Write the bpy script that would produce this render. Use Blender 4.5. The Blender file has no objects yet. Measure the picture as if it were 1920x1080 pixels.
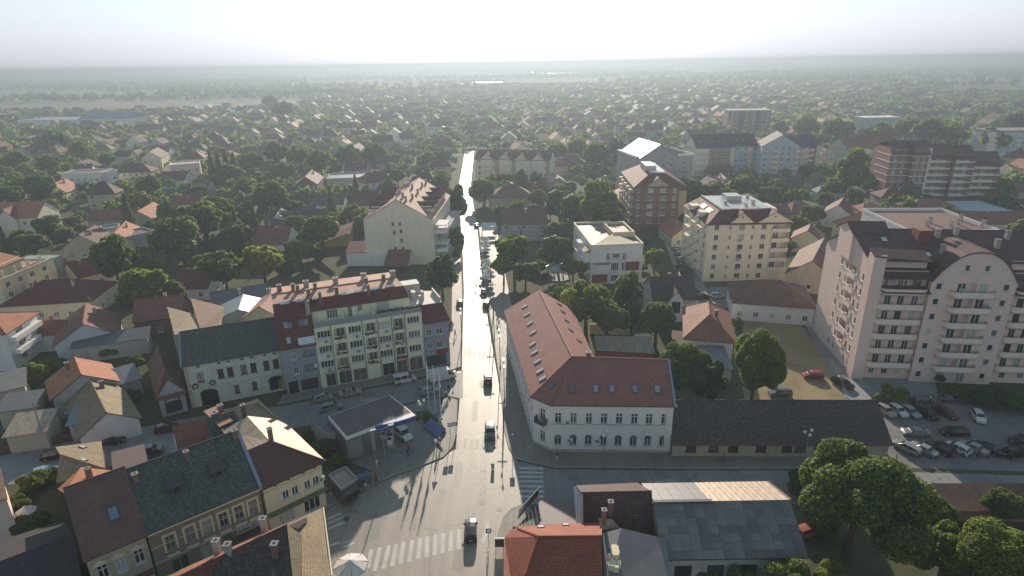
import bpy, math, random
import numpy as np
R = math.radians
SC = bpy.context.scene
COL = SC.collection
random.seed(7)

# ---------------------------------------------------------------- camera, sky, sun, exposure
FPX, PITCH, ROLL, HC = 1150.0, R(20.2), R(0.93), 55.0      # focal length in photo pixels (1920 wide), tilt, roll, camera height
cd = bpy.data.cameras.new('camera'); cam = bpy.data.objects.new('camera', cd); COL.objects.link(cam)
cd.sensor_width = 36.0; cd.lens = 36.0 * FPX / 1920.0; cd.clip_start = 1.0; cd.clip_end = 60000.0
_fw = np.array([0, math.cos(PITCH), -math.sin(PITCH)]); _up = np.array([0, math.sin(PITCH), math.cos(PITCH)]); _rt = np.array([1.0, 0, 0])
_r2 = math.cos(ROLL)*_rt - math.sin(ROLL)*_up; _u2 = math.cos(ROLL)*_up + math.sin(ROLL)*_rt
from mathutils import Matrix, Vector
cam.matrix_world = Matrix(((_r2[0], _u2[0], -_fw[0], 0), (_r2[1], _u2[1], -_fw[1], 0), (_r2[2], _u2[2], -_fw[2], HC), (0, 0, 0, 1)))
SC.camera = cam

SUN_EL, SUN_AZ = R(18.6), R(0.5)                            # the sun stands ahead of the camera, over the street
wd = bpy.data.worlds.new('World'); SC.world = wd; wd.use_nodes = True
nt = wd.node_tree; bg = nt.nodes['Background']
sky = nt.nodes.new('ShaderNodeTexSky'); sky.sky_type = 'NISHITA'; sky.sun_disc = False
sky.sun_elevation = SUN_EL; sky.sun_rotation = SUN_AZ; sky.altitude = 100; sky.air_density = 3.0; sky.dust_density = 0.2; sky.ozone_density = 1.0
hs = nt.nodes.new('ShaderNodeHueSaturation'); hs.inputs['Saturation'].default_value = 0.4; nt.links.new(sky.outputs[0], hs.inputs['Color'])   # thick evening air, white-balanced like the photograph
tn = nt.nodes.new('ShaderNodeMix'); tn.data_type = 'RGBA'; tn.blend_type = 'MULTIPLY'; tn.inputs[0].default_value = 1.0; tn.inputs[7].default_value = (.765, 1.01, 1.36, 1); nt.links.new(hs.outputs[0], tn.inputs[6])
nt.links.new(tn.outputs[2], bg.inputs[0]); bg.inputs[1].default_value = 0.070
sl = bpy.data.lights.new('sun', 'SUN'); sl.energy = 4.6; sl.angle = R(0.6); sl.color = (1.0, 0.86, 0.70)
so = bpy.data.objects.new('sun', sl); COL.objects.link(so); so.rotation_euler = (R(-90)+SUN_EL, 0, -SUN_AZ); so.location = (0, 0, 200)
SC.view_settings.view_transform = 'Standard'; SC.view_settings.look = 'None'; SC.view_settings.gamma = 1.0
SC.view_settings.use_curve_mapping = False; SC.view_settings.exposure = 0.62
cy = SC.cycles
cy.max_bounces = 5; cy.diffuse_bounces = 3; cy.glossy_bounces = 2; cy.transmission_bounces = 2; cy.volume_bounces = 1; cy.transparent_max_bounces = 6
cy.caustics_reflective = False; cy.caustics_refractive = False; cy.use_denoising = True
try: cy.denoiser = 'OPENIMAGEDENOISE'
except Exception: pass
cy.sample_clamp_indirect = 4.0

# ---------------------------------------------------------------- helpers
def px(u, v, h=0.0):
    """the point of the place, at height h, that the photograph shows at pixel (u, v)"""
    d = _fw + ((u-960)/FPX)*_r2 - ((v-540)/FPX)*_u2
    t = (h-HC)/d[2]
    return (float(d[0]*t), float(d[1]*t))

def topx(u, v, xy):
    d = _fw + ((u-960)/FPX)*_r2 - ((v-540)/FPX)*_u2
    return HC + d[2]*math.hypot(*xy)/math.hypot(d[0], d[1])

def tag(o, label=None, cat=None, group=None, kind=None):
    if label: o['label'] = label
    if cat: o['category'] = cat
    if group: o['group'] = group
    if kind: o['kind'] = kind
    return o

def thing(name, label, cat, x=0, y=0, z=0, ang=0, group=None):
    o = bpy.data.objects.new(name, None); COL.objects.link(o)
    o.location = (x, y, z); o.rotation_euler = (0, 0, ang); o.empty_display_size = .5
    return tag(o, label, cat, group)

def obj(name, me, parent=None, loc=(0, 0, 0), rz=0.0, scale=None):
    o = bpy.data.objects.new(name, me); COL.objects.link(o); o.location = loc; o.rotation_euler = (0, 0, rz)
    if scale is not None: o.scale = scale if hasattr(scale, '__len__') else (scale,)*3
    if parent: o.parent = parent
    return o

def copy_tree(o, parent=None, loc=None, rz=None, scale=None):
    c = o.copy(); COL.objects.link(c); c.parent = parent
    if loc is not None: c.location = loc
    if rz is not None: c.rotation_euler = (0, 0, rz)
    if scale is not None: c.scale = scale if hasattr(scale, '__len__') else (scale,)*3
    for ch in list(o.children): copy_tree(ch, c)
    return c

class MB:
    """collects faces; build() links them as one mesh with metre-scaled UVs (u level, v up the slope)"""
    def __init__(s): s.v = []; s.f = []; s.m = []
    def face(s, pts, m=0):
        n = len(s.v); s.v.extend(tuple(map(float, p)) for p in pts); s.f.append(tuple(range(n, n+len(pts)))); s.m.append(m); return s
    def box(s, x0, y0, z0, x1, y1, z1, m=0, skip=''):
        a, b, c, d = (x0, y0, z0), (x1, y0, z0), (x1, y1, z0), (x0, y1, z0)
        e, f, g, h = (x0, y0, z1), (x1, y0, z1), (x1, y1, z1), (x0, y1, z1)
        if 'd' not in skip: s.face((d, c, b, a), m)
        s.face((e, f, g, h), m); s.face((a, b, f, e), m); s.face((b, c, g, f), m); s.face((c, d, h, g), m); s.face((d, a, e, h), m); return s
    def prism(s, poly, z0, z1, m=0, mt=None, bottom=False):
        n = len(poly)
        if sum(poly[i][0]*poly[(i+1) % n][1]-poly[(i+1) % n][0]*poly[i][1] for i in range(n)) < 0: poly = poly[::-1]
        s.face([(p[0], p[1], z1) for p in poly], m if mt is None else mt)
        if bottom: s.face([(p[0], p[1], z0) for p in poly[::-1]], m)
        for i in range(n):
            p, q = poly[i], poly[(i+1) % n]
            s.face(((p[0], p[1], z0), (q[0], q[1], z0), (q[0], q[1], z1), (p[0], p[1], z1)), m)
        return s
    def slab(s, pts, t, m=0, me=None):
        """a roof plane (counter-clockwise from above) with thickness t below it"""
        me = m if me is None else me
        lo = [(p[0], p[1], p[2]-t) for p in pts]; n = len(pts)
        for k in range(1, n-1): s.face((pts[0], pts[k], pts[k+1]), m); s.face((lo[k+1], lo[k], lo[0]), me)
        for i in range(n):
            j = (i+1) % n; s.face((lo[i], lo[j], pts[j], pts[i]), me)
        return s
    def tube(s, p, q, r, n=6, m=0, r2=None, cap=True):
        p = Vector(p); q = Vector(q); d = (q-p).normalized(); a = d.orthogonal().normalized(); b = d.cross(a); r2 = r if r2 is None else r2
        A = [tuple(p+(a*math.cos(2*math.pi*i/n)+b*math.sin(2*math.pi*i/n))*r) for i in range(n)]
        B = [tuple(q+(a*math.cos(2*math.pi*i/n)+b*math.sin(2*math.pi*i/n))*r2) for i in range(n)]
        for i in range(n):
            j = (i+1) % n; s.face((A[i], A[j], B[j], B[i]), m)
        if cap: s.face(B, m); s.face(A[::-1], m)
        return s
    def ball(s, c, r, m=0, nu=8, nv=5, sz=1.0):
        for i in range(nv):
            t0, t1 = math.pi*i/nv, math.pi*(i+1)/nv
            for j in range(nu):
                a0, a1 = 2*math.pi*j/nu, 2*math.pi*(j+1)/nu
                P = lambda t, a: (c[0]+r*math.sin(t)*math.cos(a), c[1]+r*math.sin(t)*math.sin(a), c[2]+r*sz*math.cos(t))
                q = [P(t0, a0), P(t1, a0), P(t1, a1), P(t0, a1)]
                if i == 0: q = [q[0], q[1], q[2]]
                elif i == nv-1: q = [q[0], q[1], q[3]]
                s.face(q, m)
        return s
    def mesh(s, name, mats, smooth=False):
        me = bpy.data.meshes.new(name); me.from_pydata(s.v, [], s.f)
        for m in (mats if isinstance(mats, (list, tuple)) else [mats]): me.materials.append(m)
        me.polygons.foreach_set('material_index', s.m)
        if smooth: me.polygons.foreach_set('use_smooth', [True]*len(s.f))
        uv = me.uv_layers.new(name='UVMap'); co = []
        for f in s.f:
            P = [s.v[i] for i in f]
            nx = ny = nz = 0.0; k = len(P)
            for i in range(k):
                a, b = P[i], P[(i+1) % k]
                nx += (a[1]-b[1])*(a[2]+b[2]); ny += (a[2]-b[2])*(a[0]+b[0]); nz += (a[0]-b[0])*(a[1]+b[1])
            l = math.sqrt(nx*nx+ny*ny+nz*nz) or 1.0; nx, ny, nz = nx/l, ny/l, nz/l
            if abs(nz) > .985 or nx*nx+ny*ny < 1e-9: ux, uy, uz, vx, vy, vz = 1, 0, 0, 0, 1, 0
            else:
                hl = math.hypot(nx, ny); ux, uy, uz = -ny/hl, nx/hl, 0.0
                vx, vy, vz = ny*uz-nz*uy, nz*ux-nx*uz, nx*uy-ny*ux
            for p in P: co.append(p[0]*ux+p[1]*uy+p[2]*uz); co.append(p[0]*vx+p[1]*vy+p[2]*vz)
        uv.data.foreach_set('uv', co)
        return me
    def build(s, name, mats, parent=None, loc=(0, 0, 0), rz=0.0, smooth=False):
        return obj(name, s.mesh(name, mats, smooth), parent, loc, rz)

# ---------------------------------------------------------------- materials
_M = {}
def _new(name):
    m = bpy.data.materials.new(name); m.use_nodes = True; n = m.node_tree.nodes; l = m.node_tree.links
    return m, n, l, n['Principled BSDF']
def _mul(c, k): return (min(c[0]*k, 1), min(c[1]*k, 1), min(c[2]*k, 1), 1)
def _noise(n, l, vec, scale, detail=3, rough=.6):
    t = n.new('ShaderNodeTexNoise'); t.inputs['Scale'].default_value = scale; t.inputs['Detail'].default_value = detail; t.inputs['Roughness'].default_value = rough
    if vec is not None: l.new(vec, t.inputs['Vector'])
    return t
def _ramp(n, l, fac, stops):
    r = n.new('ShaderNodeValToRGB'); e = r.color_ramp.elements
    while len(e) < len(stops): e.new(.5)
    for i, (p, c) in enumerate(stops): e[i].position = p; e[i].color = c if len(c) == 4 else (*c, 1)
    l.new(fac, r.inputs[0]); return r
def _mix(n, l, fac, a, b, mode='MIX'):
    x = n.new('ShaderNodeMix'); x.data_type = 'RGBA'; x.blend_type = mode
    for i, s in ((0, fac), (6, a), (7, b)):
        if isinstance(s, (int, float)): x.inputs[i].default_value = s
        elif isinstance(s, tuple): x.inputs[i].default_value = s if len(s) == 4 else (*s, 1)
        else: l.new(s, x.inputs[i])
    return x.outputs[2]
def _map(n, l, out, sc):
    m = n.new('ShaderNodeMapping'); m.inputs['Scale'].default_value = sc; l.new(out, m.inputs[0]); return m.outputs[0]
def _bump(n, l, h, bs, strength=.4, dist=.05):
    b = n.new('ShaderNodeBump'); b.inputs['Strength'].default_value = strength; b.inputs['Distance'].default_value = dist
    l.new(h, b.inputs['Height']); l.new(b.outputs[0], bs.inputs['Normal'])

def plain(name, col, rough=.7, var=.18, scale=.6, metal=0.0, stain=None, spec=.5):
    """painted or plastered surface: colour with weathering at two scales, streaked downwards"""
    if name in _M: return _M[name]
    m, n, l, bs = _new(name); uv = n.new('ShaderNodeUVMap').outputs[0]; oi = n.new('ShaderNodeObjectInfo')
    ad = n.new('ShaderNodeVectorMath'); ad.operation = 'ADD'; l.new(uv, ad.inputs[0]); l.new(oi.outputs['Random'], ad.inputs[1])
    t = _noise(n, l, _map(n, l, ad.outputs[0], (1, .35, 1)), scale, 5, .65); t2 = _noise(n, l, ad.outputs[0], scale*9, 3)
    r = _ramp(n, l, t.outputs[0], [(.3, _mul(col, 1-var)), (.7, _mul(col, 1+var*.7))])
    c = _mix(n, l, .25, r.outputs[0], _ramp(n, l, t2.outputs[0], [(.3, _mul(col, 1-var*1.3)), (.7, _mul(col, 1+var))]).outputs[0])
    if stain:
        t3 = _noise(n, l, _map(n, l, ad.outputs[0], (1.2, .25, 1)), .5, 6, .7)
        c = _mix(n, l, _ramp(n, l, t3.outputs[0], [(.52, (0, 0, 0)), (.72, (.75, .75, .75))]).outputs[0], c, stain)
    l.new(c, bs.inputs['Base Color']); bs.inputs['Roughness'].default_value = rough; bs.inputs['Metallic'].default_value = metal
    bs.inputs['Specular IOR Level'].default_value = spec
    if rough > .4: _bump(n, l, t2.outputs[0], bs, .15, .03)
    _M[name] = m; return m

def tile(name, col, col2=None, moss=None, moss_amt=.5, tw=.23, th=.32, rough=.75, bump=.7):
    """roof tiles laid in rows: colour differs tile by tile, patches of lichen"""
    if name in _M: return _M[name]
    col2 = tuple(c*1.55 for c in (col2 or tuple(c*.6 for c in col))); col = tuple(c*1.55 for c in col)
    if moss: moss = tuple(c*1.5 for c in moss)
    m, n, l, bs = _new(name); uv = n.new('ShaderNodeUVMap').outputs[0]
    b = n.new('ShaderNodeTexBrick'); l.new(uv, b.inputs[0]); b.inputs['Scale'].default_value = 1; b.inputs['Brick Width'].default_value = tw; b.inputs['Row Height'].default_value = th
    b.inputs['Mortar Size'].default_value = .022; b.inputs['Mortar Smooth'].default_value = .6; b.inputs['Bias'].default_value = -.15
    b.inputs['Color1'].default_value = _mul(col, 1.12); b.inputs['Color2'].default_value = _mul(col2, 1); b.inputs['Mortar'].default_value = _mul(col, .35)
    t = _noise(n, l, uv, .35, 5, .7); t2 = _noise(n, l, uv, 2.5, 4)
    c = _mix(n, l, _ramp(n, l, t.outputs[0], [(.35, (0, 0, 0)), (.7, (.85, .85, .85))]).outputs[0], b.outputs[0], _mul(col2, .8))
    if moss:
        c = _mix(n, l, _ramp(n, l, t2.outputs[0], [(.62-.25*moss_amt, (0, 0, 0)), (.72, (moss_amt,)*3)]).outputs[0], c, moss)
    l.new(c, bs.inputs['Base Color']); bs.inputs['Roughness'].default_value = rough; bs.inputs['Specular IOR Level'].default_value = .28
    # each row steps down over the next one
    sx = n.new('ShaderNodeSeparateXYZ'); l.new(uv, sx.inputs[0])
    dv = n.new('ShaderNodeMath'); dv.operation = 'DIVIDE'; dv.inputs[1].default_value = -th; l.new(sx.outputs[1], dv.inputs[0])
    fr = n.new('ShaderNodeMath'); fr.operation = 'FRACT'; l.new(dv.outputs[0], fr.inputs[0])
    mu = n.new('ShaderNodeMath'); mu.operation = 'MULTIPLY_ADD'; l.new(b.outputs['Fac'], mu.inputs[0]); mu.inputs[1].default_value = -.5; l.new(fr.outputs[0], mu.inputs[2])
    _bump(n, l, mu.outputs[0], bs, bump, .04)
    _M[name] = m; return m

def ribbed(name, col, pitch=.3, rough=.5, metal=.0, rust=None, along='v', var=.15):
    """sheet roofing: ribs run up the slope, or across it (along='u')"""
    if name in _M: return _M[name]
    m, n, l, bs = _new(name); uv = n.new('ShaderNodeUVMap').outputs[0]
    w = n.new('ShaderNodeTexWave'); w.wave_type = 'BANDS'; w.bands_direction = 'X' if along == 'v' else 'Y'; w.inputs['Scale'].default_value = .314/pitch; l.new(uv, w.inputs[0])
    t = _noise(n, l, uv, .5, 6, .7)
    c = _ramp(n, l, t.outputs[0], [(.3, _mul(col, 1-var)), (.7, _mul(col, 1+var))]).outputs[0]
    c = _mix(n, l, .22, c, _ramp(n, l, w.outputs[0], [(.0, _mul(col, .45)), (.6, _mul(col, 1.2))]).outputs[0])
    if rust:
        t2 = _noise(n, l, _map(n, l, uv, (1, .4, 1)), 1.1, 7, .75)
        c = _mix(n, l, _ramp(n, l, t2.outputs[0], [(.42, (0, 0, 0)), (.62, (.85, .85, .85))]).outputs[0], c, rust)
    l.new(c, bs.inputs['Base Color']); bs.inputs['Roughness'].default_value = rough; bs.inputs['Metallic'].default_value = metal
    _bump(n, l, w.outputs[0], bs, .3, .03)
    _M[name] = m; return m

def brick(name, col, mortar, bw=.5, bh=.16):
    if name in _M: return _M[name]
    m, n, l, bs = _new(name); uv = n.new('ShaderNodeUVMap').outputs[0]
    b = n.new('ShaderNodeTexBrick'); l.new(uv, b.inputs[0]); b.inputs['Scale'].default_value = 1; b.inputs['Brick Width'].default_value = bw; b.inputs['Row Height'].default_value = bh
    b.inputs['Mortar Size'].default_value = .012; b.inputs['Color1'].default_value = _mul(col, 1.15); b.inputs['Color2'].default_value = _mul(col, .7); b.inputs['Mortar'].default_value = (*mortar, 1)
    t = _noise(n, l, uv, .5, 5); c = _mix(n, l, .3, b.outputs[0], _ramp(n, l, t.outputs[0], [(.3, _mul(col, .7)), (.7, _mul(col, 1.2))]).outputs[0])
    l.new(c, bs.inputs['Base Color']); bs.inputs['Roughness'].default_value = .85; _bump(n, l, b.outputs['Fac'], bs, -.3, .02)
    _M[name] = m; return m

def glass(name, col, rough=.08):
    if name in _M: return _M[name]
    m, n, l, bs = _new(name); oi = n.new('ShaderNodeObjectInfo')
    l.new(_ramp(n, l, oi.outputs['Random'], [(0, _mul(col, .5)), (.6, _mul(col, 1)), (1, _mul(col, 1.8))]).outputs[0], bs.inputs['Base Color'])
    bs.inputs['Roughness'].default_value = rough; bs.inputs['Specular IOR Level'].default_value = .6
    _M[name] = m; return m

def asphalt(name, col, rough=.42, patch=.5, cracks=True):
    if name in _M: return _M[name]
    m, n, l, bs = _new(name); g = n.new('ShaderNodeNewGeometry').outputs['Position']
    t = _noise(n, l, g, .16, 6, .7); t2 = _noise(n, l, g, 3.5, 4, .7)
    c = _ramp(n, l, t.outputs[0], [(.3, _mul(col, .72)), (.5, _mul(col, 1)), (.72, _mul(col, 1.3))]).outputs[0]
    c = _mix(n, l, .3, c, _ramp(n, l, t2.outputs[0], [(.3, _mul(col, .6)), (.7, _mul(col, 1.4))]).outputs[0])
    # tyre-worn bands along the street
    t3 = _noise(n, l, _map(n, l, g, (.9, .02, 1)), 1.0, 2); c = _mix(n, l, .35, c, _ramp(n, l, t3.outputs[0], [(.4, _mul(col, .75)), (.6, _mul(col, 1.25))]).outputs[0])
    if cracks:
        vo = n.new('ShaderNodeTexVoronoi'); vo.feature = 'DISTANCE_TO_EDGE'; vo.inputs['Scale'].default_value = .11
        wv = _noise(n, l, g, .6, 4); ad = n.new('ShaderNodeVectorMath'); ad.operation = 'MULTIPLY_ADD'; ad.inputs[1].default_value = (2.2,)*3; l.new(wv.outputs['Color'], ad.inputs[0]); l.new(g, ad.inputs[2]); l.new(ad.outputs[0], vo.inputs['Vector'])
        c = _mix(n, l, _ramp(n, l, vo.outputs[0], [(.0, (.65, .65, .65)), (.012, (0, 0, 0))]).outputs[0], c, _mul(col, .35))
    l.new(c, bs.inputs['Base Color'])
    rr = _ramp(n, l, t2.outputs[0], [(.3, (rough-.06,)*3), (.7, (rough+.1,)*3)]); l.new(rr.outputs[0], bs.inputs['Roughness'])
    _bump(n, l, t2.outputs[0], bs, .04, .02)
    _M[name] = m; return m

def leafmat(name, col, trans=.35):
    if name in _M: return _M[name]
    m = bpy.data.materials.new(name); m.use_nodes = True; n = m.node_tree.nodes; l = m.node_tree.links
    bs = n['Principled BSDF']; g = n.new('ShaderNodeNewGeometry'); oi = n.new('ShaderNodeObjectInfo')
    c = _ramp(n, l, g.outputs['Random Per Island'], [(0, _mul(col, .55)), (.5, _mul(col, 1)), (1, _mul((col[0]*1.5, col[1]*1.25, col[2]), 1.15))]).outputs[0]
    c = _mix(n, l, 1.0, c, _ramp(n, l, oi.outputs['Random'], [(0, (.72, .82, .85)), (.5, (1, 1, 1)), (1, (1.25, 1.1, .9))]).outputs[0], 'MULTIPLY')
    l.new(c, bs.inputs['Base Color']); bs.inputs['Roughness'].default_value = .6; bs.inputs['Specular IOR Level'].default_value = .18
    tr = n.new('ShaderNodeBsdfTranslucent'); l.new(_mix(n, l, 1.0, c, (1.3, 1.45, .6), 'MULTIPLY'), tr.inputs[0])
    mx = n.new('ShaderNodeMixShader'); mx.inputs[0].default_value = trans; l.new(bs.outputs[0], mx.inputs[1]); l.new(tr.outputs[0], mx.inputs[2])
    l.new(mx.outputs[0], n['Material Output'].inputs[0]); _M[name] = m; return m

def paint(name, col, metal=.15, rough=.22):
    if name in _M: return _M[name]
    m, n, l, bs = _new(name); bs.inputs['Base Color'].default_value = (*col, 1); bs.inputs['Roughness'].default_value = rough; bs.inputs['Metallic'].default_value = metal
    bs.inputs['Coat Weight'].default_value = .4; bs.inputs['Coat Roughness'].default_value = .06
    t = _noise(n, l, n.new('ShaderNodeTexCoord').outputs['Object'], 2.0, 4); l.new(_ramp(n, l, t.outputs[0], [(.3, _mul(col, .88)), (.7, _mul(col, 1.06))]).outputs[0], bs.inputs['Base Color'])
    _M[name] = m; return m
# ---------------------------------------------------------------- the setting: ground, streets, pavements, markings
def ground_material():
    m, n, l, bs = _new('ground_earth'); g = n.new('ShaderNodeNewGeometry').outputs['Position']
    t = _noise(n, l, g, .05, 6, .7); t2 = _noise(n, l, g, .9, 5, .7)
    town = _ramp(n, l, t.outputs[0], [(.3, (.045, .066, .026)), (.5, (.085, .094, .046)), (.68, (.14, .12, .075))]).outputs[0]
    town = _mix(n, l, .4, town, _ramp(n, l, t2.outputs[0], [(.3, (.045, .06, .025)), (.7, (.14, .13, .08))]).outputs[0])
    # strip fields out on the plain
    v = n.new('ShaderNodeTexVoronoi'); v.inputs['Scale'].default_value = 1.0
    mp = n.new('ShaderNodeMapping'); mp.inputs['Scale'].default_value = (.0016, .0065, 1); mp.inputs['Rotation'].default_value = (0, 0, R(9)); l.new(g, mp.inputs[0]); l.new(mp.outputs[0], v.inputs['Vector'])
    sx = n.new('ShaderNodeSeparateColor'); l.new(v.outputs['Color'], sx.inputs[0])
    fld = _ramp(n, l, sx.outputs[0], [(0, (.06, .085, .04)), (.3, (.11, .14, .055)), (.55, (.24, .22, .11)), (.75, (.15, .18, .07)), (1, (.30, .26, .17))]).outputs[0]
    fld = _mix(n, l, .25, fld, town)
    ln = n.new('ShaderNodeVectorMath'); ln.operation = 'LENGTH'; l.new(g, ln.inputs[0])
    far = _ramp(n, l, ln.outputs['Value'], [(0, (0, 0, 0)), (1, (1, 1, 1))]);
    mr = n.new('ShaderNodeMapRange'); mr.inputs['From Min'].default_value = 750; mr.inputs['From Max'].default_value = 1100; l.new(ln.outputs['Value'], mr.inputs['Value'])
    l.new(_mix(n, l, mr.outputs[0], town, fld), bs.inputs['Base Color']); bs.inputs['Roughness'].default_value = .95; bs.inputs['Specular IOR Level'].default_value = .15
    _bump(n, l, t2.outputs[0], bs, .4, .15)
    return m
GROUND = ground_material()
mb = MB()
for (x0, x1) in ((-26000, -900), (-900, 900), (900, 26000)):
    for (y0, y1) in ((-300, 900), (900, 26000)): mb.face([(x0, y0, 0), (x1, y0, 0), (x1, y1, 0), (x0, y1, 0)])
tag(mb.build('ground', GROUND), 'dark earth and grass ground with fields out to the horizon', kind='structure')

ASPH = asphalt('street_asphalt', (.27, .238, .195), rough=.52)
ASPH2 = asphalt('side_asphalt', (.225, .22, .215), rough=.65)
PAVE = asphalt('pavement_slabs', (.22, .20, .17), rough=.65, cracks=False)
CONC = plain('concrete', (.26, .25, .24), .8, .2)
KERB = plain('kerb_stone', (.34, .32, .29), .75, .15)
def lot_material():
    m, n, l, bs = _new('dry_grass_lot'); g = n.new('ShaderNodeNewGeometry').outputs['Position']
    t = _noise(n, l, g, .11, 6, .7); t2 = _noise(n, l, g, 2.2, 5, .75)
    c = _ramp(n, l, t.outputs[0], [(.36, (.42, .33, .22)), (.47, (.36, .28, .17)), (.6, (.23, .19, .095)), (.7, (.33, .26, .15))]).outputs[0]
    l.new(_mix(n, l, .45, c, _ramp(n, l, t2.outputs[0], [(.3, (.12, .12, .05)), (.55, (.30, .24, .14)), (.75, (.40, .32, .21))]).outputs[0]), bs.inputs['Base Color'])
    bs.inputs['Roughness'].default_value = .95; bs.inputs['Specular IOR Level'].default_value = .1; _bump(n, l, t2.outputs[0], bs, .6, .12); return m
DIRT = lot_material()
MARK = plain('road_paint', (.50, .49, .46), .6, .3, 2.0)
GP = []
def ground_poly(name, label, pts, z, mat):
    mb = MB(); P = [px(*p) for p in pts]; GP.append(P); mb.prism(P, z-.25, z, 0); return tag(mb.build(name, mat), label, kind='structure')
MAIN_L = [(872, 283), (867, 312), (859, 354), (864, 420), (868, 484), (870, 547), (868, 600), (867, 650), (866, 700), (862, 750), (857, 810), (855, 845)]
MAIN_R = [(955, 845), (948, 810), (940, 750), (932, 700), (923, 650), (915, 600), (906, 547), (900, 484), (894, 420), (882, 354), (886, 312), (889, 283)]
road = ground_poly('road_main_street', 'long straight asphalt main street shining in the low sun', MAIN_L+MAIN_R, .010, ASPH)
road2 = ground_poly('road_side_street', 'shaded asphalt side street in front of the yellow apartment block', [(-90, 880), (0, 855), (110, 832), (240, 806), (300, 795), (360, 783), (540, 760), (700, 728), (850, 699), (868, 694), (868, 748), (840, 742), (790, 750), (735, 762), (640, 780), (600, 792), (540, 806), (470, 822), (300, 852), (200, 876), (100, 894), (0, 912), (-90, 930)], .014, ASPH2)
plaza = ground_poly('road_junction', 'wide sunlit asphalt junction at the bottom of the street', [(857, 842), (846, 846), (830, 860), (790, 876), (740, 893), (672, 926), (606, 958), (520, 1000), (300, 1105), (420, 1230), (700, 1260), (930, 1200), (926, 1080), (932, 1010), (945, 970), (972, 948), (985, 944), (985, 878), (968, 862), (957, 842)], .018, ASPH)
cross = ground_poly('road_cross_street', 'shaded asphalt cross street below the white school', [(966, 864), (1040, 880), (1262, 882), (1500, 882), (1700, 885), (1920, 892), (2100, 898), (2100, 950), (1500, 945), (1215, 945), (1075, 945), (978, 946)], .022, ASPH2)
ground_poly('parking_lot', 'dusty grey parking lot beside the pink tower', [(1640, 742), (1700, 735), (1920, 745), (2080, 770), (2080, 885), (1920, 884), (1700, 878), (1640, 874)], .026, asphalt('lot_surface', (.20, .185, .18), .9, cracks=True))
ground_poly('dirt_lot', 'dry grassy dirt lot between the old school and the pink tower', [(1395, 598), (1500, 604), (1540, 660), (1590, 760), (1400, 765), (1385, 690)], .012, DIRT)
ground_poly('tower_path', 'narrow concrete path along the foot of the pink tower', [(1508, 606), (1535, 606), (1610, 700), (1750, 712), (1760, 740), (1640, 745), (1595, 765), (1570, 720)], .030, asphalt('path_concrete', (.25, .255, .265), .8))
ground_poly('apartment_street', 'grey lane between the cream apartments and the walled garden', [(1245, 455), (1300, 455), (1322, 540), (1400, 535), (1400, 575), (1330, 580), (1300, 560), (1262, 500)], .016, ASPH2)
ground_poly('forecourt', 'asphalt forecourt of the filling station', [(600, 800), (700, 780), (790, 752), (838, 745), (848, 760), (838, 830), (800, 862), (730, 888), (690, 880), (640, 860)], .020, ASPH2)

def strip(mb, pts, w, z0, z1, m=0, closed=False):
    """a band of width w (to the left of the run) along a polyline"""
    n = len(pts)
    for i in range(n-1 if not closed else n):
        a, b = Vector(pts[i][:2]), Vector(pts[(i+1) % n][:2]); d = (b-a)
        if d.length < .01: continue
        nn = Vector((-d.y, d.x)).normalized()*w
        mb.prism([a, b, b+nn, a+nn], z0, z1, m)
    return mb
def pavement(name, label, pts, kerb):
    P = [px(*p) for p in pts]; o = ground_poly(name, label, pts, .14, PAVE)
    K = [px(*p) for p in kerb]; mb = MB()
    strip(mb, K, .16, -.1, .152); mb.build('kerb', KERB, o)
    return o
pavement('pavement_school', 'broad pavement round the corner of the white school', [(948, 810), (955, 838), (968, 860), (1040, 876), (1262, 878), (1680, 878), (1680, 850), (1262, 846), (1040, 840), (1010, 800), (965, 600), (940, 480), (930, 420), (898, 420), (905, 484), (911, 547), (921, 600), (929, 650), (936, 700), (942, 750)],
         [(1680, 878), (1262, 878), (1040, 876), (968, 860), (955, 838), (948, 810), (942, 750), (936, 700), (929, 650), (921, 600), (911, 547), (905, 484), (898, 420)])
pavement('pavement_station', 'curved pavement round the filling station corner', [(846, 748), (856, 752), (854, 815), (846, 840), (830, 857), (790, 873), (740, 890), (672, 923), (612, 952), (608, 930), (672, 895), (735, 872), (790, 852), (826, 830), (838, 790)],
         [(608, 954), (672, 923), (740, 890), (790, 873), (830, 857), (846, 840), (854, 815), (856, 752), (846, 748)][::-1])
pavement('pavement_block', 'pavement in front of the yellow apartment block shops', [(520, 758), (700, 723), (850, 693), (862, 688), (863, 650), (864, 600), (866, 547), (863, 484), (848, 484), (847, 600), (838, 676), (700, 706), (530, 742)],
         [(520, 758), (700, 723), (850, 693), (862, 688), (863, 650), (864, 600), (866, 547), (863, 484)][::-1])
pavement('pavement_corner', 'rounded pavement corner with parked bicycles in front of the red roof', [(985, 946), (960, 956), (945, 972), (933, 1010), (927, 1080), (925, 1190), (1000, 1190), (1000, 960)],
         [(925, 1190), (927, 1080), (933, 1010), (945, 972), (960, 956), (985, 946)])
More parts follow.
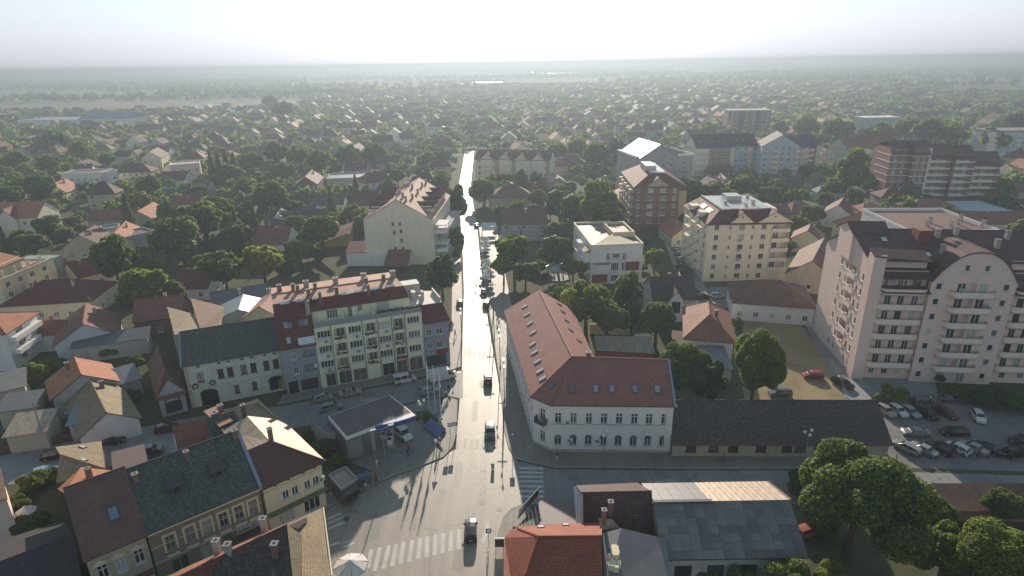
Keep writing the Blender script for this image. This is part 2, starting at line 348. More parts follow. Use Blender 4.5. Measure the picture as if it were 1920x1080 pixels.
# painted crossings: every bar a part of its road
MARK2 = plain('worn_road_paint', (.34, .30, .25), .6, .3, 2.0)
def bar(parent, a, b, w, z, mat=None):
    A, B = Vector(px(*a)), Vector(px(*b)); d = (B-A).normalized(); n = Vector((-d.y, d.x))*w*.5
    MB().face([(*(A-n), z), (*(B-n), z), (*(B+n), z), (*(A+n), z)][::1]).build('crossing_stripe', mat or MARK, parent)
zb = [(480, 990), (545, 1020), (635, 995), (720, 970), (805, 945), (890, 925), (980, 895), (1065, 880), (1145, 860), (1225, 840), (1305, 820), (1385, 800), (1625, 745)]
zt = [(515, 800), (600, 780), (690, 760), (765, 745), (835, 725), (925, 705), (1005, 685), (1075, 672), (1155, 655), (1235, 637), (1315, 620), (1395, 600), (1685, 535)]
Z1 = lambda p: (600+p[0]*.1875, 880+p[1]*.1875)
for a, b in zip(zb, zt): bar(plaza, Z1(a), Z1(b), .5, .022)
for v in (878, 886, 894, 902.5, 911.5, 921, 931): bar(cross, (973, v), (1019, v+.6), .45, .026)
for i in range(8): bar(road, (858+i*12.3, 846), (861+i*11.6, 824), .5, .0155, MARK2)
for i in range(6): bar(road, (871+i*9.2, 668), (872+i*8.9, 655), .45, .0155, MARK2)
for a, b in (((613, 974), (640, 962)), ((614, 982), (643, 970)), ((615, 992), (646, 979)), ((617, 1024), (637, 1017)), ((645, 1026), (664, 1017)), ((640, 1020), (660, 1012))): bar(plaza, a, b, .45, .022)
# manholes and repaired patches
PATCH = asphalt('repair_asphalt', (.2, .18, .155), .5)
IRON = plain('cast_iron', (.07, .065, .06), .5, .2)
for (pts) in ([(893, 884), (910, 884), (909, 908), (891, 907)], [(894, 928), (921, 928), (923, 949), (892, 949)], [(903, 909), (911, 909), (912, 927), (901, 927)]):
    MB().face([(*px(*p), .0215) for p in pts][::-1]).build('repair_patch', PATCH, plaza)
for (u, v) in ((906, 882), (936, 956), (904, 943), (852, 696), (860, 698), (649, 973)):
    x, y = px(u, v); q = MB(); q.prism([(x+.4*math.cos(a*.7854), y+.4*math.sin(a*.7854)) for a in range(8)], .0, .03); q.build('manhole_cover', IRON, plaza)

rnd = random.Random(31); PM_ = [asphalt('patch_dark', (.21, .19, .165), .55), asphalt('patch_pale', (.33, .30, .25), .6)]
for i, (u, v, w, l_) in enumerate(((700, 990, 2.2, 5), (830, 930, 1.4, 3), (770, 905, 1.8, 2.2), (860, 890, 1.2, 6), (890, 770, 1.1, 7), (905, 720, 1.4, 3), (880, 660, 1.2, 5), (740, 1040, 2.6, 1.8), (860, 1050, 1.5, 4), (820, 1010, .8, 6), (1100, 895, 5, .9), (1250, 905, 3, 1.4), (1400, 895, 6, .8), (690, 750, 3, 1.2), (560, 775, 4, 1.0), (450, 795, 2.5, 1.5), (200, 850, 3, 1.2))):
    x, y = px(u, v); par = plaza if v > 850 and u < 960 else cross if u > 960 else road2 if u < 850 else road; z = {plaza.name: .0205, cross.name: .0245, road2.name: .0165, road.name: .0125}[par.name]; n = 10
    MB().face([(x+w/2*math.copysign(abs(math.cos(2*math.pi*k/n))**.5, math.cos(2*math.pi*k/n))*rnd.uniform(.85, 1.1), y+l_/2*math.copysign(abs(math.sin(2*math.pi*k/n))**.5, math.sin(2*math.pi*k/n))*rnd.uniform(.85, 1.1), z) for k in range(n)]).build('repair_patch', PM_[i % 2], par)
# ---------------------------------------------------------------- building kit
WHITE = plain('white_paint', (.72, .72, .70), .6, .1)
GREYW = plain('grey_window_frame', (.42, .40, .37), .6, .1)
BROWNW = plain('brown_window_frame', (.13, .075, .045), .6, .2)
GLASS = glass('window_glass', (.030, .034, .040)); CURT = glass('curtained_glass', (.17, .17, .165), .15); BLIND = plain('lowered_blind', (.50, .49, .46), .6, .08)
METAL = plain('zinc_sheet', (.34, .36, .38), .38, .12, metal=.6)
LEAD = plain('flashing', (.30, .35, .42), .45, .15, metal=.4)
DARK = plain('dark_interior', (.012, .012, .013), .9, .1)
CHIM = brick('chimney_brick', (.26, .12, .08), (.25, .22, .2), .25, .08)
CHIMW = plain('chimney_plaster', (.40, .37, .33), .85, .25)
WOOD = plain('weathered_wood', (.10, .075, .055), .8, .3)
ACW = plain('air_conditioner_casing', (.62, .61, .58), .5, .08)
RAIL = plain('railing_metal', (.10, .10, .11), .5, .1)
_W = {}
STY = {'1': (1, 0), '2': (2, 0), '2t': (2, .32), '3': (3, 0), '4': (4, 0), '3t': (3, .3), '1t': (1, .3), '6': (6, 0)}
def win_mesh(w, h, sty, frame, gl, sill, far):
    k = (round(w, 2), round(h, 2), sty, frame.name, gl.name, sill, far)
    if k in _W: return _W[k]
    n, tr = STY[sty]; fb = .10 if not far else .12
    f = MB(); f.box(-w/2, -.03, 0, -w/2+fb, .05, h).box(w/2-fb, -.03, 0, w/2, .05, h).box(-w/2+fb, -.03, 0, w/2-fb, .05, fb).box(-w/2+fb, -.03, h-fb, w/2-fb, .05, h)
    for i in range(1, n): x = -w/2+w*i/n; f.box(x-fb*.55, -.025, fb, x+fb*.55, .04, h-fb)
    if tr: f.box(-w/2+fb, -.028, h*(1-tr)-fb/2, w/2-fb, .045, h*(1-tr)+fb/2)
    if sill: f.box(-w/2-.08, -.30, -.08, w/2+.08, .05, 0)
    p = MB()
    y = .03
    if far:
        f.face([(-w/2+fb, y, fb), (w/2-fb, y, fb), (w/2-fb, y, h-fb), (-w/2+fb, y, h-fb)], 1); r = (f.mesh('window', [frame, gl]), None)
    else:
        p.face([(-w/2+fb/2, y, fb/2), (w/2-fb/2, y, fb/2), (w/2-fb/2, y, h-fb/2), (-w/2+fb/2, y, h-fb/2)]); r = (f.mesh('window', [frame]), p.mesh('pane', [gl]))
    _W[k] = r; return r
def pick_glass(rnd=random):
    r = rnd.random(); return GLASS if r < .62 else (CURT if r < .88 else BLIND)
def window(parent, x, y, z, w, h, rz=0.0, sty='2', frame=None, gl=None, sill=True, far=False):
    a, b = win_mesh(w, h, sty, frame or WHITE, gl or pick_glass(), sill, far)
    o = obj('window', a, parent, (x, y, z), rz)
    if b: obj('pane', b, o)
    return o
def facade(mb, p, q, z0, z1, ops, rec=.16, m=0):
    """a wall from p to q (outside on the right hand) with real openings (x0, z0, x1, z1[, depth])"""
    p = Vector(p); q = Vector(q); L = (q-p).length; d = (q-p)/L; n = Vector((-d.y, d.x))
    W = lambda x, z, dep=0: (*(p+d*x+n*dep), z)
    xs = sorted({0, L, *[o[0] for o in ops], *[o[2] for o in ops]}); zs = sorted({z0, z1, *[o[1] for o in ops], *[o[3] for o in ops]})
    xs = [x for x in xs if -1e-6 <= x <= L+1e-6]; zs = [z for z in zs if z0-1e-6 <= z <= z1+1e-6]
    for i in range(len(xs)-1):
        # runs of solid cells become one tall quad
        run = None
        for j in range(len(zs)):
            solid = j < len(zs)-1 and not any(o[0]-1e-6 <= xs[i] and xs[i+1] <= o[2]+1e-6 and o[1]-1e-6 <= zs[j] and zs[j+1] <= o[3]+1e-6 for o in ops)
            if solid and run is None: run = zs[j]
            if not solid and run is not None:
                mb.face([W(xs[i], run), W(xs[i+1], run), W(xs[i+1], zs[j]), W(xs[i], zs[j])], m); run = None
    for o in ops:
        a, b, c, e = o[:4]; r = o[4] if len(o) > 4 else rec
        mb.face([W(a, b), W(a, b, r), W(a, e, r), W(a, e)][::-1], m); mb.face([W(c, b), W(c, b, r), W(c, e, r), W(c, e)], m)
        mb.face([W(a, b), W(c, b), W(c, b, r), W(a, b, r)], m); mb.face([W(a, e), W(c, e), W(c, e, r), W(a, e, r)][::-1], m)
        if len(o) > 4: mb.face([W(a, b, r), W(c, b, r), W(c, e, r), W(a, e, r)], m)
    return mb

class B:
    """a building: an Empty at its front left corner; x runs along the front, y into the depth"""
    def __init__(s, name, label, cat, x, y, ang, w, d, group=None, z=0.0):
        s.root = thing(name, label, cat, x, y, z, ang, group); s.w, s.d = w, d; s.x, s.y, s.ang = x, y, ang
        FOOT.append((x, y, ang, w, d))
    @classmethod
    def at(cls, name, label, cat, a, b, h, d, group=None, back=0.0):
        A, Bq = Vector(px(*a, h)), Vector(px(*b, h)); v = Bq-A; n = Vector((-v.y, v.x)).normalized()*back
        return cls(name, label, cat, A.x+n.x, A.y+n.y, math.atan2(v.y, v.x), v.length, d, group)
    def part(s, name, mb, mats, parent=None, smooth=False): return mb.build(name, mats, parent or s.root, smooth=smooth)
    def corners(s, side):
        w, d = s.w, s.d
        return {'f': ((0, 0), (w, 0), 0.0), 'r': ((w, 0), (w, d), R(90)), 'b': ((w, d), (0, d), R(180)), 'l': ((0, d), (0, 0), R(-90))}[side]
    def walls(s, h, mat, wins={}, rec=.16, far=False, gable=None, rise=0, frame=None, sill=True, name='wall', z0=0.0, holes={}):
        """wins: side -> list of (centre, z, w, h, style)"""
        mb = MB()
        for side in 'frbl':
            p, q, rz = s.corners(side); ops = [(c-w/2, z, c+w/2, z+hh) for (c, z, w, hh, *_) in wins.get(side, [])]+list(holes.get(side, []))
            facade(mb, p, q, z0, h, ops, rec)
        w, d = s.w, s.d
        if gable == 'x': mb.face([(w, 0, h), (w, d, h), (w, d/2, h+rise)]); mb.face([(0, d, h), (0, 0, h), (0, d/2, h+rise)])
        if gable == 'y': mb.face([(0, 0, h), (w, 0, h), (w/2, 0, h+rise)]); mb.face([(w, d, h), (0, d, h), (w/2, d, h+rise)])
        o = s.part(name, mb, mat)
        for side, lst in wins.items():
            for t in lst: s.win(side, *t, rec=rec, far=far, frame=frame, sill=sill)
        return o
    def pos(s, side, c, dep=0.0):
        p, q, rz = s.corners(side); p = Vector(p); q = Vector(q); d = (q-p).normalized(); n = Vector((-d.y, d.x)); v = p+d*c+n*dep
        return v.x, v.y, rz
    def win(s, side, c, z, w, h, sty='2', gl=None, rec=.16, far=False, frame=None, sill=True):
        x, y, rz = s.pos(side, c, rec-.06); return window(s.root, x, y, z, w, h, rz, sty, frame, gl, sill, far)
    def box(s, name, side, c0, c1, out0, out1, z0, z1, mat, parent=None):
        """a box on a wall: from c0 to c1 along it, from out0 to out1 metres outside it"""
        p, q, rz = s.corners(side); p = Vector(p); q = Vector(q); d = (q-p).normalized(); n = Vector((d.y, -d.x))
        P = [p+d*c0+n*out0, p+d*c1+n*out0, p+d*c1+n*out1, p+d*c0+n*out1]
        mb = MB().prism(P, z0, z1, bottom=True); return s.part(name, mb, mat, parent)
    def roof(s, kind, h, rise, mat, oh=.45, og=.3, hl=None, hr=None, t=.16, under=None, ridge_mat=None, pos=None):
        """gable or hip roof; kind x: ridge along the front, y: ridge into the depth; hl/hr: how far the ridge stops short at its ends"""
        w, d = s.w, s.d; mb = MB(); under = under or WOOD
        L, S = (w, d) if kind[-1] == 'x' else (d, w)
        hl = (S/2 if 'h' in kind else 0) if hl is None else hl; hr = (S/2 if 'h' in kind else 0) if hr is None else hr
        dz = oh*rise/(S/2)
        def P(a, b, z): return (a, b, z) if kind[-1] == 'x' else (w-b, a, z) if True else None
        el = -oh if hl else -og; er = L+oh if hr else L+og
        rl = hl if hl else -og; rr = L-hr if hr else L+og
        zr = h+rise+.06; ze = h-dz+.06
        E1, E2, E3, E4 = P(el, -oh, ze), P(er, -oh, ze), P(er, S+oh, ze), P(el, S+oh, ze); K1, K2 = P(rl, S/2, zr), P(rr, S/2, zr)
        mb.slab([E1, E2, K2, K1], t, 0, 1); mb.slab([E3, E4, K1, K2], t, 0, 1)
        if hl: mb.slab([E4, E1, K1], t, 0, 1)
        if hr: mb.slab([E2, E3, K2], t, 0, 1)
        o = s.part('roof', mb, [mat, under])
        rb = MB(); rb.tube(K1, K2, .13, 6)
        if hl: rb.tube(E1, K1, .1, 5); rb.tube(E4, K1, .1, 5)
        if hr: rb.tube(E2, K2, .1, 5); rb.tube(E3, K2, .1, 5)
        rb.build('ridge_tiles', ridge_mat or mat, o)
        s.ro = o; s.rk = (kind, h, rise); return o
    def roof_z(s, x, y):
        kind, h, rise = s.rk; S, b = (s.d, y) if kind[-1] == 'x' else (s.w, x)
        return h+.06+rise*(1-abs(b-S/2)/(S/2))
    def chimney(s, x, y, hh=1.3, w=.55, mat=None, cap=True):
        z = s.roof_z(x, y); mb = MB().box(x-w/2, y-w/2, z-.8, x+w/2, y+w/2, z+hh, 0)
        if cap: mb.box(x-w/2-.07, y-w/2-.07, z+hh, x+w/2+.07, y+w/2+.07, z+hh+.1, 1); mb.box(x-w/4, y-w/4, z+hh+.1, x+w/4, y+w/4, z+hh+.12, 2)
        return s.part('chimney', mb, [mat or CHIM, CONC, DARK], s.ro)
    def skylight(s, x, y, w=.8, l=1.1, gl=None):
        """a roof window lying in the slope"""
        kind, h, rise = s.rk; ax = kind[-1] == 'x'; S = s.d if ax else s.w; b = y if ax else x
        k = rise/(S/2)*(1 if b < S/2 else -1)
        mb = MB()
        def q(a, c, off):
            return (x+a, y+c, s.roof_z(x, y)+k*(c if ax else a)+off)
        def ring(hw, hl_, off): return [q(-hw, -hl_, off), q(hw, -hl_, off), q(hw, hl_, off), q(-hw, hl_, off)]
        W_, L_ = (w/2, l/2*math.cos(math.atan(abs(k)))) if ax else (l/2*math.cos(math.atan(abs(k))), w/2)
        mb.slab(ring(W_, L_, .12), .14, 0); mb.face(ring(W_-.09, L_-.09, .135), 1)
        return s.part('skylight', mb, [RAIL, gl or SKYG], s.ro)
    def ac(s, side, c, z):
        x, y, rz = s.pos(side, c, 0); mb = AC_MESH; return obj('air_conditioner', mb, s.root, (x, y, z), rz)
FOOT = []
SKYG = glass('skylight_glass', (.22, .25, .28), .12)
_ac = MB().box(-.42, -.36, 0, .42, -.06, .58, 0).box(-.38, -.06, .1, .38, 0, .16, 1); 
_ac.face([(-.1+.22*math.cos(i*.785), -.365, .29+.22*math.sin(i*.785)) for i in range(8)][::1], 1); AC_MESH = _ac.mesh('air_conditioner', [ACW, RAIL])
def grid(n, x0, x1, zs, w, h, sty='2'):
    return [(x0+(x1-x0)*(i+.5)/n, z, w, h, sty) for z in zs for i in range(n)]
# ---------------------------------------------------------------- tiles and walls of the town
T_SCH = tile('school_tiles', (.235, .105, .085), (.19, .08, .066), (.17, .12, .10), .25); T_RED = tile('red_tiles', (.22, .082, .06), (.13, .055, .043), (.10, .09, .08), .3)
T_MAR = tile('maroon_tiles', (.13, .04, .035), (.09, .03, .03)); T_DRK = tile('old_dark_tiles', (.075, .055, .05), (.04, .035, .035), (.15, .14, .12), .5)
T_BRN = tile('brown_tiles', (.16, .085, .055), (.09, .055, .04), (.12, .11, .085), .4); T_ORA = tile('orange_tiles', (.34, .145, .08), (.27, .105, .06), (.16, .11, .08), .25)
T_GRY = tile('mossy_grey_tiles', (.065, .072, .068), (.04, .048, .045), (.13, .15, .125), .6); T_KHA = tile('khaki_tiles', (.24, .185, .11), (.16, .12, .075), (.12, .11, .08), .4)
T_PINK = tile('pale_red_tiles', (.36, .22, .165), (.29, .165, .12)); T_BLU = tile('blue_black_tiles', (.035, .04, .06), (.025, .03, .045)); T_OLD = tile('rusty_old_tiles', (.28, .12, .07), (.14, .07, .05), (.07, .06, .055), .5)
RUST = ribbed('rusty_sheet', (.36, .22, .15), .5, .55, .2, (.20, .075, .04)); CORR = ribbed('corrugated_grey', (.20, .19, .19), .22, .6, .1, None, 'v', .2)
SHEET = ribbed('tan_sheet', (.40, .33, .25), .6, .5, .15, (.26, .17, .11)); SLATE = plain('bitumen_sheet', (.15, .155, .17), .42, .25, 1.2); FLATM = ribbed('bright_metal_deck', (.48, .47, .45), .8, .34, .5)
P_WHT = plain('white_plaster', (.80, .765, .75), .85, .10, stain=(.62, .60, .57)); P_OLD = plain('faded_green_plaster', (.64, .645, .575), .9, .22, stain=(.38, .38, .34)); P_YEL = plain('lime_yellow_plaster', (.83, .80, .60), .85, .08)
P_BLG = plain('blue_grey_plaster', (.31, .325, .38), .85, .10); P_CRM = plain('cream_plaster', (.78, .67, .47), .85, .10); P_PNK = plain('pale_pink_plaster', (.82, .61, .55), .85, .08)
P_TAN = plain('tan_plaster', (.50, .44, .33), .9, .2, stain=(.25, .22, .18)); P_OCH = plain('ochre_plaster', (.48, .36, .18), .85, .15); P_GRY = plain('grey_plaster', (.44, .43, .42), .9, .18, stain=(.22, .21, .2)); P_BEI = plain('beige_render', (.84, .75, .58), .85, .1, stain=(.66, .58, .45))
BRK = brick('dark_brick', (.24, .10, .075), (.26, .21, .19)); BRK2 = brick('red_brick', (.26, .11, .07), (.24, .2, .18)); MARW = plain('maroon_render', (.20, .06, .05), .8, .15); P_BLW = plain('pale_blue_plaster', (.50, .54, .60), .85, .1)
def hit(u, v, plane):
    """where the line of sight of a photo pixel meets a plane given by three points"""
    a, b, c = [np.array(p, float) for p in plane[:3]]; n = np.cross(b-a, c-a); d = _fw + ((u-960)/FPX)*_r2 - ((v-540)/FPX)*_u2; o = np.array([0, 0, HC])
    t = ((a-o)@n)/(d@n); return o+d*t
def lie(parent, plane, c, w, l, off=(0, 0, 0), mats=None, t=.14, name='skylight'):
    """a roof window lying in a plane of world points, centre c; off: the parent's world position"""
    a, b, e = [Vector(p) for p in plane[:3]]; n = (b-a).cross(e-a).normalized()
    if n.z < 0: n = -n
    h = Vector((0, 0, 1)).cross(n).normalized(); s_ = n.cross(h); c = Vector(c)-Vector(off); mb = MB()
    ring = lambda hw, hl, o: [tuple(c+h*x+s_*y+n*o) for x, y in ((-hw, -hl), (hw, -hl), (hw, hl), (-hw, hl))]
    top = ring(w/2, l/2, t); lo = ring(w/2, l/2, -.05); mb.face(top, 0)
    for i in range(4): j = (i+1) % 4; mb.face((lo[i], lo[j], top[j], top[i]), 0)
    mb.face(ring(w/2-.09, l/2-.09, t+.012), 1)
    return mb.build(name, mats or [RAIL, SKYG], parent)
def stack(parent, c, hh, w=.6, off=(0, 0, 0), mat=None, d=None, cap=True):
    x, y, z = Vector(c)-Vector(off); d = d or w
    mb = MB().box(x-w/2, y-d/2, z-.9, x+w/2, y+d/2, z+hh, 0)
    if cap: mb.box(x-w/2-.08, y-d/2-.08, z+hh, x+w/2+.08, y+d/2+.08, z+hh+.12, 1); mb.box(x-w/4, y-d/4, z+hh+.12, x+w/4, y+d/4, z+hh+.14, 2)
    return mb.build('chimney', [mat or CHIM, CONC, DARK], parent)
def planes(parent, name, polys, mats, off=(0, 0, 0), t=.16, ridges=(), rmat=None, edge=None):
    mb = MB(); o3 = Vector(off)
    for P in polys:
        P = [tuple(Vector(p)-o3) for p in P]; a = sum(P[i][0]*P[(i+1) % len(P)][1]-P[(i+1) % len(P)][0]*P[i][1] for i in range(len(P)))
        mb.slab(P if a > 0 else P[::-1], t, 0, 1 if len(mats) > 1 else 0)
    o = mb.build(name, mats, parent)
    if ridges:
        rb = MB()
        for a, b in ridges: rb.tube(tuple(Vector(a)-o3), tuple(Vector(b)-o3), .14, 6)
        rb.build('ridge_tiles', rmat or mats[0], o)
    return o

# ---------------------------------------------------------------- the old white school with the red L-shaped roof
SX, SY = 5.3, 77.5
rt = thing('school_building', 'old white two-storey school with L-shaped red tiled roof and arched windows', 'building', SX, SY)
FOOT.append((-1.7, 77, 0, 26, 38))
OFF = (SX, SY, 0); E_ = 8.3; Z_ = 12.6
S0, S1, S2, S3, S4, S5, S6 = (23.15, 76.6, E_), (5.3, 77.5, E_), (2.5, 80.0, E_), (-1.7, 113.7, E_), (12.1, 114.0, E_), (13.8, 89.3, E_), (23.7, 88.9, E_)
AP, RR, RN = (9.0, 84.4, Z_), (23.42, 82.8, Z_), (5.3, 113.9, Z_)
ro = planes(rt, 'roof', [[S1, S0, RR, AP], [S2, S1, AP], [S3, S2, AP, RN], [S6, S5, AP, RR], [S5, S4, RN, AP]], [T_SCH, WOOD], OFF, .2, [(AP, RR), (AP, RN), (AP, S1), (AP, S2), (AP, S5)])
W = lambda p, dx, dy: (p[0]-SX+dx, p[1]-SY+dy)
w0, w1, w2, w3, w4, w5, w6 = W(S0, -.15, .45), W(S1, .2, .4), W(S2, .42, .2), W(S3, .45, -.3), W(S4, -.4, -.3), W(S5, -.4, -.4), W(S6, -.15, -.4)
mb = MB(); FWn = math.dist(w1, w0); fx = [(x-330)/1320*FWn for x in (403, 572, 741, 907, 1073, 1240, 1400, 1568)]
ops = [(x-.5, 5.0, x+.5, 6.75) for x in fx]+[(x-.55, 1.25, x+.55, 2.55) for x in fx]
facade(mb, w1, w0, 0, E_, ops, .2)
SL = math.dist(w3, w2); sx_ = [1.6+i*(SL-3.2)/11 for i in range(12)]; ops2 = [(x-.5, 5.0, x+.5, 6.75) for x in sx_]+[(x-.55, 1.25, x+.55, 3.0) for x in sx_]
facade(mb, w3, w2, 0, E_, ops2, .2); CL = math.dist(w2, w1); facade(mb, w2, w1, 0, E_, [(CL/2-.5, 4.7, CL/2+.5, 6.75), (CL/2-.5, 1.25, CL/2+.5, 3.0)], .2)
facade(mb, w0, w6, 0, E_, []); facade(mb, w6, w5, 0, E_, []); facade(mb, w5, w4, 0, E_, []); facade(mb, w4, w3, 0, E_, [])
mb.face([(*w0, E_), (*w6, E_), (RR[0]-SX-.15, RR[1]-SY, Z_-.05)]); mb.face([(*w4, E_), (*w3, E_), (RN[0]-SX, RN[1]-SY-.3, Z_-.05)])
wl = mb.build('wall', P_WHT, rt)
def on_wall(p, q, c, z, dep=.14):
    p, q = Vector(p), Vector(q); d = (q-p).normalized(); n = Vector((-d.y, d.x)); v = p+d*c+n*dep; return v.x, v.y, z, math.atan2(d.y, d.x)
def wwin(parent, p, q, c, z, w, h, sty, **k): x, y, zz, rz = on_wall(p, q, c, z); return window(parent, x, y, zz, w, h, rz, sty, **k)
for x in fx:
    wwin(rt, w1, w0, x, 5.0, 1.0, 1.75, '2t'); wwin(rt, w1, w0, x, 1.25, 1.1, 1.3, '2')
    X, Y, Z, rz = on_wall(w1, w0, x, 2.55, 0)
    a = MB(); arc = [(.56*math.cos(t*math.pi/8), 0, .56*math.sin(t*math.pi/8)) for t in range(9)]
    for i in range(8):
        p, q = arc[i], arc[i+1]; k = 1.22; a.face([(p[0]*k, -.06, p[2]*k), (q[0]*k, -.06, q[2]*k), (q[0], -.06, q[2]), (p[0], -.06, p[2])], 0); a.face([(p[0]*k, 0, p[2]*k), (q[0]*k, 0, q[2]*k), (q[0]*k, -.06, q[2]*k), (p[0]*k, -.06, p[2]*k)], 0)
    a.face([(p[0], -.02, p[2]) for p in arc][::-1], 1); a.build('arched_fanlight', [WHITE, CURT], rt, (X, Y, Z), rz)
for x in sx_: wwin(rt, w3, w2, x, 5.0, 1.0, 1.75, '2t'); wwin(rt, w3, w2, x, 1.25, 1.1, 1.75, '2t')
wwin(rt, w2, w1, CL/2, 4.7, 1.0, 2.05, '2t'); wwin(rt, w2, w1, CL/2, 1.25, 1.0, 1.75, '2t')
def band(name, pts, z0, z1, out, mat, parent):
    mb = MB()
    for a, b in zip(pts[:-1], pts[1:]):
        a, b = Vector(a), Vector(b); d = (b-a).normalized(); n = Vector((d.y, -d.x))*out; mb.prism([a-d*out*.4, b+d*out*.4, b+d*out*.4+n, a-d*out*.4+n], z0, z1, bottom=True)
    return mb.build(name, mat, parent)
band('cornice', [w3, w2, w1, w0], 7.75, 8.12, .22, P_WHT, rt); band('string_course', [w3, w2, w1, w0], 4.35, 4.55, .10, P_WHT, rt); band('plinth', [w3, w2, w1, w0], 0, .55, .09, P_GRY, rt); band('sill_course', [w1, w0], 4.82, 4.94, .12, P_GRY, rt)
band('corner_pilaster', [(w0[0]-.9, w0[1]+.045), w0], .55, 7.75, .12, P_WHT, rt)
mb = MB(); bx, by, bz, brz = on_wall(w2, w1, CL/2, 4.5, 0); mb.box(-.9, -.85, -.05, .9, 0, .1); mb.box(-.9, -.85, .1, -.86, 0, 1.0).box(.86, -.85, .1, .9, 0, 1.0).box(-.86, -.85, .95, .86, -.81, 1.0)
for i in range(9): mb.box(-.8+i*.2, -.85, .1, -.77+i*.2, -.82, .95)
mb.build('balcony', RAIL, rt, (bx, by, bz), brz)
for c, z in ((2.45, 5.05), (2.75, 2.0), (6.9, 1.9)): X, Y, Z, rz = on_wall(w1, w0, c, z, 0); obj('air_conditioner', AC_MESH, rt, (X, Y, Z), rz)
PF, PL, PR = (S1, S0, RR), (S3, S2, AP), (S5, S4, RN)
LITE = [METAL, plain('pale_skylight', (.55, .56, .56), .25, .05)]
for (u, v) in ((984, 575), (989, 590), (994.5, 606.5), (1000.5, 623.5), (999, 645.5), (1003, 661), (1008.5, 678), (1013, 696), (1018, 710)): lie(ro, PL, hit(u, v, PL), .75, 1.25, OFF, LITE)
for (u, v) in ((1072.5, 729), (1117, 729), (1147, 729), (1190.5, 729.5), (1232, 730)): lie(ro, PF, hit(u, v, PF), .85, 1.25, OFF)
PC = (S2, S1, AP); lie(ro, PC, hit(1033, 724, PC), .8, 1.2, OFF)
for (u, v) in ((1049, 571), (1055, 585), (1062, 601), (1069.5, 619), (1085, 639)): lie(ro, PR, hit(u, v, PR), .8, 1.1, OFF)
stack(ro, (AP[0]+2.6, AP[1]+.6, 12.0), 1.0, .7, OFF)
MB().box(RR[0]-SX-.12, -.9, 8.1, RR[0]-SX+.1, .02, 8.2).build('gutter', LEAD, ro)
vb = MB()
for a, b in ((S0, RR), (RR, S6)): vb.tube(tuple(Vector(a)-Vector(OFF)), tuple(Vector(b)-Vector(OFF)), .2, 4)
vb.build('verge_flashing', LEAD, ro)

# ---------------------------------------------------------------- the long low building beside the school
b = B.at('long_low_house', 'long single-storey building with dark mossy tiled roof along the cross street', 'building', (1264, 832), (1672, 833), 2.6, 10.6, back=.45)
wx = [(c-1262)/410*b.w for c in (1297, 1340, 1378, 1431, 1480, 1505, 1540, 1585)]
b.walls(2.75, P_TAN, {'f': [(x, .95, 1.5, 1.15, '3') for x in wx]}, gable='x', rise=3.6, frame=BROWNW)
b.roof('gx', 2.75, 3.6, T_DRK, .45, .25); b.part('gutter', MB().box(-.2, -.62, 2.38, b.w+.2, -.5, 2.5), plain('red_gutter', (.22, .06, .05)), b.ro)
b.box('door', 'f', b.w*.7, b.w*.7+1.1, 0, .05, 0, 2.1, WOOD)
P_HIST = b

# ---------------------------------------------------------------- white ornate town house
b = B.at('ornate_town_house', 'ornate faded pale green town house with grey roof and dark archway', 'building', (342, 687), (527, 655), 8.2, 11.2, back=.4); W_ = b.w
fr = lambda z: (z-370)/(1500-370)*W_
ux = [fr(530), fr(762), fr(872), fr(1028), fr(1143), fr(1297), fr(1412)]
b.walls(8.3, P_OLD, {'f': [(x, 4.6, .95, 1.75, '2t') for x in ux]+[(fr(910), 1.2, .8, 1.6, '2t'), (fr(1120), 1.2, .8, 1.6, '2t')]}, gable='x', rise=3.7, frame=BROWNW, holes={'f': [(fr(490), 0, fr(690), 2.3, 1.2), (fr(1285), .2, fr(1490), 2.4, .5)]})
b.roof('gx', 8.3, 3.7, T_GRY, .4, .15)
for x in ux: b.box('attic_vent', 'f', x-.28, x+.28, .0, .03, 7.35, 7.62, DARK)
for x in ux: b.box('window_hood', 'f', x-.7, x+.7, .0, .2, 6.5, 6.68, P_OLD); b.box('window_apron', 'f', x-.6, x+.6, .0, .1, 4.15, 4.5, P_OLD)
b.box('cornice', 'f', 0, W_, 0, .3, 7.85, 8.1, P_OLD); b.box('string_course', 'f', 0, W_, 0, .16, 3.55, 3.75, P_OLD)
for c in (.25, W_-.3): b.box('quoin_pilaster', 'f', c-.25, c+.25, 0, .1, 0, 7.8, P_TAN)
for c0, c1, zz in ((fr(490), fr(690), 2.3), (fr(1285), fr(1490), 2.4)):
    a = MB(); cx, hw = (c0+c1)/2, (c1-c0)/2; arc = [(cx+hw*math.cos(math.pi-t*math.pi/10), zz+hw*.55*math.sin(t*math.pi/10)) for t in range(11)]
    a.face([(x, -.012, z) for x, z in arc][::-1], 1)
    for (x, z), (x2, z2) in zip(arc[:-1], arc[1:]): a.face([(x, -.1, z), (x2, -.1, z2), (cx+(x2-cx)*1.16, -.1, zz+(z2-zz)*1.16+.04), (cx+(x-cx)*1.16, -.1, zz+(z-zz)*1.16+.04)], 0)
    b.part('arch_head', a, [P_OLD, DARK])
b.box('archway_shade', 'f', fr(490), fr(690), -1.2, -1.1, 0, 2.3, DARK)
b.box('shop_window', 'f', fr(1300), fr(1400), -.4, -.34, .3, 2.3, GLASS); b.box('shop_display', 'f', fr(1405), fr(1485), -.4, -.34, .3, 2.3, plain('yellow_shop_display', (.30, .26, .06), .6, .4, 3))
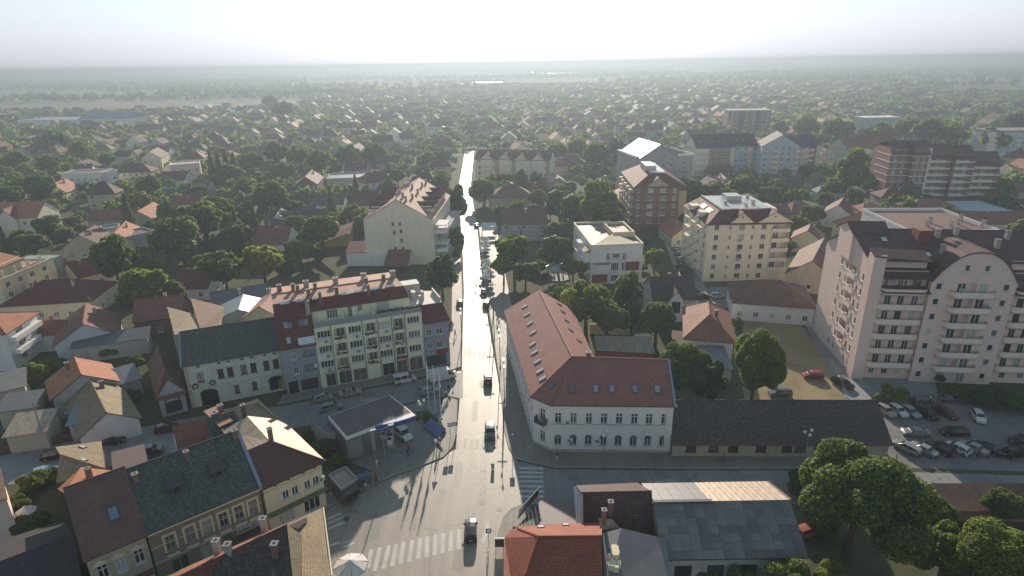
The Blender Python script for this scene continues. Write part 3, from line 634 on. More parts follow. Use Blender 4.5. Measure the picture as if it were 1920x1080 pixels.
for x, z in ((fr(455), 4.0), (fr(650), 4.1)):
    a = MB(); N = 14
    for i in range(N):
        t0, t1 = 2*math.pi*i/N, 2*math.pi*(i+1)/N; a.tube((x+.42*math.cos(t0), -.14, z+.42*math.sin(t0)), (x+.42*math.cos(t1), -.14, z+.42*math.sin(t1)), .11, 5, cap=False)
    b.part('wreath', a, plain('wreath_green', (.03, .05, .02)))
b.part('left_verge', MB().slab([(-.35, -.4, 8.2), (-.1, -.4, 8.2), (-.1, b.d/2, 12.15), (-.35, b.d/2, 12.15)], .3), LEAD, b.ro)
ORN = b
# brown-roofed wing at its left with a shop
b = B.at('brown_roof_wing', 'narrow grey shop house with steep brown and red roof beside the archway', 'house', (296, 745), (345, 732), 4.0, 15, back=.2)
b.walls(4.0, P_GRY, {}, gable='y', rise=2.4, holes={'f': [(.7, .2, b.w-.7, 2.5, .5)]}); b.roof('hy', 4.0, 2.8, T_BRN, .35, .3, hl=2.6, hr=0)
b.box('shop_window', 'f', .75, b.w-.75, -.45, -.4, .3, 2.4, GLASS); b.box('shop_sign', 'f', .8, b.w-.8, .02, .12, 2.65, 3.15, plain('grey_sign', (.16, .17, .19)))
a = MB(); rnd = random.Random(3)
for i in range(8): x = 1.1+i*(b.w-2.4)/8; a.box(x, -.14, 2.78, x+.22, -.125, 2.78+rnd.uniform(.12, .26))
b.part('sign_lettering', a, WHITE)

# ---------------------------------------------------------------- yellow-green apartment block with the maroon mansard
A, Bq = Vector(px(540, 742)), Vector(px(845, 683)); v = Bq-A
b = B('yellow_apartment_block', 'long yellow-green apartment block with maroon mansard, roof chimneys and shops below', 'building', A.x, A.y, math.atan2(v.y, v.x), v.length, 12.5); YB = b; W_ = b.w
x1, x2 = 5.9, 25.0; g_ = lambda z: x1+(z-505)/(1590-505)*(x2-x1); ZF = (4.1, 7.0, 9.9)
mb = MB(); ops = []
for c, n in ((590, 4), (895, 5), (1195, 4), (1500, 5)):
    for z in ZF: ops.append((g_(c)-1.15-x1, z, g_(c)+1.15-x1, z+1.35))
for c in (745, 1050, 1342):
    for z in ZF: ops.append((g_(c)-1.05-x1, z-.75, g_(c)+1.05-x1, z+1.4, 1.1))
shops = [(g_(560), g_(650)), (g_(690), g_(815)), (g_(835), g_(965)), (g_(1140), g_(1260)), (g_(1290), g_(1400)), (g_(1430), g_(1570))]
for s0, s1 in shops: ops.append((s0-x1, .3, s1-x1, 2.7))
facade(mb, (x1, 0), (x2, 0), 0, 12.0, ops, .18); mb.prism([(x1, .01), (x2, .01), (x2, 12.5), (x1, 12.5)], 11.9, 12.0, 0)
b.part('wall', mb, [P_YEL])
for c, n in ((590, '4'), (895, '4'), (1195, '4'), (1500, '4')):
    for z in ZF: window(b.root, g_(c), .12, z, 2.3, 1.35, 0, n); 
for i, (c, z) in enumerate(((590, 6.1), (895, 6.1), (895, 9.0), (590, 9.0), (1195, 9.0), (1500-150, 6.0), (590, 3.3), (1195, 6.1))): b.ac('f', g_(c)+.3, z)
FLW = leafmat('window_box_plants', (.05, .075, .025))
for c in (745, 1050, 1342):
    for z in ZF:
        window(b.root, g_(c)+.2, 1.06, z-.7, 1.5, 2.0, 0, '2', gl=CURT, sill=False)
        bo = b.box('balcony_parapet', 'f', g_(c)-1.05, g_(c)+1.05, .0, .09, z-.75, z-.05, P_YEL)
        a = MB(); rnd = random.Random(int(c+z*10))
        for k in range(50):
            x, zz = g_(c)-1+2*rnd.random(), z-.45+.55*rnd.random()**2*rnd.choice((1, -.6)); q = rnd.uniform(.08, .16); t = rnd.random()*3; y = -.12-rnd.random()*.2
            a.face([(x-q*math.cos(t), y, zz-q*math.sin(t)), (x+q*math.sin(t), y-.06, zz-q*math.cos(t)), (x+q*math.cos(t), y, zz+q*math.sin(t)), (x-q*math.sin(t), y+.05, zz+q*math.cos(t))])
        b.part('flower_box', a, FLW, bo)
SHOPM = [GLASS, CURT, plain('shop_display', (.16, .13, .10), .5, .6, 4)]
for i, (s0, s1) in enumerate(shops): b.box('shop_window', 'f', s0, s1, -.16, -.1, .3, 2.7, SHOPM[i % 3]); b.box('shop_frame', 'f', s0+(s1-s0)*.48, s0+(s1-s0)*.52, -.09, -.03, .3, 2.7, GREYW)
b.box('shop_base', 'f', x1, x2, 0, .05, 0, .28, P_GRY)
for (c0, c1, z0, z1, nm, col) in ((g_(700), g_(815), 2.8, 3.3, 'white_red', (.55, .48, .46)), (g_(1290), g_(1400), 2.75, 3.45, 'red_sign', (.33, .045, .04)), (g_(545), g_(640), 2.8, 3.2, 'pale_sign', (.45, .43, .38)), (g_(1440), g_(1560), 2.8, 3.1, 'dark_sign', (.07, .07, .09))):
    sg = b.box('shop_sign', 'f', c0, c1, .03, .16, z0, z1, plain(nm, col, .5)); a = MB(); rnd = random.Random(int(c0*9))
    for i in range(9): x = c0+.15+i*(c1-c0-.3)/9; a.box(x, -.18, z0+.12, x+(c1-c0)/16, -.165, z0+.12+rnd.uniform(.14, z1-z0-.2))
    b.part('sign_lettering', a, plain('sign_red', (.4, .05, .04)) if nm == 'white_red' else WHITE, sg)
for c in (660, 970, 1125, 1270, 1410): b.part('downpipe', MB().tube((g_(c), -.08, .3), (g_(c), -.08, 12.0), .07, 6), plain('green_pipe', (.12, .15, .10)))
# roof terrace, set-back floor
b.part('terrace_parapet', MB().box(x1, -.05, 12.0, x2, .15, 12.95), [plain('terrace_glazing', (.27, .30, .34), .35, .1)])
mb = MB(); ops = [(g_(860)-x1, 12.1, g_(905)-x1, 14.2), (g_(960)-x1, 12.9, g_(1010)-x1, 14.2), (g_(1150)-x1, 12.1, g_(1290)-x1, 14.2), (g_(650)-x1, 12.4, g_(760)-x1, 14.1)]
facade(mb, (x1, 2.4), (x2-1.6, 2.4), 12, 14.7, ops, .12); b.part('setback_wall', mb, P_YEL)
for (a0, z0, a1, z1), st in zip(ops, ('2', '2', '4', '4')): window(b.root, (a0+a1)/2+x1, 2.48, z0, a1-a0, z1-z0, 0, st, sill=False)
for c in (795, 1100): b.part('terrace_screen', MB().box(g_(c)-.06, .15, 12.0, g_(c)+.06, 2.4, 13.6), P_YEL)
b.part('terrace_pier', MB().box(g_(915)-.3, 1.4, 12, g_(915)+.3, 2.0, 14.3), P_YEL)
a = MB(); rnd = random.Random(4)
for k in range(420):
    x = rnd.uniform(g_(1130), g_(1600)); z = 12.95+rnd.random()*.55*rnd.random(); q = rnd.uniform(.07, .14); t = rnd.random()*3; y = rnd.uniform(-.15, .35)
    a.face([(x-q*math.cos(t), y, z-q*math.sin(t)), (x+q*math.sin(t), y-.06, z-q*math.cos(t)), (x+q*math.cos(t), y, z+q*math.sin(t)), (x-q*math.sin(t), y+.05, z+q*math.cos(t))])
b.part('terrace_plants', a, FLW)
# maroon steep slope + pale low-pitched top
xr = x2-.4
RF = planes(b.root, 'mansard_roof', [[(-.2, -.3, 9.1), (x1, -.3, 9.1), (x1, 3.0, 16.4), (-.2, 3.0, 16.4)], [(x1, 1.9, 14.55), (xr-1.3, 1.9, 14.55), (xr-1.9, 3.0, 16.4), (x1, 3.0, 16.4)]], [T_MAR, WOOD], t=.2)
TP = planes(b.root, 'top_roof', [[(-.2, 3.0, 16.42), (xr-1.9, 3.0, 16.42), (xr-2.4, 7.2, 16.75), (-.2, 7.2, 16.75)], [(-.2, 7.2, 16.75), (xr-2.4, 7.2, 16.75), (xr-2.8, 12.6, 16.2), (-.2, 12.6, 16.2)]], [T_PINK, WOOD], t=.2, ridges=[((-.2, 7.2, 16.77), (xr-2.4, 7.2, 16.77))])
mb = MB(); mb.face([(x1, 0, 12), (x1, 3, 12), (x1, 3, 16.2), (x1, 1.9, 14.4)][::-1]); mb.face([(0, 12.5, 0), (0, 0, 0), (0, 0, 9.2), (0, 3, 16.2), (0, 7.2, 16.6), (0, 12.5, 16.1)]); mb.face([(x2-2, 2.4, 12), (x2-2.6, 12.4, 12), (x2-2.8, 12.4, 16.1), (x2-2.4, 7.2, 16.6), (x2-2.2, 2.6, 15.8)]); mb.face([(x2, 12.5, 0), (0, 12.5, 0), (0, 12.5, 16.1), (x2-2.8, 12.5, 16.1), (x2, 12.5, 12)])
b.part('end_wall', mb, P_BLG)
M2W = lambda p: tuple(b.root.matrix_world @ Vector(p)) if False else (b.x+p[0]*math.cos(b.ang)-p[1]*math.sin(b.ang), b.y+p[0]*math.sin(b.ang)+p[1]*math.cos(b.ang), p[2])
def W2L(b, p): dx, dy = p[0]-b.x, p[1]-b.y; c, s_ = math.cos(b.ang), math.sin(b.ang); return (dx*c+dy*s_, -dx*s_+dy*c, p[2])
PT = [(-.2, 3.0, 16.42), (20, 3.0, 16.42), (20, 7.2, 16.75)]; PTW = [M2W(p) for p in PT]; Z6 = lambda x, y: (500+x*.1875, 500+y*.1875)
for (x, y) in ((160, 372), (207, 364), (315, 348), (360, 342), (480, 322), (770, 276), (812, 270), (920, 250), (962, 244), (1070, 226), (1110, 218), (1215, 200), (1255, 194)):
    h_ = W2L(b, hit(*Z6(x, y), PTW)); lie(TP, PT, h_, .9, 1.1)
for (x, y, w) in ((128, 228, .8), (265, 225, .6), (313, 250, .6), (395, 185, .9), (487, 228, .6), (420, 290, .6), (690, 160, .9), (703, 270, .6), (970, 110, .9), (997, 175, .6), (1170, 140, .6), (1262, 95, .9), (535, 320, .5), (1018, 245, .5)):
    p = Vector(W2L(b, hit(*Z6(x, y), PTW)))
    if p.y > 7.2: p.z = 16.75-(p.y-7.2)*.1
    stack(TP, p, 1.15, w, mat=CHIM if w < .9 else CHIMW)
PMn = [(0, -.3, 9.1), (5, -.3, 9.1), (5, 3.0, 16.4)]
for (x, y) in ((190, 585), (232, 585), (345, 560), (392, 555), (220, 738)): lie(RF, PMn, W2L(b, hit(*Z6(x, y), [M2W(p) for p in PMn])), .8, 1.2)
stack(RF, (x1-.5, 2.2, 14.8), 1.6, .7, mat=CHIMW)
# grey-blue left bay
mb = MB(); gl_ops = [(1.6, z, 2.4, z+1.35) for z in (3.9, 6.7)]+[(3.4, z-.7, 5.5, z+1.5, .9) for z in (3.9, 6.7)]+[(.4, .2, 2.0, 2.6), (2.5, .4, 5.4, 2.6)]
facade(mb, (0, 0), (x1, 0), 0, 9.2, gl_ops, .16); b.part('grey_wall', mb, P_BLG)
for z in (3.9, 6.7): window(b.root, 2.0, .1, z, .8, 1.35, 0, '2'); window(b.root, 4.4, .88, z-.6, 1.6, 2.0, 0, '2', sill=False); b.box('balcony_parapet', 'f', 3.3, 5.6, 0, .12, z-.75, z+.15, P_BLG)
b.box('shop_window', 'f', .4, 2.0, -.15, -.1, .2, 2.6, GLASS); b.box('shop_window', 'f', 2.5, 5.4, -.15, -.1, .4, 2.6, GLASS)
b.part('awning', MB().slab([(3.0, -1.1, 9.9), (5.8, -1.1, 9.9), (5.8, .3, 10.6), (3.0, .3, 10.6)], .08), WHITE)
b.part('top_balcony', MB().box(3.2, -.3, 9.2, 5.6, .2, 9.9).box(3.3, .25, 9.25, 5.5, .3, 10.6, 1), [P_BLG, GLASS])
# grey right corner with terraces
mb = MB(); ops = [(.7, z, 1.7, z+1.3) for z in (4.0, 6.8)]+[(2.6, z, 3.8, z+1.3) for z in (4.0, 6.8)]+[(.4, .3, 4.3, 2.6)]
facade(mb, (x2, 0), (W_, 0), 0, 9.6, ops, .16); facade(mb, (W_, 0), (W_+.6, 9.5), 0, 9.6, [(1.5, 4, 2.7, 5.3), (5, 4, 6.2, 5.3), (1.5, 6.8, 2.7, 8.1), (5, 6.8, 6.2, 8.1)], .16); facade(mb, (W_+.6, 9.5), (x2, 9.5), 0, 9.6, [])
mb.prism([(x2, 0), (W_, 0), (W_+.6, 9.5), (x2, 9.5)], 9.5, 9.6); b.part('corner_wall', mb, P_BLG)
for z in (4.0, 6.8): window(b.root, x2+1.2, .1, z, 1.0, 1.3, 0, '2'); window(b.root, x2+3.2, .1, z, 1.2, 1.3, 0, '2')
for z in (3.9, 6.6): b.box('corner_balcony', 'f', x2+.2, x2+2.2, .02, .7, z-.9, z-.1, P_BLG)
b.box('shop_window', 'f', x2+.4, W_-.6, -.15, -.1, .3, 2.6, GLASS); b.box('shop_sign', 'f', x2+.3, W_-.4, .02, .12, 2.7, 3.6, plain('dark_red_sign', (.22, .03, .03)))
b.part('corner_roof', MB().slab([(x2+.3, -.3, 9.5), (W_+.3, -.3, 9.5), (W_-.4, 2.4, 12.2), (x2+.3, 2.4, 12.2)], .2).slab([(W_+.3, -.3, 9.5), (W_+.9, 9.6, 9.5), (W_-.2, 8, 12.2), (W_-.4, 2.4, 12.2)], .2), [T_MAR])
TERR = plain('sunlit_terrace', (.55, .50, .44), .7, .15)
b.part('roof_terrace', MB().prism([(x2-2, 2.4), (W_-.4, 2.4), (W_-.2, 9), (x2-2.4, 12)], 11.9, 12.25).box(x2-1.6, 8.6, 12.25, x2+2.0, 11.4, 14.4).box(x2-.3, 5.6, 12.25, x2+.5, 7.8, 13.8).box(W_-.75, 2.8, 12.25, W_-.5, 8.6, 13.1).box(x2+1.4, 5, 12.25, x2+1.9, 6, 13.9).box(x2+.4, 3.0, 12.25, x2+.9, 3.6, 13.9), TERR)
# ---------------------------------------------------------------- pink eight-storey tower
b = B('pink_apartment_tower', 'tall pale pink apartment tower with stacked rounded balconies and arched gable', 'building', 62.0, 99.4, R(-6.6), 41, 21); FH = 2.78
P2 = P_PNK; PARP = plain('balcony_parapet_pink', (.90, .73, .64), .8, .08); T_TOW = tile('tower_tiles', (.10, .05, .05), (.075, .04, .042))
G0, G1 = 9.3, 22.7
mb = MB(); HE = 20.2
ops = []
def rowf(x0, x1, k): return [(x0+(x1-x0)*f-.55, k*FH+.15, x0+(x1-x0)*f+.55, k*FH+2.25) for f in (.22, .5, .8)]
for k in range(1, 7): ops += rowf(1.6, 9.2, k)+rowf(22.9, 30.5, k)+rowf(31.5, 40, k)
ops += [(x-.5, .9, x+.5, 2.1) for x in (3, 5.2, 7.4, 25, 28, 33, 37)]
facade(mb, (0, 0), (G0, 0), 0, HE-2.6, [o for o in ops if o[2] < G0], .15); facade(mb, (G1, 0), (41, 0), 0, HE-2.6, [(o[0]-G1, o[1], o[2]-G1, o[3]) for o in ops if o[0] > G1], .15)
SIDE = []
for k in range(0, 7): SIDE += [(c, k*FH+.9, .8, 1.3, '1') for c in (3.2, 5.0, 10.2, 12.6)]
lw = [(21-c-w/2, z, 21-c+w/2, z+h) for (c, z, w, h, _) in SIDE]
logg = [(21-9.3, k*FH+.1, 21-6.2, k*FH+2.4, 1.2) for k in range(1, 7)]
facade(mb, (0, 21), (0, 0), 0, HE, lw+logg, .15); facade(mb, (41, 0), (41, 21), 0, HE, []); facade(mb, (41, 21), (0, 21), 0, HE, [])
# upright corner pier
mb.prism([(-.5, -.7), (1.5, -.7), (1.5, .05), (.02, .05), (.02, 1.6), (-.5, 1.6)], 0, 22.6)
wl = b.part('wall', mb, P2)
for o in ops: window(b.root, (o[0]+o[2])/2, .09, o[1], o[2]-o[0], o[3]-o[1], 0, '2', frame=random.choice((WHITE, GREYW, BROWNW)), sill=False)
for (c, z, w, h, st) in SIDE: x, y, rz = b.pos('l', 21-c, .09); window(b.root, x, y, z, w, h, rz, st)
for i, o in enumerate(logg):
    bo = MB().box(-.12, 21-o[2]-.1, o[1]-.1, .05, 21-o[0]+.1, o[1]+.95); b.part('loggia_parapet', bo, PARP)
    if i % 2 == 0 or i > 2: obj('air_conditioner', AC_MESH, b.root, (-.1, 6.6, o[1]+1.0), R(-90))
def rbalc(x0, x1, z, out, y0=0.0, top=1.05):
    """a balcony with rounded ends: slab and parapet as one part"""
    r = min(1.0, out); pts = [(x0, y0)]+[(x0+r-r*math.cos(t*math.pi/8), y0-out+r-r*math.sin(t*math.pi/8)) for t in range(5)]+[(x1-r+r*math.sin(t*math.pi/8), y0-out+r-r*math.cos(t*math.pi/8)) for t in range(5)]+[(x1, y0)]
    mb = MB().prism(pts, z-.18, z, bottom=True)
    for a, c in zip(pts[:-1], pts[1:]):
        d = Vector(c)-Vector(a)
        if d.length < .02: continue
        n = Vector((-d.y, d.x)).normalized()*.12; mb.prism([a, c, Vector(c)+n, Vector(a)+n], z-.18, z+top*.92)
    o = b.part('balcony', mb, PARP); rb = MB()
    for a, c in zip(pts[:-1], pts[1:]): rb.tube((*a, z+top), (*c, z+top), .035, 4, cap=False)
    for a in pts[1:-1]: rb.tube((*a, z+top*.7), (*a, z+top), .025, 4, cap=False)
    rb.build('handrail', RAIL, o); return o
for k in range(1, 7): rbalc(1.4, 9.15, k*FH, 1.3); rbalc(22.85, 30.6, k*FH, 1.3); rbalc(31.4, 40, k*FH, 1.3)
# gabled projection with curved head
gw = G1-G0; mb = MB(); go = []
for k in range(0, 7): go += [(1.3-.5, k*FH+.95, 1.3+.5, k*FH+2.15), (gw-1.5-.5, k*FH+.95, gw-1.5+.5, k*FH+2.15)]+([(4.2, k*FH+.1, 5.6, k*FH+2.2), (7.6, k*FH+.1, 9.0, k*FH+2.2)])
go += [(4.6, 21.0, 5.5, 22.2), (7.7, 21.0, 8.6, 22.2)]
facade(mb, (G0, -.9), (G1, -.9), 0, 19.2, [o for o in go if o[3] < 19.2+.1], .15)
arc = []
for i in range(13):
    t = i/12; x = gw*t; arc.append((x, 19.2+5.2*(1-abs(2*t-1)**2.3)))
a2 = MB(); 
for i in range(12):
    (xa, za), (xb, zb_) = arc[i], arc[i+1]; mb.face([(G0+xa, -.9, 19.2), (G0+xb, -.9, 19.2), (G0+xb, -.9, zb_), (G0+xa, -.9, za)])
    a2.slab([(G0+xa, -1.15, za+.12), (G0+xb, -1.15, zb_+.12), (G0+xb, 10.5, zb_+.12), (G0+xa, 10.5, za+.12)], .25)
mb.face([(G0, -.9, 0), (G0, -.9, 19.2), (G0, 0, 19.2), (G0, 0, 0)]); mb.face([(G1, 0, 0), (G1, 0, 19.2), (G1, -.9, 19.2), (G1, -.9, 0)])
b.part('gable_wall', mb, P2); gr = b.part('gable_roof', a2, [T_TOW])
for o in go:
    if o[3] < 19.3: window(b.root, G0+(o[0]+o[2])/2, -.81, o[1], o[2]-o[0], o[3]-o[1], 0, '2' if o[0] > 3 and o[0] < 10 else '1', sill=o[3]-o[1] < 1.5)
for x in (5.05, 8.15): window(b.root, G0+x, -.93, 21.0, .9, 1.2, 0, '1')
for k in range(1, 7): rbalc(G0+3.2, G0+10.0, k*FH, 1.3, -.9); b.part('balcony_divider', MB().box(G0+6.55, -2.1, k*FH, G0+6.65, -.9, k*FH+2.4), P2)
for (x, z) in ((4.9, 17.4), (9.5, 14.8), (27, 9.2)): obj('air_conditioner', AC_MESH, b.root, (G0+x if x < 20 else x, -.92 if x < 20 else -.02, z), 0)
# attic floor behind a shade, roofs
for (xa, xb) in ((1.5, G0), (G1, 41)):
    b.part('attic_wall', MB().box(xa, .6, 17.6, xb, .8, 20.4).box(xa, 1.6, 20.4, xb, 1.8, 22.2), P2)
    b.part('attic_canopy', MB().slab([(xa, -1.5, 17.1), (xb, -1.5, 17.1), (xb, .2, 17.9), (xa, .2, 17.9)], .15).slab([(xa, -1.2, 19.6), (xb, -1.2, 19.6), (xb, 1.7, 20.7), (xa, 1.7, 20.7)], .15), [T_TOW])
    for i in range(3): window(b.root, xa+(xb-xa)*(.2+.3*i), .57, 17.75, 1.3, 1.7, 0, '2', sill=False)
rf = planes(b.root, 'roof', [[(-.4, 1.2, 22.0), (41.3, 1.2, 22.0), (41.3, 10.5, 25.2), (-.4, 10.5, 25.2)], [(-.4, 10.5, 25.2), (41.3, 10.5, 25.2), (41.3, 21.4, 20.0), (-.4, 21.4, 20.0)]], [T_TOW, WOOD], t=.2, ridges=[((-.4, 10.5, 25.2), (41.3, 10.5, 25.2))])
mb = MB(); mb.face([(0, 21, HE), (0, 1.4, HE), (0, 1.4, 22), (0, 10.5, 25)]); mb.box(-.45, 9.0, 19.5, 1.2, 15, 24.8).face([(-.45, 9, 24.8), (-.45, 15, 24.8), (-.45, 12, 26.2)][::-1]).box(-.5, -.75, 22.6, 1.5, 1.4, 23.4); b.part('end_gable', mb, P2)
b.part('dormer_roof', MB().slab([(-.7, 8.8, 24.8), (6, 8.8, 24.8), (6, 12, 26.3), (-.7, 12, 26.3)], .15).slab([(6, 15.2, 24.8), (-.7, 15.2, 24.8), (-.7, 12, 26.3), (6, 12, 26.3)], .15), [T_TOW]); b.part('corner_roof', MB().slab([(-.7, -1.0, 23.4), (8.6, -1.0, 22.6), (8.6, 2.2, 23.6), (-.7, 1.6, 24.2)], .15), [T_TOW])
b.part('stair_head', MB().box(9.5, 6.5, 23, 12.0, 9.0, 26.0), MARW)
PRF = [(-.4, 1.2, 22.0), (41.3, 1.2, 22.0), (41.3, 10.5, 25.2)]
for (x, y) in ((7.6, 3.2), (9.8, 3.0), (12.6, 2.6), (4.2, 7.2)): lie(rf, PRF, (x, y, 22+(y-1.2)*.344), .9, 1.2, mats=[METAL, plain('pale_skylight', (.55, .56, .56))])
for (x, y) in ((12.2, 3.4), (15.0, 5.0), (22.0, 5.4), (25.0, 8.0), (17, 9), (13.5, 8.2), (30, 4), (34, 8)): stack(rf, (x, y, 22+(y-1.2)*.344), 1.4, .7, mat=CHIMW)
# ---------------------------------------------------------------- cream apartments with two front gables
b = B('cream_apartment_block', 'cream six-storey apartment block with bright metal roof deck and twin gables', 'building', 50.3, 152.0, R(.6), 21.0, 21.5)
cz = lambda x: (x-300)/(1080-300)*21.0; FL = [1.0+2.65*k for k in range(6)]; w5_ = []
for k in range(6):
    z = .9+2.62*k
    w5_ += [(cz(385), z, 1.1, 1.25, '2'), (cz(515), z+.2, .5, .7, '1'), (cz(625), z, 1.4, 1.25, '2'), (cz(730), z+.1, .6, 1.0, '1'), (cz(835), z, 1.3, 1.25, '2')]
lg = [(cz(915), .9+2.62*k-.7, 20.9, .9+2.62*k+1.6, 1.3) for k in range(1, 6)]
side = [(c, .9+2.62*k, 1.2, 1.3, '2') for k in range(6) for c in (3.4, 8.8, 14.2, 19.2)]
b.walls(15.6, P_BEI, {'f': w5_, 'l': side}, holes={'f': lg}, frame=GREYW)
for o in lg: b.part('balcony_parapet', MB().box(o[0]-.1, -.5, o[1]-.15, 21.05, .05, o[1]+.85), P_BEI); window(b.root, (o[0]+o[2])/2-.6, 1.25, o[1]+.1, 1.4, 2.0, 0, '2', sill=False)
for k in range(1, 6):
    for y in (4.5, 10, 15.5): b.part('side_balcony', MB().box(-1.1, y-1.7, 2.62*k-.1, 0, y+1.7, 2.62*k+.85), P_BEI)
for k in range(4): obj('air_conditioner', AC_MESH, b.root, (cz(618), -.02, .3+2.62*(k+1)), 0)
rf = planes(b.root, 'roof', [[(-.4, -.4, 15.5), (21.4, -.4, 15.5), (17.2, 3.4, 18.6), (4.0, 3.4, 18.6)], [(-.4, 22, 15.5), (-.4, -.4, 15.5), (4.0, 3.4, 18.6), (4.0, 19.5, 18.6)], [(21.4, -.4, 15.5), (21.4, 22, 15.5), (17.2, 19.5, 18.6), (17.2, 3.4, 18.6)], [(21.4, 22, 15.5), (-.4, 22, 15.5), (4.0, 19.5, 18.6), (17.2, 19.5, 18.6)]], [T_MAR, WOOD], t=.2)
b.part('roof_deck', MB().prism([(3.8, 3.2), (17.4, 3.2), (17.4, 19.6), (3.8, 19.6)], 18.4, 18.72).box(3.7, 3.1, 18.72, 4.1, 19.7, 19.0).box(8.5, 12, 18.72, 12.5, 16.5, 20.1).box(13.5, 7, 18.72, 14.3, 7.8, 20).box(6.5, 8, 18.72, 7.2, 8.7, 19.8).box(11, 5.2, 18.72, 11.7, 5.9, 19.7).box(15, 15, 18.72, 15.7, 15.7, 19.9), FLATM, rf)
for (gx, hw, ap) in ((cz(620), 3.0, 18.6), (cz(930), 4.6, 18.6)):
    mb = MB().face([(gx-hw, -.15, 15.4), (gx+hw, -.15, 15.4), (gx+hw, -.15, 15.9), (gx, -.15, ap-.2), (gx-hw, -.15, 15.9)]).face([(gx-hw, -.15, 15.4), (gx-hw, -.15, 15.9), (gx-hw, .6, 15.9), (gx-hw, .6, 15.4)]); b.part('gable_wall', mb, P_BEI)
    b.part('gable_roof', MB().slab([(gx-hw-.4, -.5, 15.7), (gx, -.5, ap), (gx, 4, ap), (gx-hw-.4, 1.0, 15.7)][::-1], .15).slab([(gx+hw+.4, -.5, 15.7), (gx, -.5, ap), (gx, 4, ap), (gx+hw+.4, 1.0, 15.7)], .15), [T_MAR], rf)
    b.part('round_vent', MB().prism([(gx+.25*math.cos(t*.785), -.2+0*t) for t in range(0)] or [(gx-.2, -.2), (gx+.2, -.2), (gx+.2, -.15), (gx-.2, -.15)], 17.0, 17.4), DARK)
[b.part('terrace', m_, P_BEI) for m_ in (MB().box(17.5, 8, 16.2, 20.8, 15, 17.4), MB().box(-.3, 6, 16.0, 2.5, 9, 17.2), MB().box(-.3, 14, 16.0, 2.5, 17, 17.2))]
for (x, y) in ((5.2, .9), (10.2, .9)): lie(rf, [(-.4, -.4, 15.5), (21.4, -.4, 15.5), (17.2, 3.4, 18.6)], (x, y, 15.5+(y+.4)*.816), .8, .9)
for y in (6, 7.2, 8.4, 11, 12.2, 13.4): lie(rf, [(-.4, 22, 15.5), (-.4, -.4, 15.5), (4.0, 3.4, 18.6)], (2.4, y, 15.5+2.8*.705), .7, 1.2, mats=[METAL, plain('pale_skylight', (.55, .56, .56))])
# ---------------------------------------------------------------- white and maroon office villa
b = B('white_office_villa', 'white office villa with maroon panels, flat brown roof and white parapets', 'building', 20.5, 151.2, R(5), 13.6, 24)
fv = lambda x: (x-405)/(990-405)*13.6
b.walls(10.2, P_WHT, {'f': [(fv(600), 6.4, 1.1, 1.9, '2t'), (fv(690), 6.9, 2.0, 1.3, '4'), (fv(785), 6.4, 1.1, 1.9, '2t'), (fv(680), 3.5, 2.0, 2.2, '4'), (fv(775), 3.5, .9, 2.2, '2'), (fv(680), .6, 2.0, 1.8, '4'), (fv(770), .6, 1.0, 1.8, '2')], 'l': [(c, z, 1.2, 1.5, '2') for c in (4, 9, 14, 19) for z in (3.6, 6.7, .8)]})
b.box('maroon_panel', 'f', fv(800), fv(960), 0, .06, 3.4, 5.8, MARW); b.box('maroon_panel', 'f', fv(800), fv(960), 0, .06, .3, 2.6, MARW); b.box('maroon_panel', 'f', fv(415), fv(600), 0, .06, .3, 2.6, MARW)
b.box('floor_band', 'f', 0, 13.6, 0, .14, 2.75, 3.15, P_WHT); b.box('floor_band', 'f', 0, 13.6, 0, .14, 5.95, 6.25, P_WHT)
for x in (0, fv(625), fv(740), 13.3): b.box('pier', 'f', x, x+.3, 0, .2, 0, 6.0, P_WHT)
b.part('bay', MB().prism([(fv(420), 0), (fv(475), -1.3), (fv(585), -1.3), (fv(635), 0)], 3.2, 5.7, bottom=True), P_WHT); b.part('bay_roof', MB().prism([(fv(410), 0), (fv(470), -1.5), (fv(590), -1.5), (fv(645), 0)], 5.7, 5.85, bottom=True), plain('bay_roof', (.2, .2, .2)))
for z in (3.0, 6.0):
    [b.part('corner_balcony', MB().prism(q_, z-.15, z+.75, bottom=True), P_WHT) for q_ in ([(0, .5), (-2.2, 1.5), (-2.2, 4.5), (0, 5)], [(0, 7), (-2.2, 8), (-2.2, 11), (0, 11.5)])]
[b.part('oriel', MB().prism(q_, 6.1, z_, bottom=True), P_WHT) for q_, z_ in (([(0, .3), (-1.6, 1.0), (-1.6, 3.6), (0, 4.4)], 8.6), ([(0, 7), (-1.8, 8), (-1.8, 11), (0, 12)], 9.2))]
for y in (2.3, 9.5): window(b.root, -1.62 if y < 5 else -1.82, y, 6.6, 1.4, 1.5, R(-90), '2')
b.part('oriel_roof', MB().face([(0, .2, 9.6), (-1.8, .9, 8.6), (-1.8, 3.8, 8.6)][::-1]).face([(0, .2, 9.6), (-1.8, 3.8, 8.6), (0, 4.5, 9.6)][::-1]).face([(.02, .1, 8.6), (-1.8, .9, 8.6), (0, .2, 9.6)]), T_PINK)
BROOF = ribbed('brown_flat_roof', (.19, .095, .075), .6, .6)
rf = b.part('roof_deck', MB().box(.3, .3, 10.0, 13.3, 23.7, 10.22, 0), BROOF)
b.part('parapet', MB().box(-.1, -.1, 10.2, 13.7, .3, 10.75).box(-.1, 23.6, 10.2, 11, 24.1, 10.75).box(-.1, .3, 10.2, .3, 23.6, 10.75).box(13.3, .3, 10.2, 13.7, 12, 10.75), P_CRM, rf)
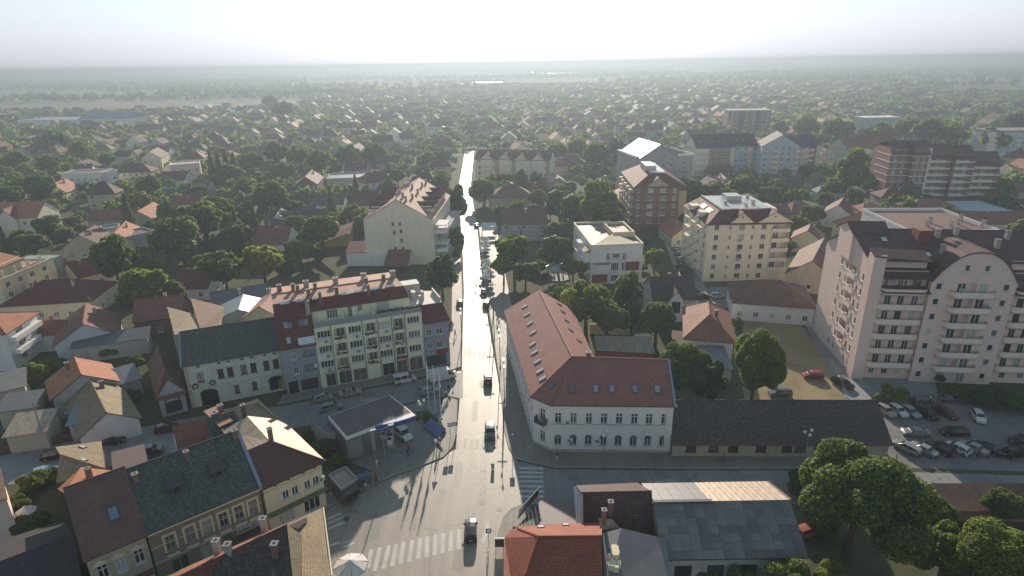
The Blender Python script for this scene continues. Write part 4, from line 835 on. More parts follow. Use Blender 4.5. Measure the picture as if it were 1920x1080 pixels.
b.part('roof_box', MB().box(7.6, 8.4, 10.22, 8.0, 19, 11.7, 0).box(7.6, 8.0, 10.22, 13.6, 8.4, 11.7, 0).box(13.2, 8.4, 10.22, 13.6, 19, 11.7, 0).box(7.6, 19, 10.22, 13.6, 19.4, 11.7, 0).box(8, 8.4, 10.9, 13.2, 19, 11.0, 1), [P_CRM, BROOF], rf)
b.part('sloped_front', MB().slab([(.3, .3, 10.3), (13.3, .3, 10.3), (7.8, 7.9, 11.3), (6.5, 7.0, 11.2)], .15), P_CRM, rf)
# ---------------------------------------------------------------- brown brick apartments, grey block behind
b = B('brown_brick_block', 'brown brick apartment block with maroon roof beside a yellow side wall', 'building', 41.0, 200.5, R(-2), 14.6, 30)
fb = lambda x: (x-165)/(630-165)*14.6; ws = []
for k in range(1, 6):
    z = 3.0+2.6*(k-1)+.6
    ws += [(fb(205), z, 1.0, 1.4, '2'), (fb(330), z, 1.9, 1.4, '3'), (fb(460), z, 1.9, 1.4, '3'), (fb(580), z, 1.1, 1.4, '2')]
b.walls(15.9, BRK, {'f': ws, 'l': [(c, 3.6+2.6*k, 1.1, 1.4, '2') for k in range(5) for c in (3, 8, 13, 18, 23, 28)]}, far=True, holes={'f': [(fb(215), .2, fb(365), 2.6, 2), (fb(385), .2, fb(540), 2.6, 2)]})
for k in range(1, 6): b.box('floor_band', 'f', fb(250), fb(545), 0, .5, 3.0+2.6*(k-1)-.1, 3.0+2.6*(k-1)+.15, BRK2)
for k in range(1, 6):
    for y in (4, 10, 16, 22, 28): b.part('side_balcony', MB().box(-1.3, y-1.2, .4+2.6*k, 0, y+1.2, .4+2.6*k+1.0), P_CRM)
b.part('yellow_side', MB().box(14.62, 0, 0, 17.0, 26, 14.5), P_OCH)
rf = planes(b.root, 'roof', [[(-.5, -.5, 15.8), (17.3, -.5, 15.8), (10.5, 6, 19.6), (6, 6, 19.6)], [(-.5, 30.5, 15.8), (-.5, -.5, 15.8), (6, 6, 19.6), (6, 25, 19.6)], [(17.3, -.5, 15.8), (17.3, 30.5, 15.8), (10.5, 25, 19.6), (10.5, 6, 19.6)], [(17.3, 30.5, 15.8), (-.5, 30.5, 15.8), (6, 25, 19.6), (10.5, 25, 19.6)]], [T_MAR, WOOD])
gx = fb(405); b.part('gable_wall', MB().face([(gx-4, -.1, 15.6), (gx+4, -.1, 15.6), (gx+4, -.1, 16), (gx, -.1, 18.8), (gx-4, -.1, 16)]), P_TAN); b.part('gable_roof', MB().slab([(gx-4.5, -.6, 15.8), (gx, -.6, 19), (gx, 6, 19), (gx-4.5, 1, 15.8)][::-1], .15).slab([(gx+4.5, -.6, 15.8), (gx, -.6, 19), (gx, 6, 19), (gx+4.5, 1, 15.8)], .15), [T_MAR], rf)
b.part('metal_cap', MB().prism([(5.7, 5.7), (10.8, 5.7), (10.8, 25.3), (5.7, 25.3)], 19.4, 19.9).box(4.8, 10, 19.3, 8.5, 20, 21.2), plain('shiny_deck', (.55, .55, .54), .3, .08, metal=.5), rf)
b = B('grey_gable_block', 'grey plastered apartment block with broad white-edged gable behind the brown one', 'building', 49.5, 243, R(10), 24, 22)
b.walls(19.0, P_GRY, {'f': [(c, z, 1.2, 1.3, '2') for c in (7, 11.5, 15) for z in (8, 11.5, 15, 17)]+[(20.5, z, 1.1, 1.3, '2') for z in (5, 8.5, 12, 15.5)]}, far=True)
b.part('gable_wall', MB().face([(2, -.05, 19), (17, -.05, 19), (9.5, -.05, 23.6)]), P_GRY)
rf = planes(b.root, 'roof', [[(1, -.6, 18.7), (9.5, -.6, 24), (9.5, 22, 24), (1, 22, 18.7)][::-1], [(18, -.6, 18.7), (9.5, -.6, 24), (9.5, 22, 24), (18, 22, 18.7)]], [ribbed('grey_sheet', (.4, .4, .4), .5, .38, .4), METAL], t=.3)
b.part('side_parapet', MB().box(17.5, -.2, 19, 24.2, .3, 19.8).box(23.8, .3, 19, 24.2, 22, 19.8).box(-.2, -.2, 19, 1.2, 22, 19.6), P_WHT, rf)
# ---------------------------------------------------------------- cream gable-ended block at the left of the street
b = B('cream_gable_block', 'big cream gable-ended apartment block with red stepped roof left of the street', 'building', -42.2, 171.5, R(-3), 20.0, 34)
fg = lambda x: (x-235)/(640-235)*20.0
b.walls(13.4, P_BEI, {'f': [(fg(x), z, .8, 1.1, '1' if x < 420 else '2') for (x, z) in ((410, 4.2), (450, 1.4), (455, 4.2), (410, 9.0), (450, 6.8), (450, 9.4), (405, 11.6), (447, 11.6))]}, gable='y', rise=5.9, frame=GREYW)
b.roof('gy', 13.4, 5.9, T_PINK, .3, .2); b.part('stair_strip', MB().box(fg(392), -.12, 1, fg(398), 0, 17).box(fg(482), -.12, 1, fg(488), 0, 17), P_BEI)
for i, y in enumerate((8, 15, 22, 29)):
    for sg in (-1, 1):
        xc = 10+sg*6.4; b.part('dormer', MB().box(xc-2.6, y-2.6, 14.0, xc+2.6, y+2.6, 16.0, 0).slab([(xc-3.2, y-2.9, 15.6), (xc+3.2, y-2.9, 15.6), (xc+3.2, y, 17.0), (xc-3.2, y, 17.0)], .15, 1).slab([(xc+3.2, y+2.9, 15.6), (xc-3.2, y+2.9, 15.6), (xc-3.2, y, 17.0), (xc+3.2, y, 17.0)], .15, 1), [P_BEI, T_MAR], b.ro)
rnd = random.Random(9)
for i in range(16): b.chimney(10+rnd.choice((-1, 1))*rnd.uniform(.5, 3), 3+i*1.9, 1.3, .6, CHIMW)
b.part('wing', MB().box(-5.5, -1.5, 0, 0, 10, 4.2).box(0, -1.4, 0, 13, 0, 3.2), P_WHT); b.part('wing_roof', MB().slab([(-5.8, -1.8, 4.2), (.0, -1.8, 4.2), (.0, 4, 6), (-5.8, 4, 6)], .15), T_RED); b.part('porch_roof', MB().slab([(6.5, -7, 1.8), (13.2, -7, 1.8), (13.2, -.1, 4.6), (6.5, -.1, 4.6)], .15), T_RED)
for z in (9.2, 3.6): b.part('street_balcony', MB().box(19.9, 1, z-.2, 23.6, 7, z+.9, 0).box(19.9, .9, z+2.2, 23.8, 7.2, z+2.4, 0).box(23.4, 1, z+.9, 23.6, 1.2, z+2.2).box(23.4, 6.8, z+.9, 23.6, 7, z+2.2), P_WHT)
b.part('street_wing', MB().box(19.95, 7, 0, 23.4, 30, 9), P_GRY)
# ---------------------------------------------------------------- farther apartment blocks on the right
def block(name, label, x, y, ang, w, d, h, wall, roofm, nfl, cols, rise=4, kind='gx', bays=(), balc=(), group=None, side=None):
    b = B(name, label, 'building', x, y, R(ang), w, d, group); fh = h/nfl
    ws = [(w*c, fh*k+.9, 1.2, 1.4, '2') for k in range(nfl) for c in cols]; sd = [(d*c, fh*k+.9, 1.2, 1.4, '2') for k in range(nfl) for c in (side or (.25, .5, .75))]
    b.walls(h, wall, {'f': ws, 'l': sd}, far=True, gable=kind[-1] if kind[0] == 'g' else None, rise=rise)
    if kind == 'flat': b.part('roof_deck', MB().box(-.3, -.3, h, w+.3, d+.3, h+.6), roofm)
    else: b.roof(kind, h, rise, roofm, .5, .3)
    for (c0, c1, mat, out) in bays: b.box('bay', 'f', w*c0, w*c1, .0, out, 0, h-.2, mat)
    for (c0, c1) in balc:
        for k in range(1, nfl): b.box('balcony', 'f', w*c0, w*c1, .02, 1.2, fh*k-.1, fh*k+.95, PARP)
    return b
b1 = block('blue_roof_block', 'apartment block with blue-black roof, red brick and pale blue bays', 92, 307, 7, 32, 14, 14.2, P_BEI, T_BLU, 5, (.26, .34, .44, .5), 5.2, 'gx', [(.22, .56, plain('pink_brick_render', (.42, .22, .17), .85, .15), .12), (.62, .84, P_BLW, .5), (.92, 1.0, P_BLW, .5)], [(.0, .2), (.84, .92)])
for c in (.66, .73, .8, .96):
    for k in range(5): b1.win('f', 32*c, 14.2/5*k+.9, 1.1, 1.4, '1', rec=-.5, far=True)
for c in (.26, .34, .44, .5):
    for k in range(5): b1.win('f', 32*c, 14.2/5*k+.9, 1.2, 1.4, '2', rec=-.1, far=True)
for i in range(8): b1.skylight(3+i*3.2, 3.0, .9, 1.2)
b2 = block('pale_gable_block', 'pale blue apartment block with dark roof and open balcony strip beside brick wing', 120.5, 297, -14, 17, 18, 15.8, P_BLW, T_BLU, 6, (.1, .55, .72), 5.2, 'gy', [(.28, .42, GREYW, .1)], [(.28, .45), (.86, .99)])
b3 = block('brick_wing_block', 'apartment wing of pink plaster and brown brick below the dark roof', 137.5, 294.5, 40, 21, 12, 15.0, BRK2, T_BLU, 6, (.2, .35), 4.6, 'gx', [(.05, .45, P_PNK, .4), (.8, 1.0, P_CRM, .4)], [(.45, .6)])
for c in (.12, .25, .38):
    for k in range(6): b3.win('f', 21*c, 15/6*k+.9, 1.0, 1.3, '1', rec=-.4, far=True)
block('green_white_block', 'pale green and white apartment block with red roof beside the tall tree', 163, 300, 12, 30, 13, 13.5, plain('pale_green_plaster', (.44, .52, .46)), T_RED, 5, (.08, .2, .5, .8), 4.5, 'gx', [(.3, .42, P_WHT, .3)], [(.28, .44)])
# brick balcony tower: stepped blocks of dark brick with white bands
b = B('brick_balcony_tower', 'large dark brown brick apartment block with white balcony bands and maroon roofs', 'building', 149.5, 243, R(-7), 42, 16)
mb = MB(); SEG = [(0, 7, 0, 21.2, 0), (7.4, 13, -2.2, 21.2, 0), (13.4, 23, .6, 19.6, 1), (23.4, 31, 0, 19.2, 1), (31.4, 42, 2.0, 16.6, 1)]
for (xa, xb, y0, h, t_) in SEG: mb.box(xa, y0, 0, xb, 16, h)
b.part('wall', mb, BRK)
T_TW2 = tile('brick_tower_tiles', (.085, .05, .05), (.06, .04, .04))  # dark maroon-brown tiles of the balcony tower roofs
for (xa, xb, y0, h, t_) in SEG:
    b.part('roof', MB().slab([(xa-.2, y0-1.2, h-1.8), (xb+.2, y0-1.2, h-1.8), (xb+.2, y0+5, h+2.6), (xa-.2, y0+5, h+2.6)], .2).slab([(xa-.2, y0+5, h+2.6), (xb+.2, y0+5, h+2.6), (xb+.2, 16.4, h-.5), (xa-.2, 16.4, h-.5)], .2), T_TW2)
    n = int((h-2)/2.7)
    for k in range(1, n+1):
        z = 2.6*k+.1
        if t_ == 0: b.part('white_band', MB().box(xa-.15, y0-.15, z, xb+.15, y0+.1, z+.3).box(xa-.15, y0, z, xa+.1, 12, z+.3), P_WHT)
        else:
            b.part('balcony', MB().box(xa+.3, y0-1.3, z, xb-2.6, y0, z+.9), P_WHT if k % 2 else P_BEI); b.part('white_band', MB().box(xb-2.2, y0-.5, z, xb, y0, z+.45), P_WHT)
            for q in range(2): window(b.root, xa+1.6+q*2.8, y0-.03, z+1.0, 1.3, 1.4, 0, '2', far=True)
        if t_ == 0:
            for q in (.3, .7): window(b.root, xa+(xb-xa)*q, y0-.03, z+.8, 1.1, 1.3, 0, '2', far=True)
for (x, y) in ((4, 5), (10, 4), (18, 6), (27, 5)): stack(b.root, (x, y, 22.6), 1.3, .8)
b.part('stair_tower', MB().box(13.0, -.6, 0, 14.6, 1.2, 21), P_WHT)
block('blue_white_block', 'pale blue and white apartment block at the far edge behind the trees', 262, 342, -4, 34, 14, 15.5, P_BLW, plain('grey_deck', (.2, .2, .2)), 6, (.2, .35, .55, .75, .9), 0, 'flat', [(.0, .12, P_WHT, .4)], [(.02, .14), (.42, .5)])
block('far_brown_tower', 'hazy brown apartment tower with overhanging roof far beyond the blue roofs', 170, 492, -6, 32, 16, 17, BRK, plain('pale_roof', (.34, .32, .3)), 6, (.1, .22, .45, .6, .8, .92), 0, 'flat', [(.25, .38, DARK, .2), (.66, .78, DARK, .2)])
block('far_teal_block', 'hazy teal slab block with white roof edge among far trees', 264, 470, 0, 26, 12, 12, plain('teal_plaster', (.28, .40, .42)), P_WHT, 4, (.2, .4, .6, .8), 0, 'flat')
bl = block('long_cream_row', 'long cream apartment row with repeated small gables at the end of the street', -17, 301, -14, 37, 13, 11.5, P_BEI, T_BRN, 4, (.06, .14, .24, .34, .44, .56, .66, .76, .86, .95), 3.4, 'gx', [(.27, .33, P_OCH, .3), (.5, .55, P_OCH, .3), (.95, 1.0, P_OCH, .3)], [(.1, .2), (.38, .48)])
for c in (.16, .4, .62, .84):
    x = 37*c; bl.part('front_gable', MB().face([(x-3, -.3, 11.4), (x+3, -.3, 11.4), (x, -.3, 14.2)]).slab([(x-3.4, -.6, 11.3), (x, -.6, 14.5), (x, 6, 14.5), (x-3.4, 2, 11.3)][::-1], .15, 1).slab([(x+3.4, -.6, 11.3), (x, -.6, 14.5), (x, 6, 14.5), (x+3.4, 2, 11.3)], .15, 1).box(x-3, -.3, 0, x+3, 0, 11.4), [P_BEI, T_BRN])
for i in range(8): bl.chimney(3+i*4.4, 5.5, 1.4, .9, CHIMW)
# ---------------------------------------------------------------- town houses
def autowin(L, h, z0=.9, step=2.7, ww=1.15, wh=1.3):
    n = max(1, int((L-.8)/step)); fl = max(1, int(h/2.75)); o = []
    for k in range(fl):
        for i in range(n): o.append(((i+.5)*L/n, z0+k*(h/fl), min(ww, L/n*.6), wh, random.choice(('2', '2', '1', '2t'))))
    return o
def RH(name, label, kind, a, b_, zr, run, rise, roofm, wallm, wins='fr', far=True, chim=1, group=None, cat='house', oh=.45, frame=None):
    """a house placed by its ridge: a-b are the photo pixels of the ridge ends (for kind y: front apex, back end)"""
    A, C = Vector(px(*a, zr)), Vector(px(*b_, zr)); d = (C-A); L = d.length; d.normalize()
    if kind[-1] == 'x':
        n = Vector((-d.y, d.x)); w, dd = L, 2*run; o = A-n*run; ang = math.atan2(d.y, d.x)
        if kind[0] == 'h': o = o-d*run; w += 2*run
    else:
        n = Vector((d.y, -d.x)); w, dd = 2*run, L; o = A-n*run; ang = math.atan2(d.y, d.x)-math.pi/2
        if kind[0] == 'h': o = o-d*run; dd += 2*run
    b = B(name, label, cat, o.x, o.y, ang, w, dd, group); h = zr-rise
    ws = {s_: autowin(w if s_ in 'fb' else dd, h) for s_ in wins}
    b.walls(h, wallm, ws, far=far, gable=kind[-1] if kind[0] == 'g' else None, rise=rise, frame=frame, rec=.12)
    b.roof(kind, h, rise, roofm, oh, .25)
    for i in range(chim): b.chimney(w*random.uniform(.2, .8) if kind[-1] == 'x' else w*random.choice((.35, .65)), dd*(random.choice((.35, .65)) if kind[-1] == 'x' else random.uniform(.3, .8)), 1.2, .6, random.choice((CHIM, CHIMW)))
    return b
def FB(name, label, a, b_, h, d, wallm, roofm, wins='fr', par=.5, cat='building', far=True, nf=None):
    b = B.at(name, label, cat, a, b_, h, d); ws = {s_: autowin(b.w if s_ in 'fb' else d, h-.3) for s_ in wins}
    b.walls(h, wallm, ws, far=far, rec=.12); ro = b.part('roof_deck', MB().box(.2, .2, h-.1, b.w-.2, d-.2, h+.02) if par else MB().slab([(-.35, -.45, h-.05), (b.w+.35, -.45, h-.05), (b.w+.35, d+.3, h+.9), (-.35, d+.3, h+.9)], .12), roofm)
    if par: b.part('parapet', MB().box(-.08, -.08, h, b.w+.08, .2, h+par).box(-.08, d-.2, h, b.w+.08, d+.08, h+par).box(-.08, .2, h, .2, d-.2, h+par).box(b.w-.2, .2, h, b.w+.08, d-.2, h+par), wallm, ro)
    b.ro = ro; return b

# ---- the row at the lower left, along the street to the junction
b = B.at('corner_tenement', 'red-brown roofed tenement with three white cross-framed windows at lower left', 'building', (160, 1050), (272, 1003), 7.5, 13.2, back=.4); w_ = b.w
b.walls(7.6, P_TAN, {'f': [(w_*f, 4.0, 1.0, 1.8, '2t') for f in (.2, .5, .82)]+[(w_*.25, .6, 1.3, 2, '2')]}, gable='x', rise=4.7); b.roof('gx', 7.6, 4.7, tile('weathered_red_tiles', (.15, .075, .06), (.10, .06, .055), (.075, .08, .07), .45), .45, .2)
for f in (.2, .5, .82): b.part('window_hood', MB().face([(w_*f-.75, -.2, 5.95), (w_*f+.75, -.2, 5.95), (w_*f, -.2, 6.5)]).slab([(w_*f-.8, -.25, 5.95), (w_*f, -.25, 6.55), (w_*f, 0, 6.55), (w_*f-.8, 0, 5.95)][::-1], .08).slab([(w_*f+.8, -.25, 5.95), (w_*f, -.25, 6.55), (w_*f, 0, 6.55), (w_*f+.8, 0, 5.95)], .08), P_CRM)
b.box('cornice', 'f', 0, w_, 0, .3, 7.0, 7.3, P_CRM); b.box('awning', 'f', w_*.55, w_*.98, .05, .9, 2.6, 2.75, MARW); b.skylight(w_*.62, 2.6, .95, 1.5, glass('blue_skylight', (.10, .14, .22)))
b = B.at('grey_roof_tenement', 'long beige tenement with mossy grey-green roof, two hatch dormers and white-framed windows', 'building', (275, 1000), (487, 912), 7.5, 12.4, back=.4); w_ = b.w; NL2 = b
P_DUN = plain('dun_plaster', (.30, .255, .185), .9, .15, stain=(.2, .17, .13))
cols = (.16, .33, .48, .63, .775, .91)
b.walls(7.6, P_DUN, {'f': [(w_*f, 3.9, .95, 1.85, '2t') for f in cols]+[(w_*.2, .4, 1.8, 2.0, '2'), (w_*.45, .4, 1.8, 2.0, '2')]}, gable='x', rise=4.4, frame=GREYW); b.roof('gx', 7.6, 4.4, T_GRY, .45, .15)
for f in cols: b.part('window_surround', MB().box(w_*f-.72, -.09, 3.75, w_*f-.5, 0, 6.1).box(w_*f+.5, -.09, 3.75, w_*f+.72, 0, 6.1).box(w_*f-.5, -.09, 5.85, w_*f+.5, 0, 6.1).box(w_*f-.66, -.12, 3.0, w_*f+.66, 0, 3.3), P_CRM)
b.box('string_course', 'f', 0, w_, 0, .06, 4.9, 4.98, P_CRM); b.box('gutter', 'f', 0, w_, .42, .54, 7.05, 7.18, P_CRM); b.box('shop_band', 'f', 0, w_, .0, .14, 2.75, 3.0, P_GRY)
sg = b.box('shop_sign', 'f', w_*.72, w_*.93, .05, .2, 2.0, 2.7, plain('white_shop_sign', (.5, .48, .45))); b.box('shop_awning', 'f', w_*.7, w_*.95, .1, 1.2, 1.75, 1.85, plain('dark_awning', (.09, .05, .05))); b.box('shop_panel', 'f', w_*.60, w_*.68, .05, .12, .6, 2.6, plain('green_panel', (.10, .16, .05)))
a = MB(); rnd = random.Random(5)
for i in range(10): x = w_*.735+i*w_*.018; a.box(x, -.23, 2.2, x+w_*.011, -.205, 2.2+rnd.uniform(.15, .32))
b.part('sign_lettering', a, plain('sign_dark', (.05, .05, .06)), sg)
def dormer(b, x, y, w=1.3, hh=1.0):
    z = b.roof_z(x, y); mb = MB().box(x-w/2, y, z-.2, x+w/2, y+2.2, z+hh-.15, 0).slab([(x-w/2-.2, y-.3, z+hh-.1), (x+w/2+.2, y-.3, z+hh-.1), (x+w/2+.2, y+2.6, z+hh+.45), (x-w/2-.2, y+2.6, z+hh+.45)], .12, 1)
    mb.box(x-w/4, y-.03, z+.05, x+w/4, y, z+hh-.3, 2); return b.part('dormer', mb, [WOOD, plain('dormer_tin', (.06, .055, .055), .6), GLASS], b.ro)
dormer(b, w_*.33, 2.3); dormer(b, w_*.70, 2.3)
b.chimney(.6, 4.8, .9, .55); b.chimney(w_*.5, 5.2, .9, .5); b.chimney(w_*.97, 5.6, .9, .6)
b.part('fire_wall_flashing', MB().slab([(w_-.1, -.5, 7.45), (w_+.3, -.5, 7.45), (w_+.3, 6.2, 12.2), (w_-.1, 6.2, 12.2)], .35), LEAD, b.ro)
# yellow corner house with rusty sheet roof
b = B.at('yellow_corner_house', 'yellow corner house with rusty sheet metal roof beside the flower kiosk', 'building', (494, 914), (603, 865), 7.3, 21, back=.35); w_ = b.w
b.walls(7.4, P_CRM, {'f': [(w_*.34, 4.0, .85, 1.25, '2'), (w_*.5, 4.0, .85, 1.25, '2'), (w_*.72, 4.0, .85, 1.25, '2'), (w_*.87, 4.0, .85, 1.25, '2'), (w_*.3, .5, 2.0, 2.0, '3'), (w_*.75, .5, 2.2, 2.0, '3')], 'r': [(c, z, 1.0, 1.3, '2') for c in (3, 7, 11, 15) for z in (1.0, 4.0)]})
ZR = 10.0; c_ = w_/2
b.ro = planes(b.root, 'roof', [[(-.1, -.5, 7.15), (w_+.5, -.5, 7.15), (c_-.6, 4.6, ZR), (-.1, 4.6, ZR-.1)]], [tile('dark_maroon_tiles', (.12, .055, .045), (.085, .042, .038)), WOOD], ridges=[((w_+.5, -.5, 7.2), (c_-.6, 4.6, ZR))])
b.rk = ('gx', 7.4, 2.6)
planes(b.root, 'rusty_slope', [[(w_+.5, -.5, 7.15), (w_+.5, 13, 7.15), (c_-.4, 13, ZR-.2), (c_-.6, 4.6, ZR)]], [RUST, WOOD]); planes(b.root, 'pale_slope', [[(c_-.6, 4.6, ZR), (c_-.4, 13, ZR-.2), (-.1, 13, 8.9), (-.1, 4.6, 9.6)]], [SHEET, WOOD]); planes(b.root, 'back_slope', [[(w_+.5, 13, 7.15), (w_+.3, 21, 6.6), (-.1, 21, 8.2), (-.1, 13, 8.92), (c_-.4, 13, ZR-.2)]], [T_KHA, WOOD])
stack(b.root, (c_-.3, 4.9, ZR-.2), 1.7, .5, mat=CHIM); stack(b.root, (c_-.6, 13.4, ZR-.6), 2.0, .5, mat=plain('soot_brick', (.07, .06, .05))); stack(b.root, (c_-2.2, 18.5, 8.2), 1.6, .6); stack(b.root, (.3, 17, 8.4), 1.4, .8)
b.part('broken_tile_strip', MB().slab([(-.1, 14, 9.1), (1.7, 14, 9.3), (1.7, 21.2, 8.5), (-.1, 21.2, 8.4)], .1), ribbed('ridge_tile_strip', (.36, .17, .10), .8, .7, 0, None, 'u'))
for f in (.2, .42, .68, .88): b.box('attic_vent', 'f', w_*f-.2, w_*f+.2, 0, .03, 6.5, 6.75, DARK)
b.box('cornice', 'f', 0, w_, 0, .15, 6.1, 6.25, P_CRM); b.box('green_fascia', 'f', 0, w_+.2, .05, .6, 2.75, 3.1, plain('green_fascia', (.12, .17, .08))); b.ac('f', w_*.96, 4.4)
# rear roofs between the row and the side street
pl = lambda L: [(*px(u, v, h), h) for (u, v, h) in L]
def planes_house(name, label, polys, mats, zb, wall, foot, fh, cat='house', ridges=()):
    P = [pl(q) for q in polys]; F = [px(*q) for q in foot]; x, y = F[0]; r = thing(name, label, cat, x, y); off = (x, y, 0)
    o = planes(r, 'roof', P, mats, off, .14, [tuple(pl(q)) for q in ridges]); MB().prism([(p[0]-x, p[1]-y) for p in F], 0, fh).build('wall', wall, r); FOOT.append((x, y, 0, 4, 4)); return r, o, off
r, o, off = planes_house('khaki_annex', 'annex with sunlit khaki tiled roof and two white skylights behind the tenements', [[(104, 838, 5), (190, 827, 5), (197, 879, 7), (112, 852, 7)], [(112, 852, 7), (197, 879, 7), (205, 905, 4.5), (105, 905, 4.5)]], [T_KHA, WOOD], 0, MARW, [(112, 858, 4.4), (194, 845, 4.4), (200, 890, 4.4), (112, 890, 4.4)], 4.4, ridges=[[(112, 852, 7), (197, 879, 7)]])
PK = pl([(112, 852, 7), (197, 879, 7), (190, 827, 5)])
for (u, v) in ((155, 839), (157, 863)): lie(o, PK, hit(u, v, PK), 1.0, .55, off, [RAIL, plain('pale_skylight', (.55, .56, .56))])
r, o, off = planes_house('orange_annex', 'small annex with sunlit orange roof and brick chimney', [[(152, 876, 8), (230, 884, 7.2), (232, 900, 8.6), (166, 908, 9)], [(108, 917, 7.2), (152, 876, 8), (166, 908, 9), (120, 925, 9)]], [T_ORA, WOOD], 0, MARW, [(125, 905, 6.8), (150, 892, 6.8), (228, 895, 6.8), (228, 908, 6.8)], 6.6)
stack(o, (*px(168, 893, 8.6), 8.5), 1.2, .5, off)
planes_house('brown_lean_to', 'brown ribbed lean-to roof over the yard by the side street', [[(208, 848, 4.5), (270, 832, 4.5), (278, 868, 6.5), (212, 890, 6.5)]], [ribbed('brown_ribbed', (.10, .06, .055), .5, .6, 0, None, 'u'), WOOD], 0, P_GRY, [(212, 858, 4), (268, 844, 4), (276, 868, 4), (214, 885, 4)], 4.0)
r, o, off = planes_house('red_rear_wing', 'rear wing with red and grey-green tiled roof behind the tenement ridge', [[(322, 800, 9.5), (385, 784, 9.5), (402, 850, 6.4), (338, 866, 6.4)]], [T_RED, WOOD], 0, P_GRY, [(325, 815, 6), (385, 802, 6), (400, 850, 6), (338, 866, 6)], 6.0)
planes_house('grey_rear_wing', 'mossy grey tiled rear wing beside the red one', [[(385.5, 784, 9.6), (440, 770, 9.6), (470, 832, 6.4), (402.5, 850, 6.4)]], [T_GRY, WOOD], 0, P_GRY, [(388, 802, 6), (438, 790, 6), (465, 830, 6), (403, 850, 6)], 6.0)
# foreground corner roof
r, o, off = planes_house('foreground_corner_house', 'old corner house with broken tile roof, dark red slope and tan hip at the bottom', [
    [(604, 952, 6), (538, 983, 9), (200, 1145, 9), (170, 1150, 6), (300, 1085, 6)],
    [(538, 983, 9), (333, 1080, 9), (200, 1145, 9), (150, 1260, 6), (455, 1110, 6)], [(565, 1002, 9), (538, 983, 9), (455, 1110, 6), (460, 1250, 6), (567, 1250, 9), (566, 1080, 9)]], [T_DRK, WOOD], 0, P_GRY, [(600, 962, 5.6), (612, 1080, 5.6), (618, 1250, 5.6), (470, 1250, 5.6), (440, 1120, 5.6), (150, 1250, 5.6), (180, 1150, 5.6), (310, 1090, 5.6)], 5.6, 'building')
planes(r, 'tan_slope', [pl([(604, 952, 6), (618, 1080, 6), (630, 1250, 6), (567, 1250, 9), (566, 1080, 9), (565, 1002, 9), (538, 983, 9)])], [T_KHA, WOOD], off)
PB_ = pl([(604, 952, 6), (538, 983, 9), (333, 1080, 9)])
planes(r, 'sunlit_strip', [pl([(602, 952.6, 6.03), (533, 984.5, 9.06), (330, 1081, 9.06), (298, 1085.5, 6.03)])], [T_OLD, WOOD], off, .05)  # brighter tiles laid over the back slope: its sunlight is put into the colour
planes(r, 'red_slope', [pl([(420, 1039.5, 9.05), (333, 1080.5, 9.05), (200, 1145.5, 9.05), (150, 1260, 6.06), (330, 1172, 6.06)])], [tile('deep_red_tiles', (.15, .045, .03), (.10, .035, .03)), WOOD], off, .05)
for (u, v, hh, m_) in ((430, 1040, 1.6, CHIMW), (516, 1030, 1.0, CHIM), (408, 1030, 1.4, CHIMW), (495, 985, 1.2, CHIMW)): p = px(u, v, 8.6); stack(o, (*p, 8.3), hh, .6, off, m_)
planes(r, 'collapsed_hole', [pl([(541, 985.5, 8.98), (574, 970, 7.5), (577, 976, 7.62), (558, 992, 8.75)])], [DARK], off, .02)
p0, p1 = px(606, 952, 5.9), px(622, 1080, 5.9); MB().tube((p0[0]-off[0], p0[1]-off[1], 5.9), (p1[0]-off[0], p1[1]-off[1], 5.9), .1, 6).build('gutter', P_CRM, r)
# bottom-left dark roof and the garden wall
planes_house('dark_yard_house', 'dark mossy roof at the bottom left corner below the garden', [[(0, 1052, 6.5), (135, 1000, 6.5), (160, 1110, 3.5), (-60, 1200, 3.5)], [(0, 1052, 6.5), (135, 1000, 6.5), (120, 975, 4.5), (-20, 1020, 4.5)]], [tile('damp_dark_tiles', (.06, .045, .05), (.04, .035, .04), (.09, .09, .085), .4), WOOD], 0, P_GRY, [(0, 1052, 4.2), (130, 1002, 4.2), (150, 1100, 3.4), (-50, 1190, 3.4)], 3.3)
planes_house('pink_edge_house', 'sunlit pinkish house wall at the left picture edge', [[(-60, 880, 6), (2, 878, 6), (14, 935, 6), (-60, 950, 6)]], [T_BRN, WOOD], 0, P_PNK, [(-60, 890, 5.8), (0, 885, 5.8), (12, 935, 5.8), (-60, 950, 5.8)], 5.8)

# ---- lower right: buildings at the bottom of the cross street
ZA, ZB = 9.2, 6.0
r, o, off = planes_house('red_hip_house', 'red tiled hip-roofed house with sunlit orange back slope at the bottom centre', [
    [(963, 988, ZB), (1130, 978, ZB), (1128, 1005, ZA), (1010, 1006, ZA)], [(963, 988, ZB), (1010, 1006, ZA), (985, 1080, 7.4), (968, 1150, 6), (945, 1150, 5.8), (946, 1008, 5.8)],
    [(1010, 1006, ZA), (1128, 1005, ZA), (1132, 1180, 5.8), (950, 1180, 5.8), (968, 1150, 6), (985, 1080, 7.4)]], [tile('fresh_red_tiles', (.24, .075, .045), (.18, .055, .038), tw=.28, th=.32), WOOD], 0, P_CRM, [(950, 1008, 5.6), (1125, 985, 5.6), (1130, 1170, 5.6), (955, 1170, 5.6)], 5.6, 'building', ridges=[[(1010, 1006, ZA), (1128, 1005, ZA)], [(1010, 1006, ZA), (963, 988, ZB)], [(1010, 1006, ZA), (985, 1080, 7.4)]])
P1 = pl([(963, 988, ZB), (1010, 1006, ZA), (985, 1080, 7.4)]); P0 = pl([(963, 988, ZB), (1130, 978, ZB), (1128, 1005, ZA)])
for (u, v, P) in ((962, 1043, P1), (1014, 989, P0), (1061, 985, P0), (966, 999, P1)): lie(o, P, hit(u, v, P), .8, 1.1, off, [WOOD, plain('pale_skylight', (.55, .56, .56))])
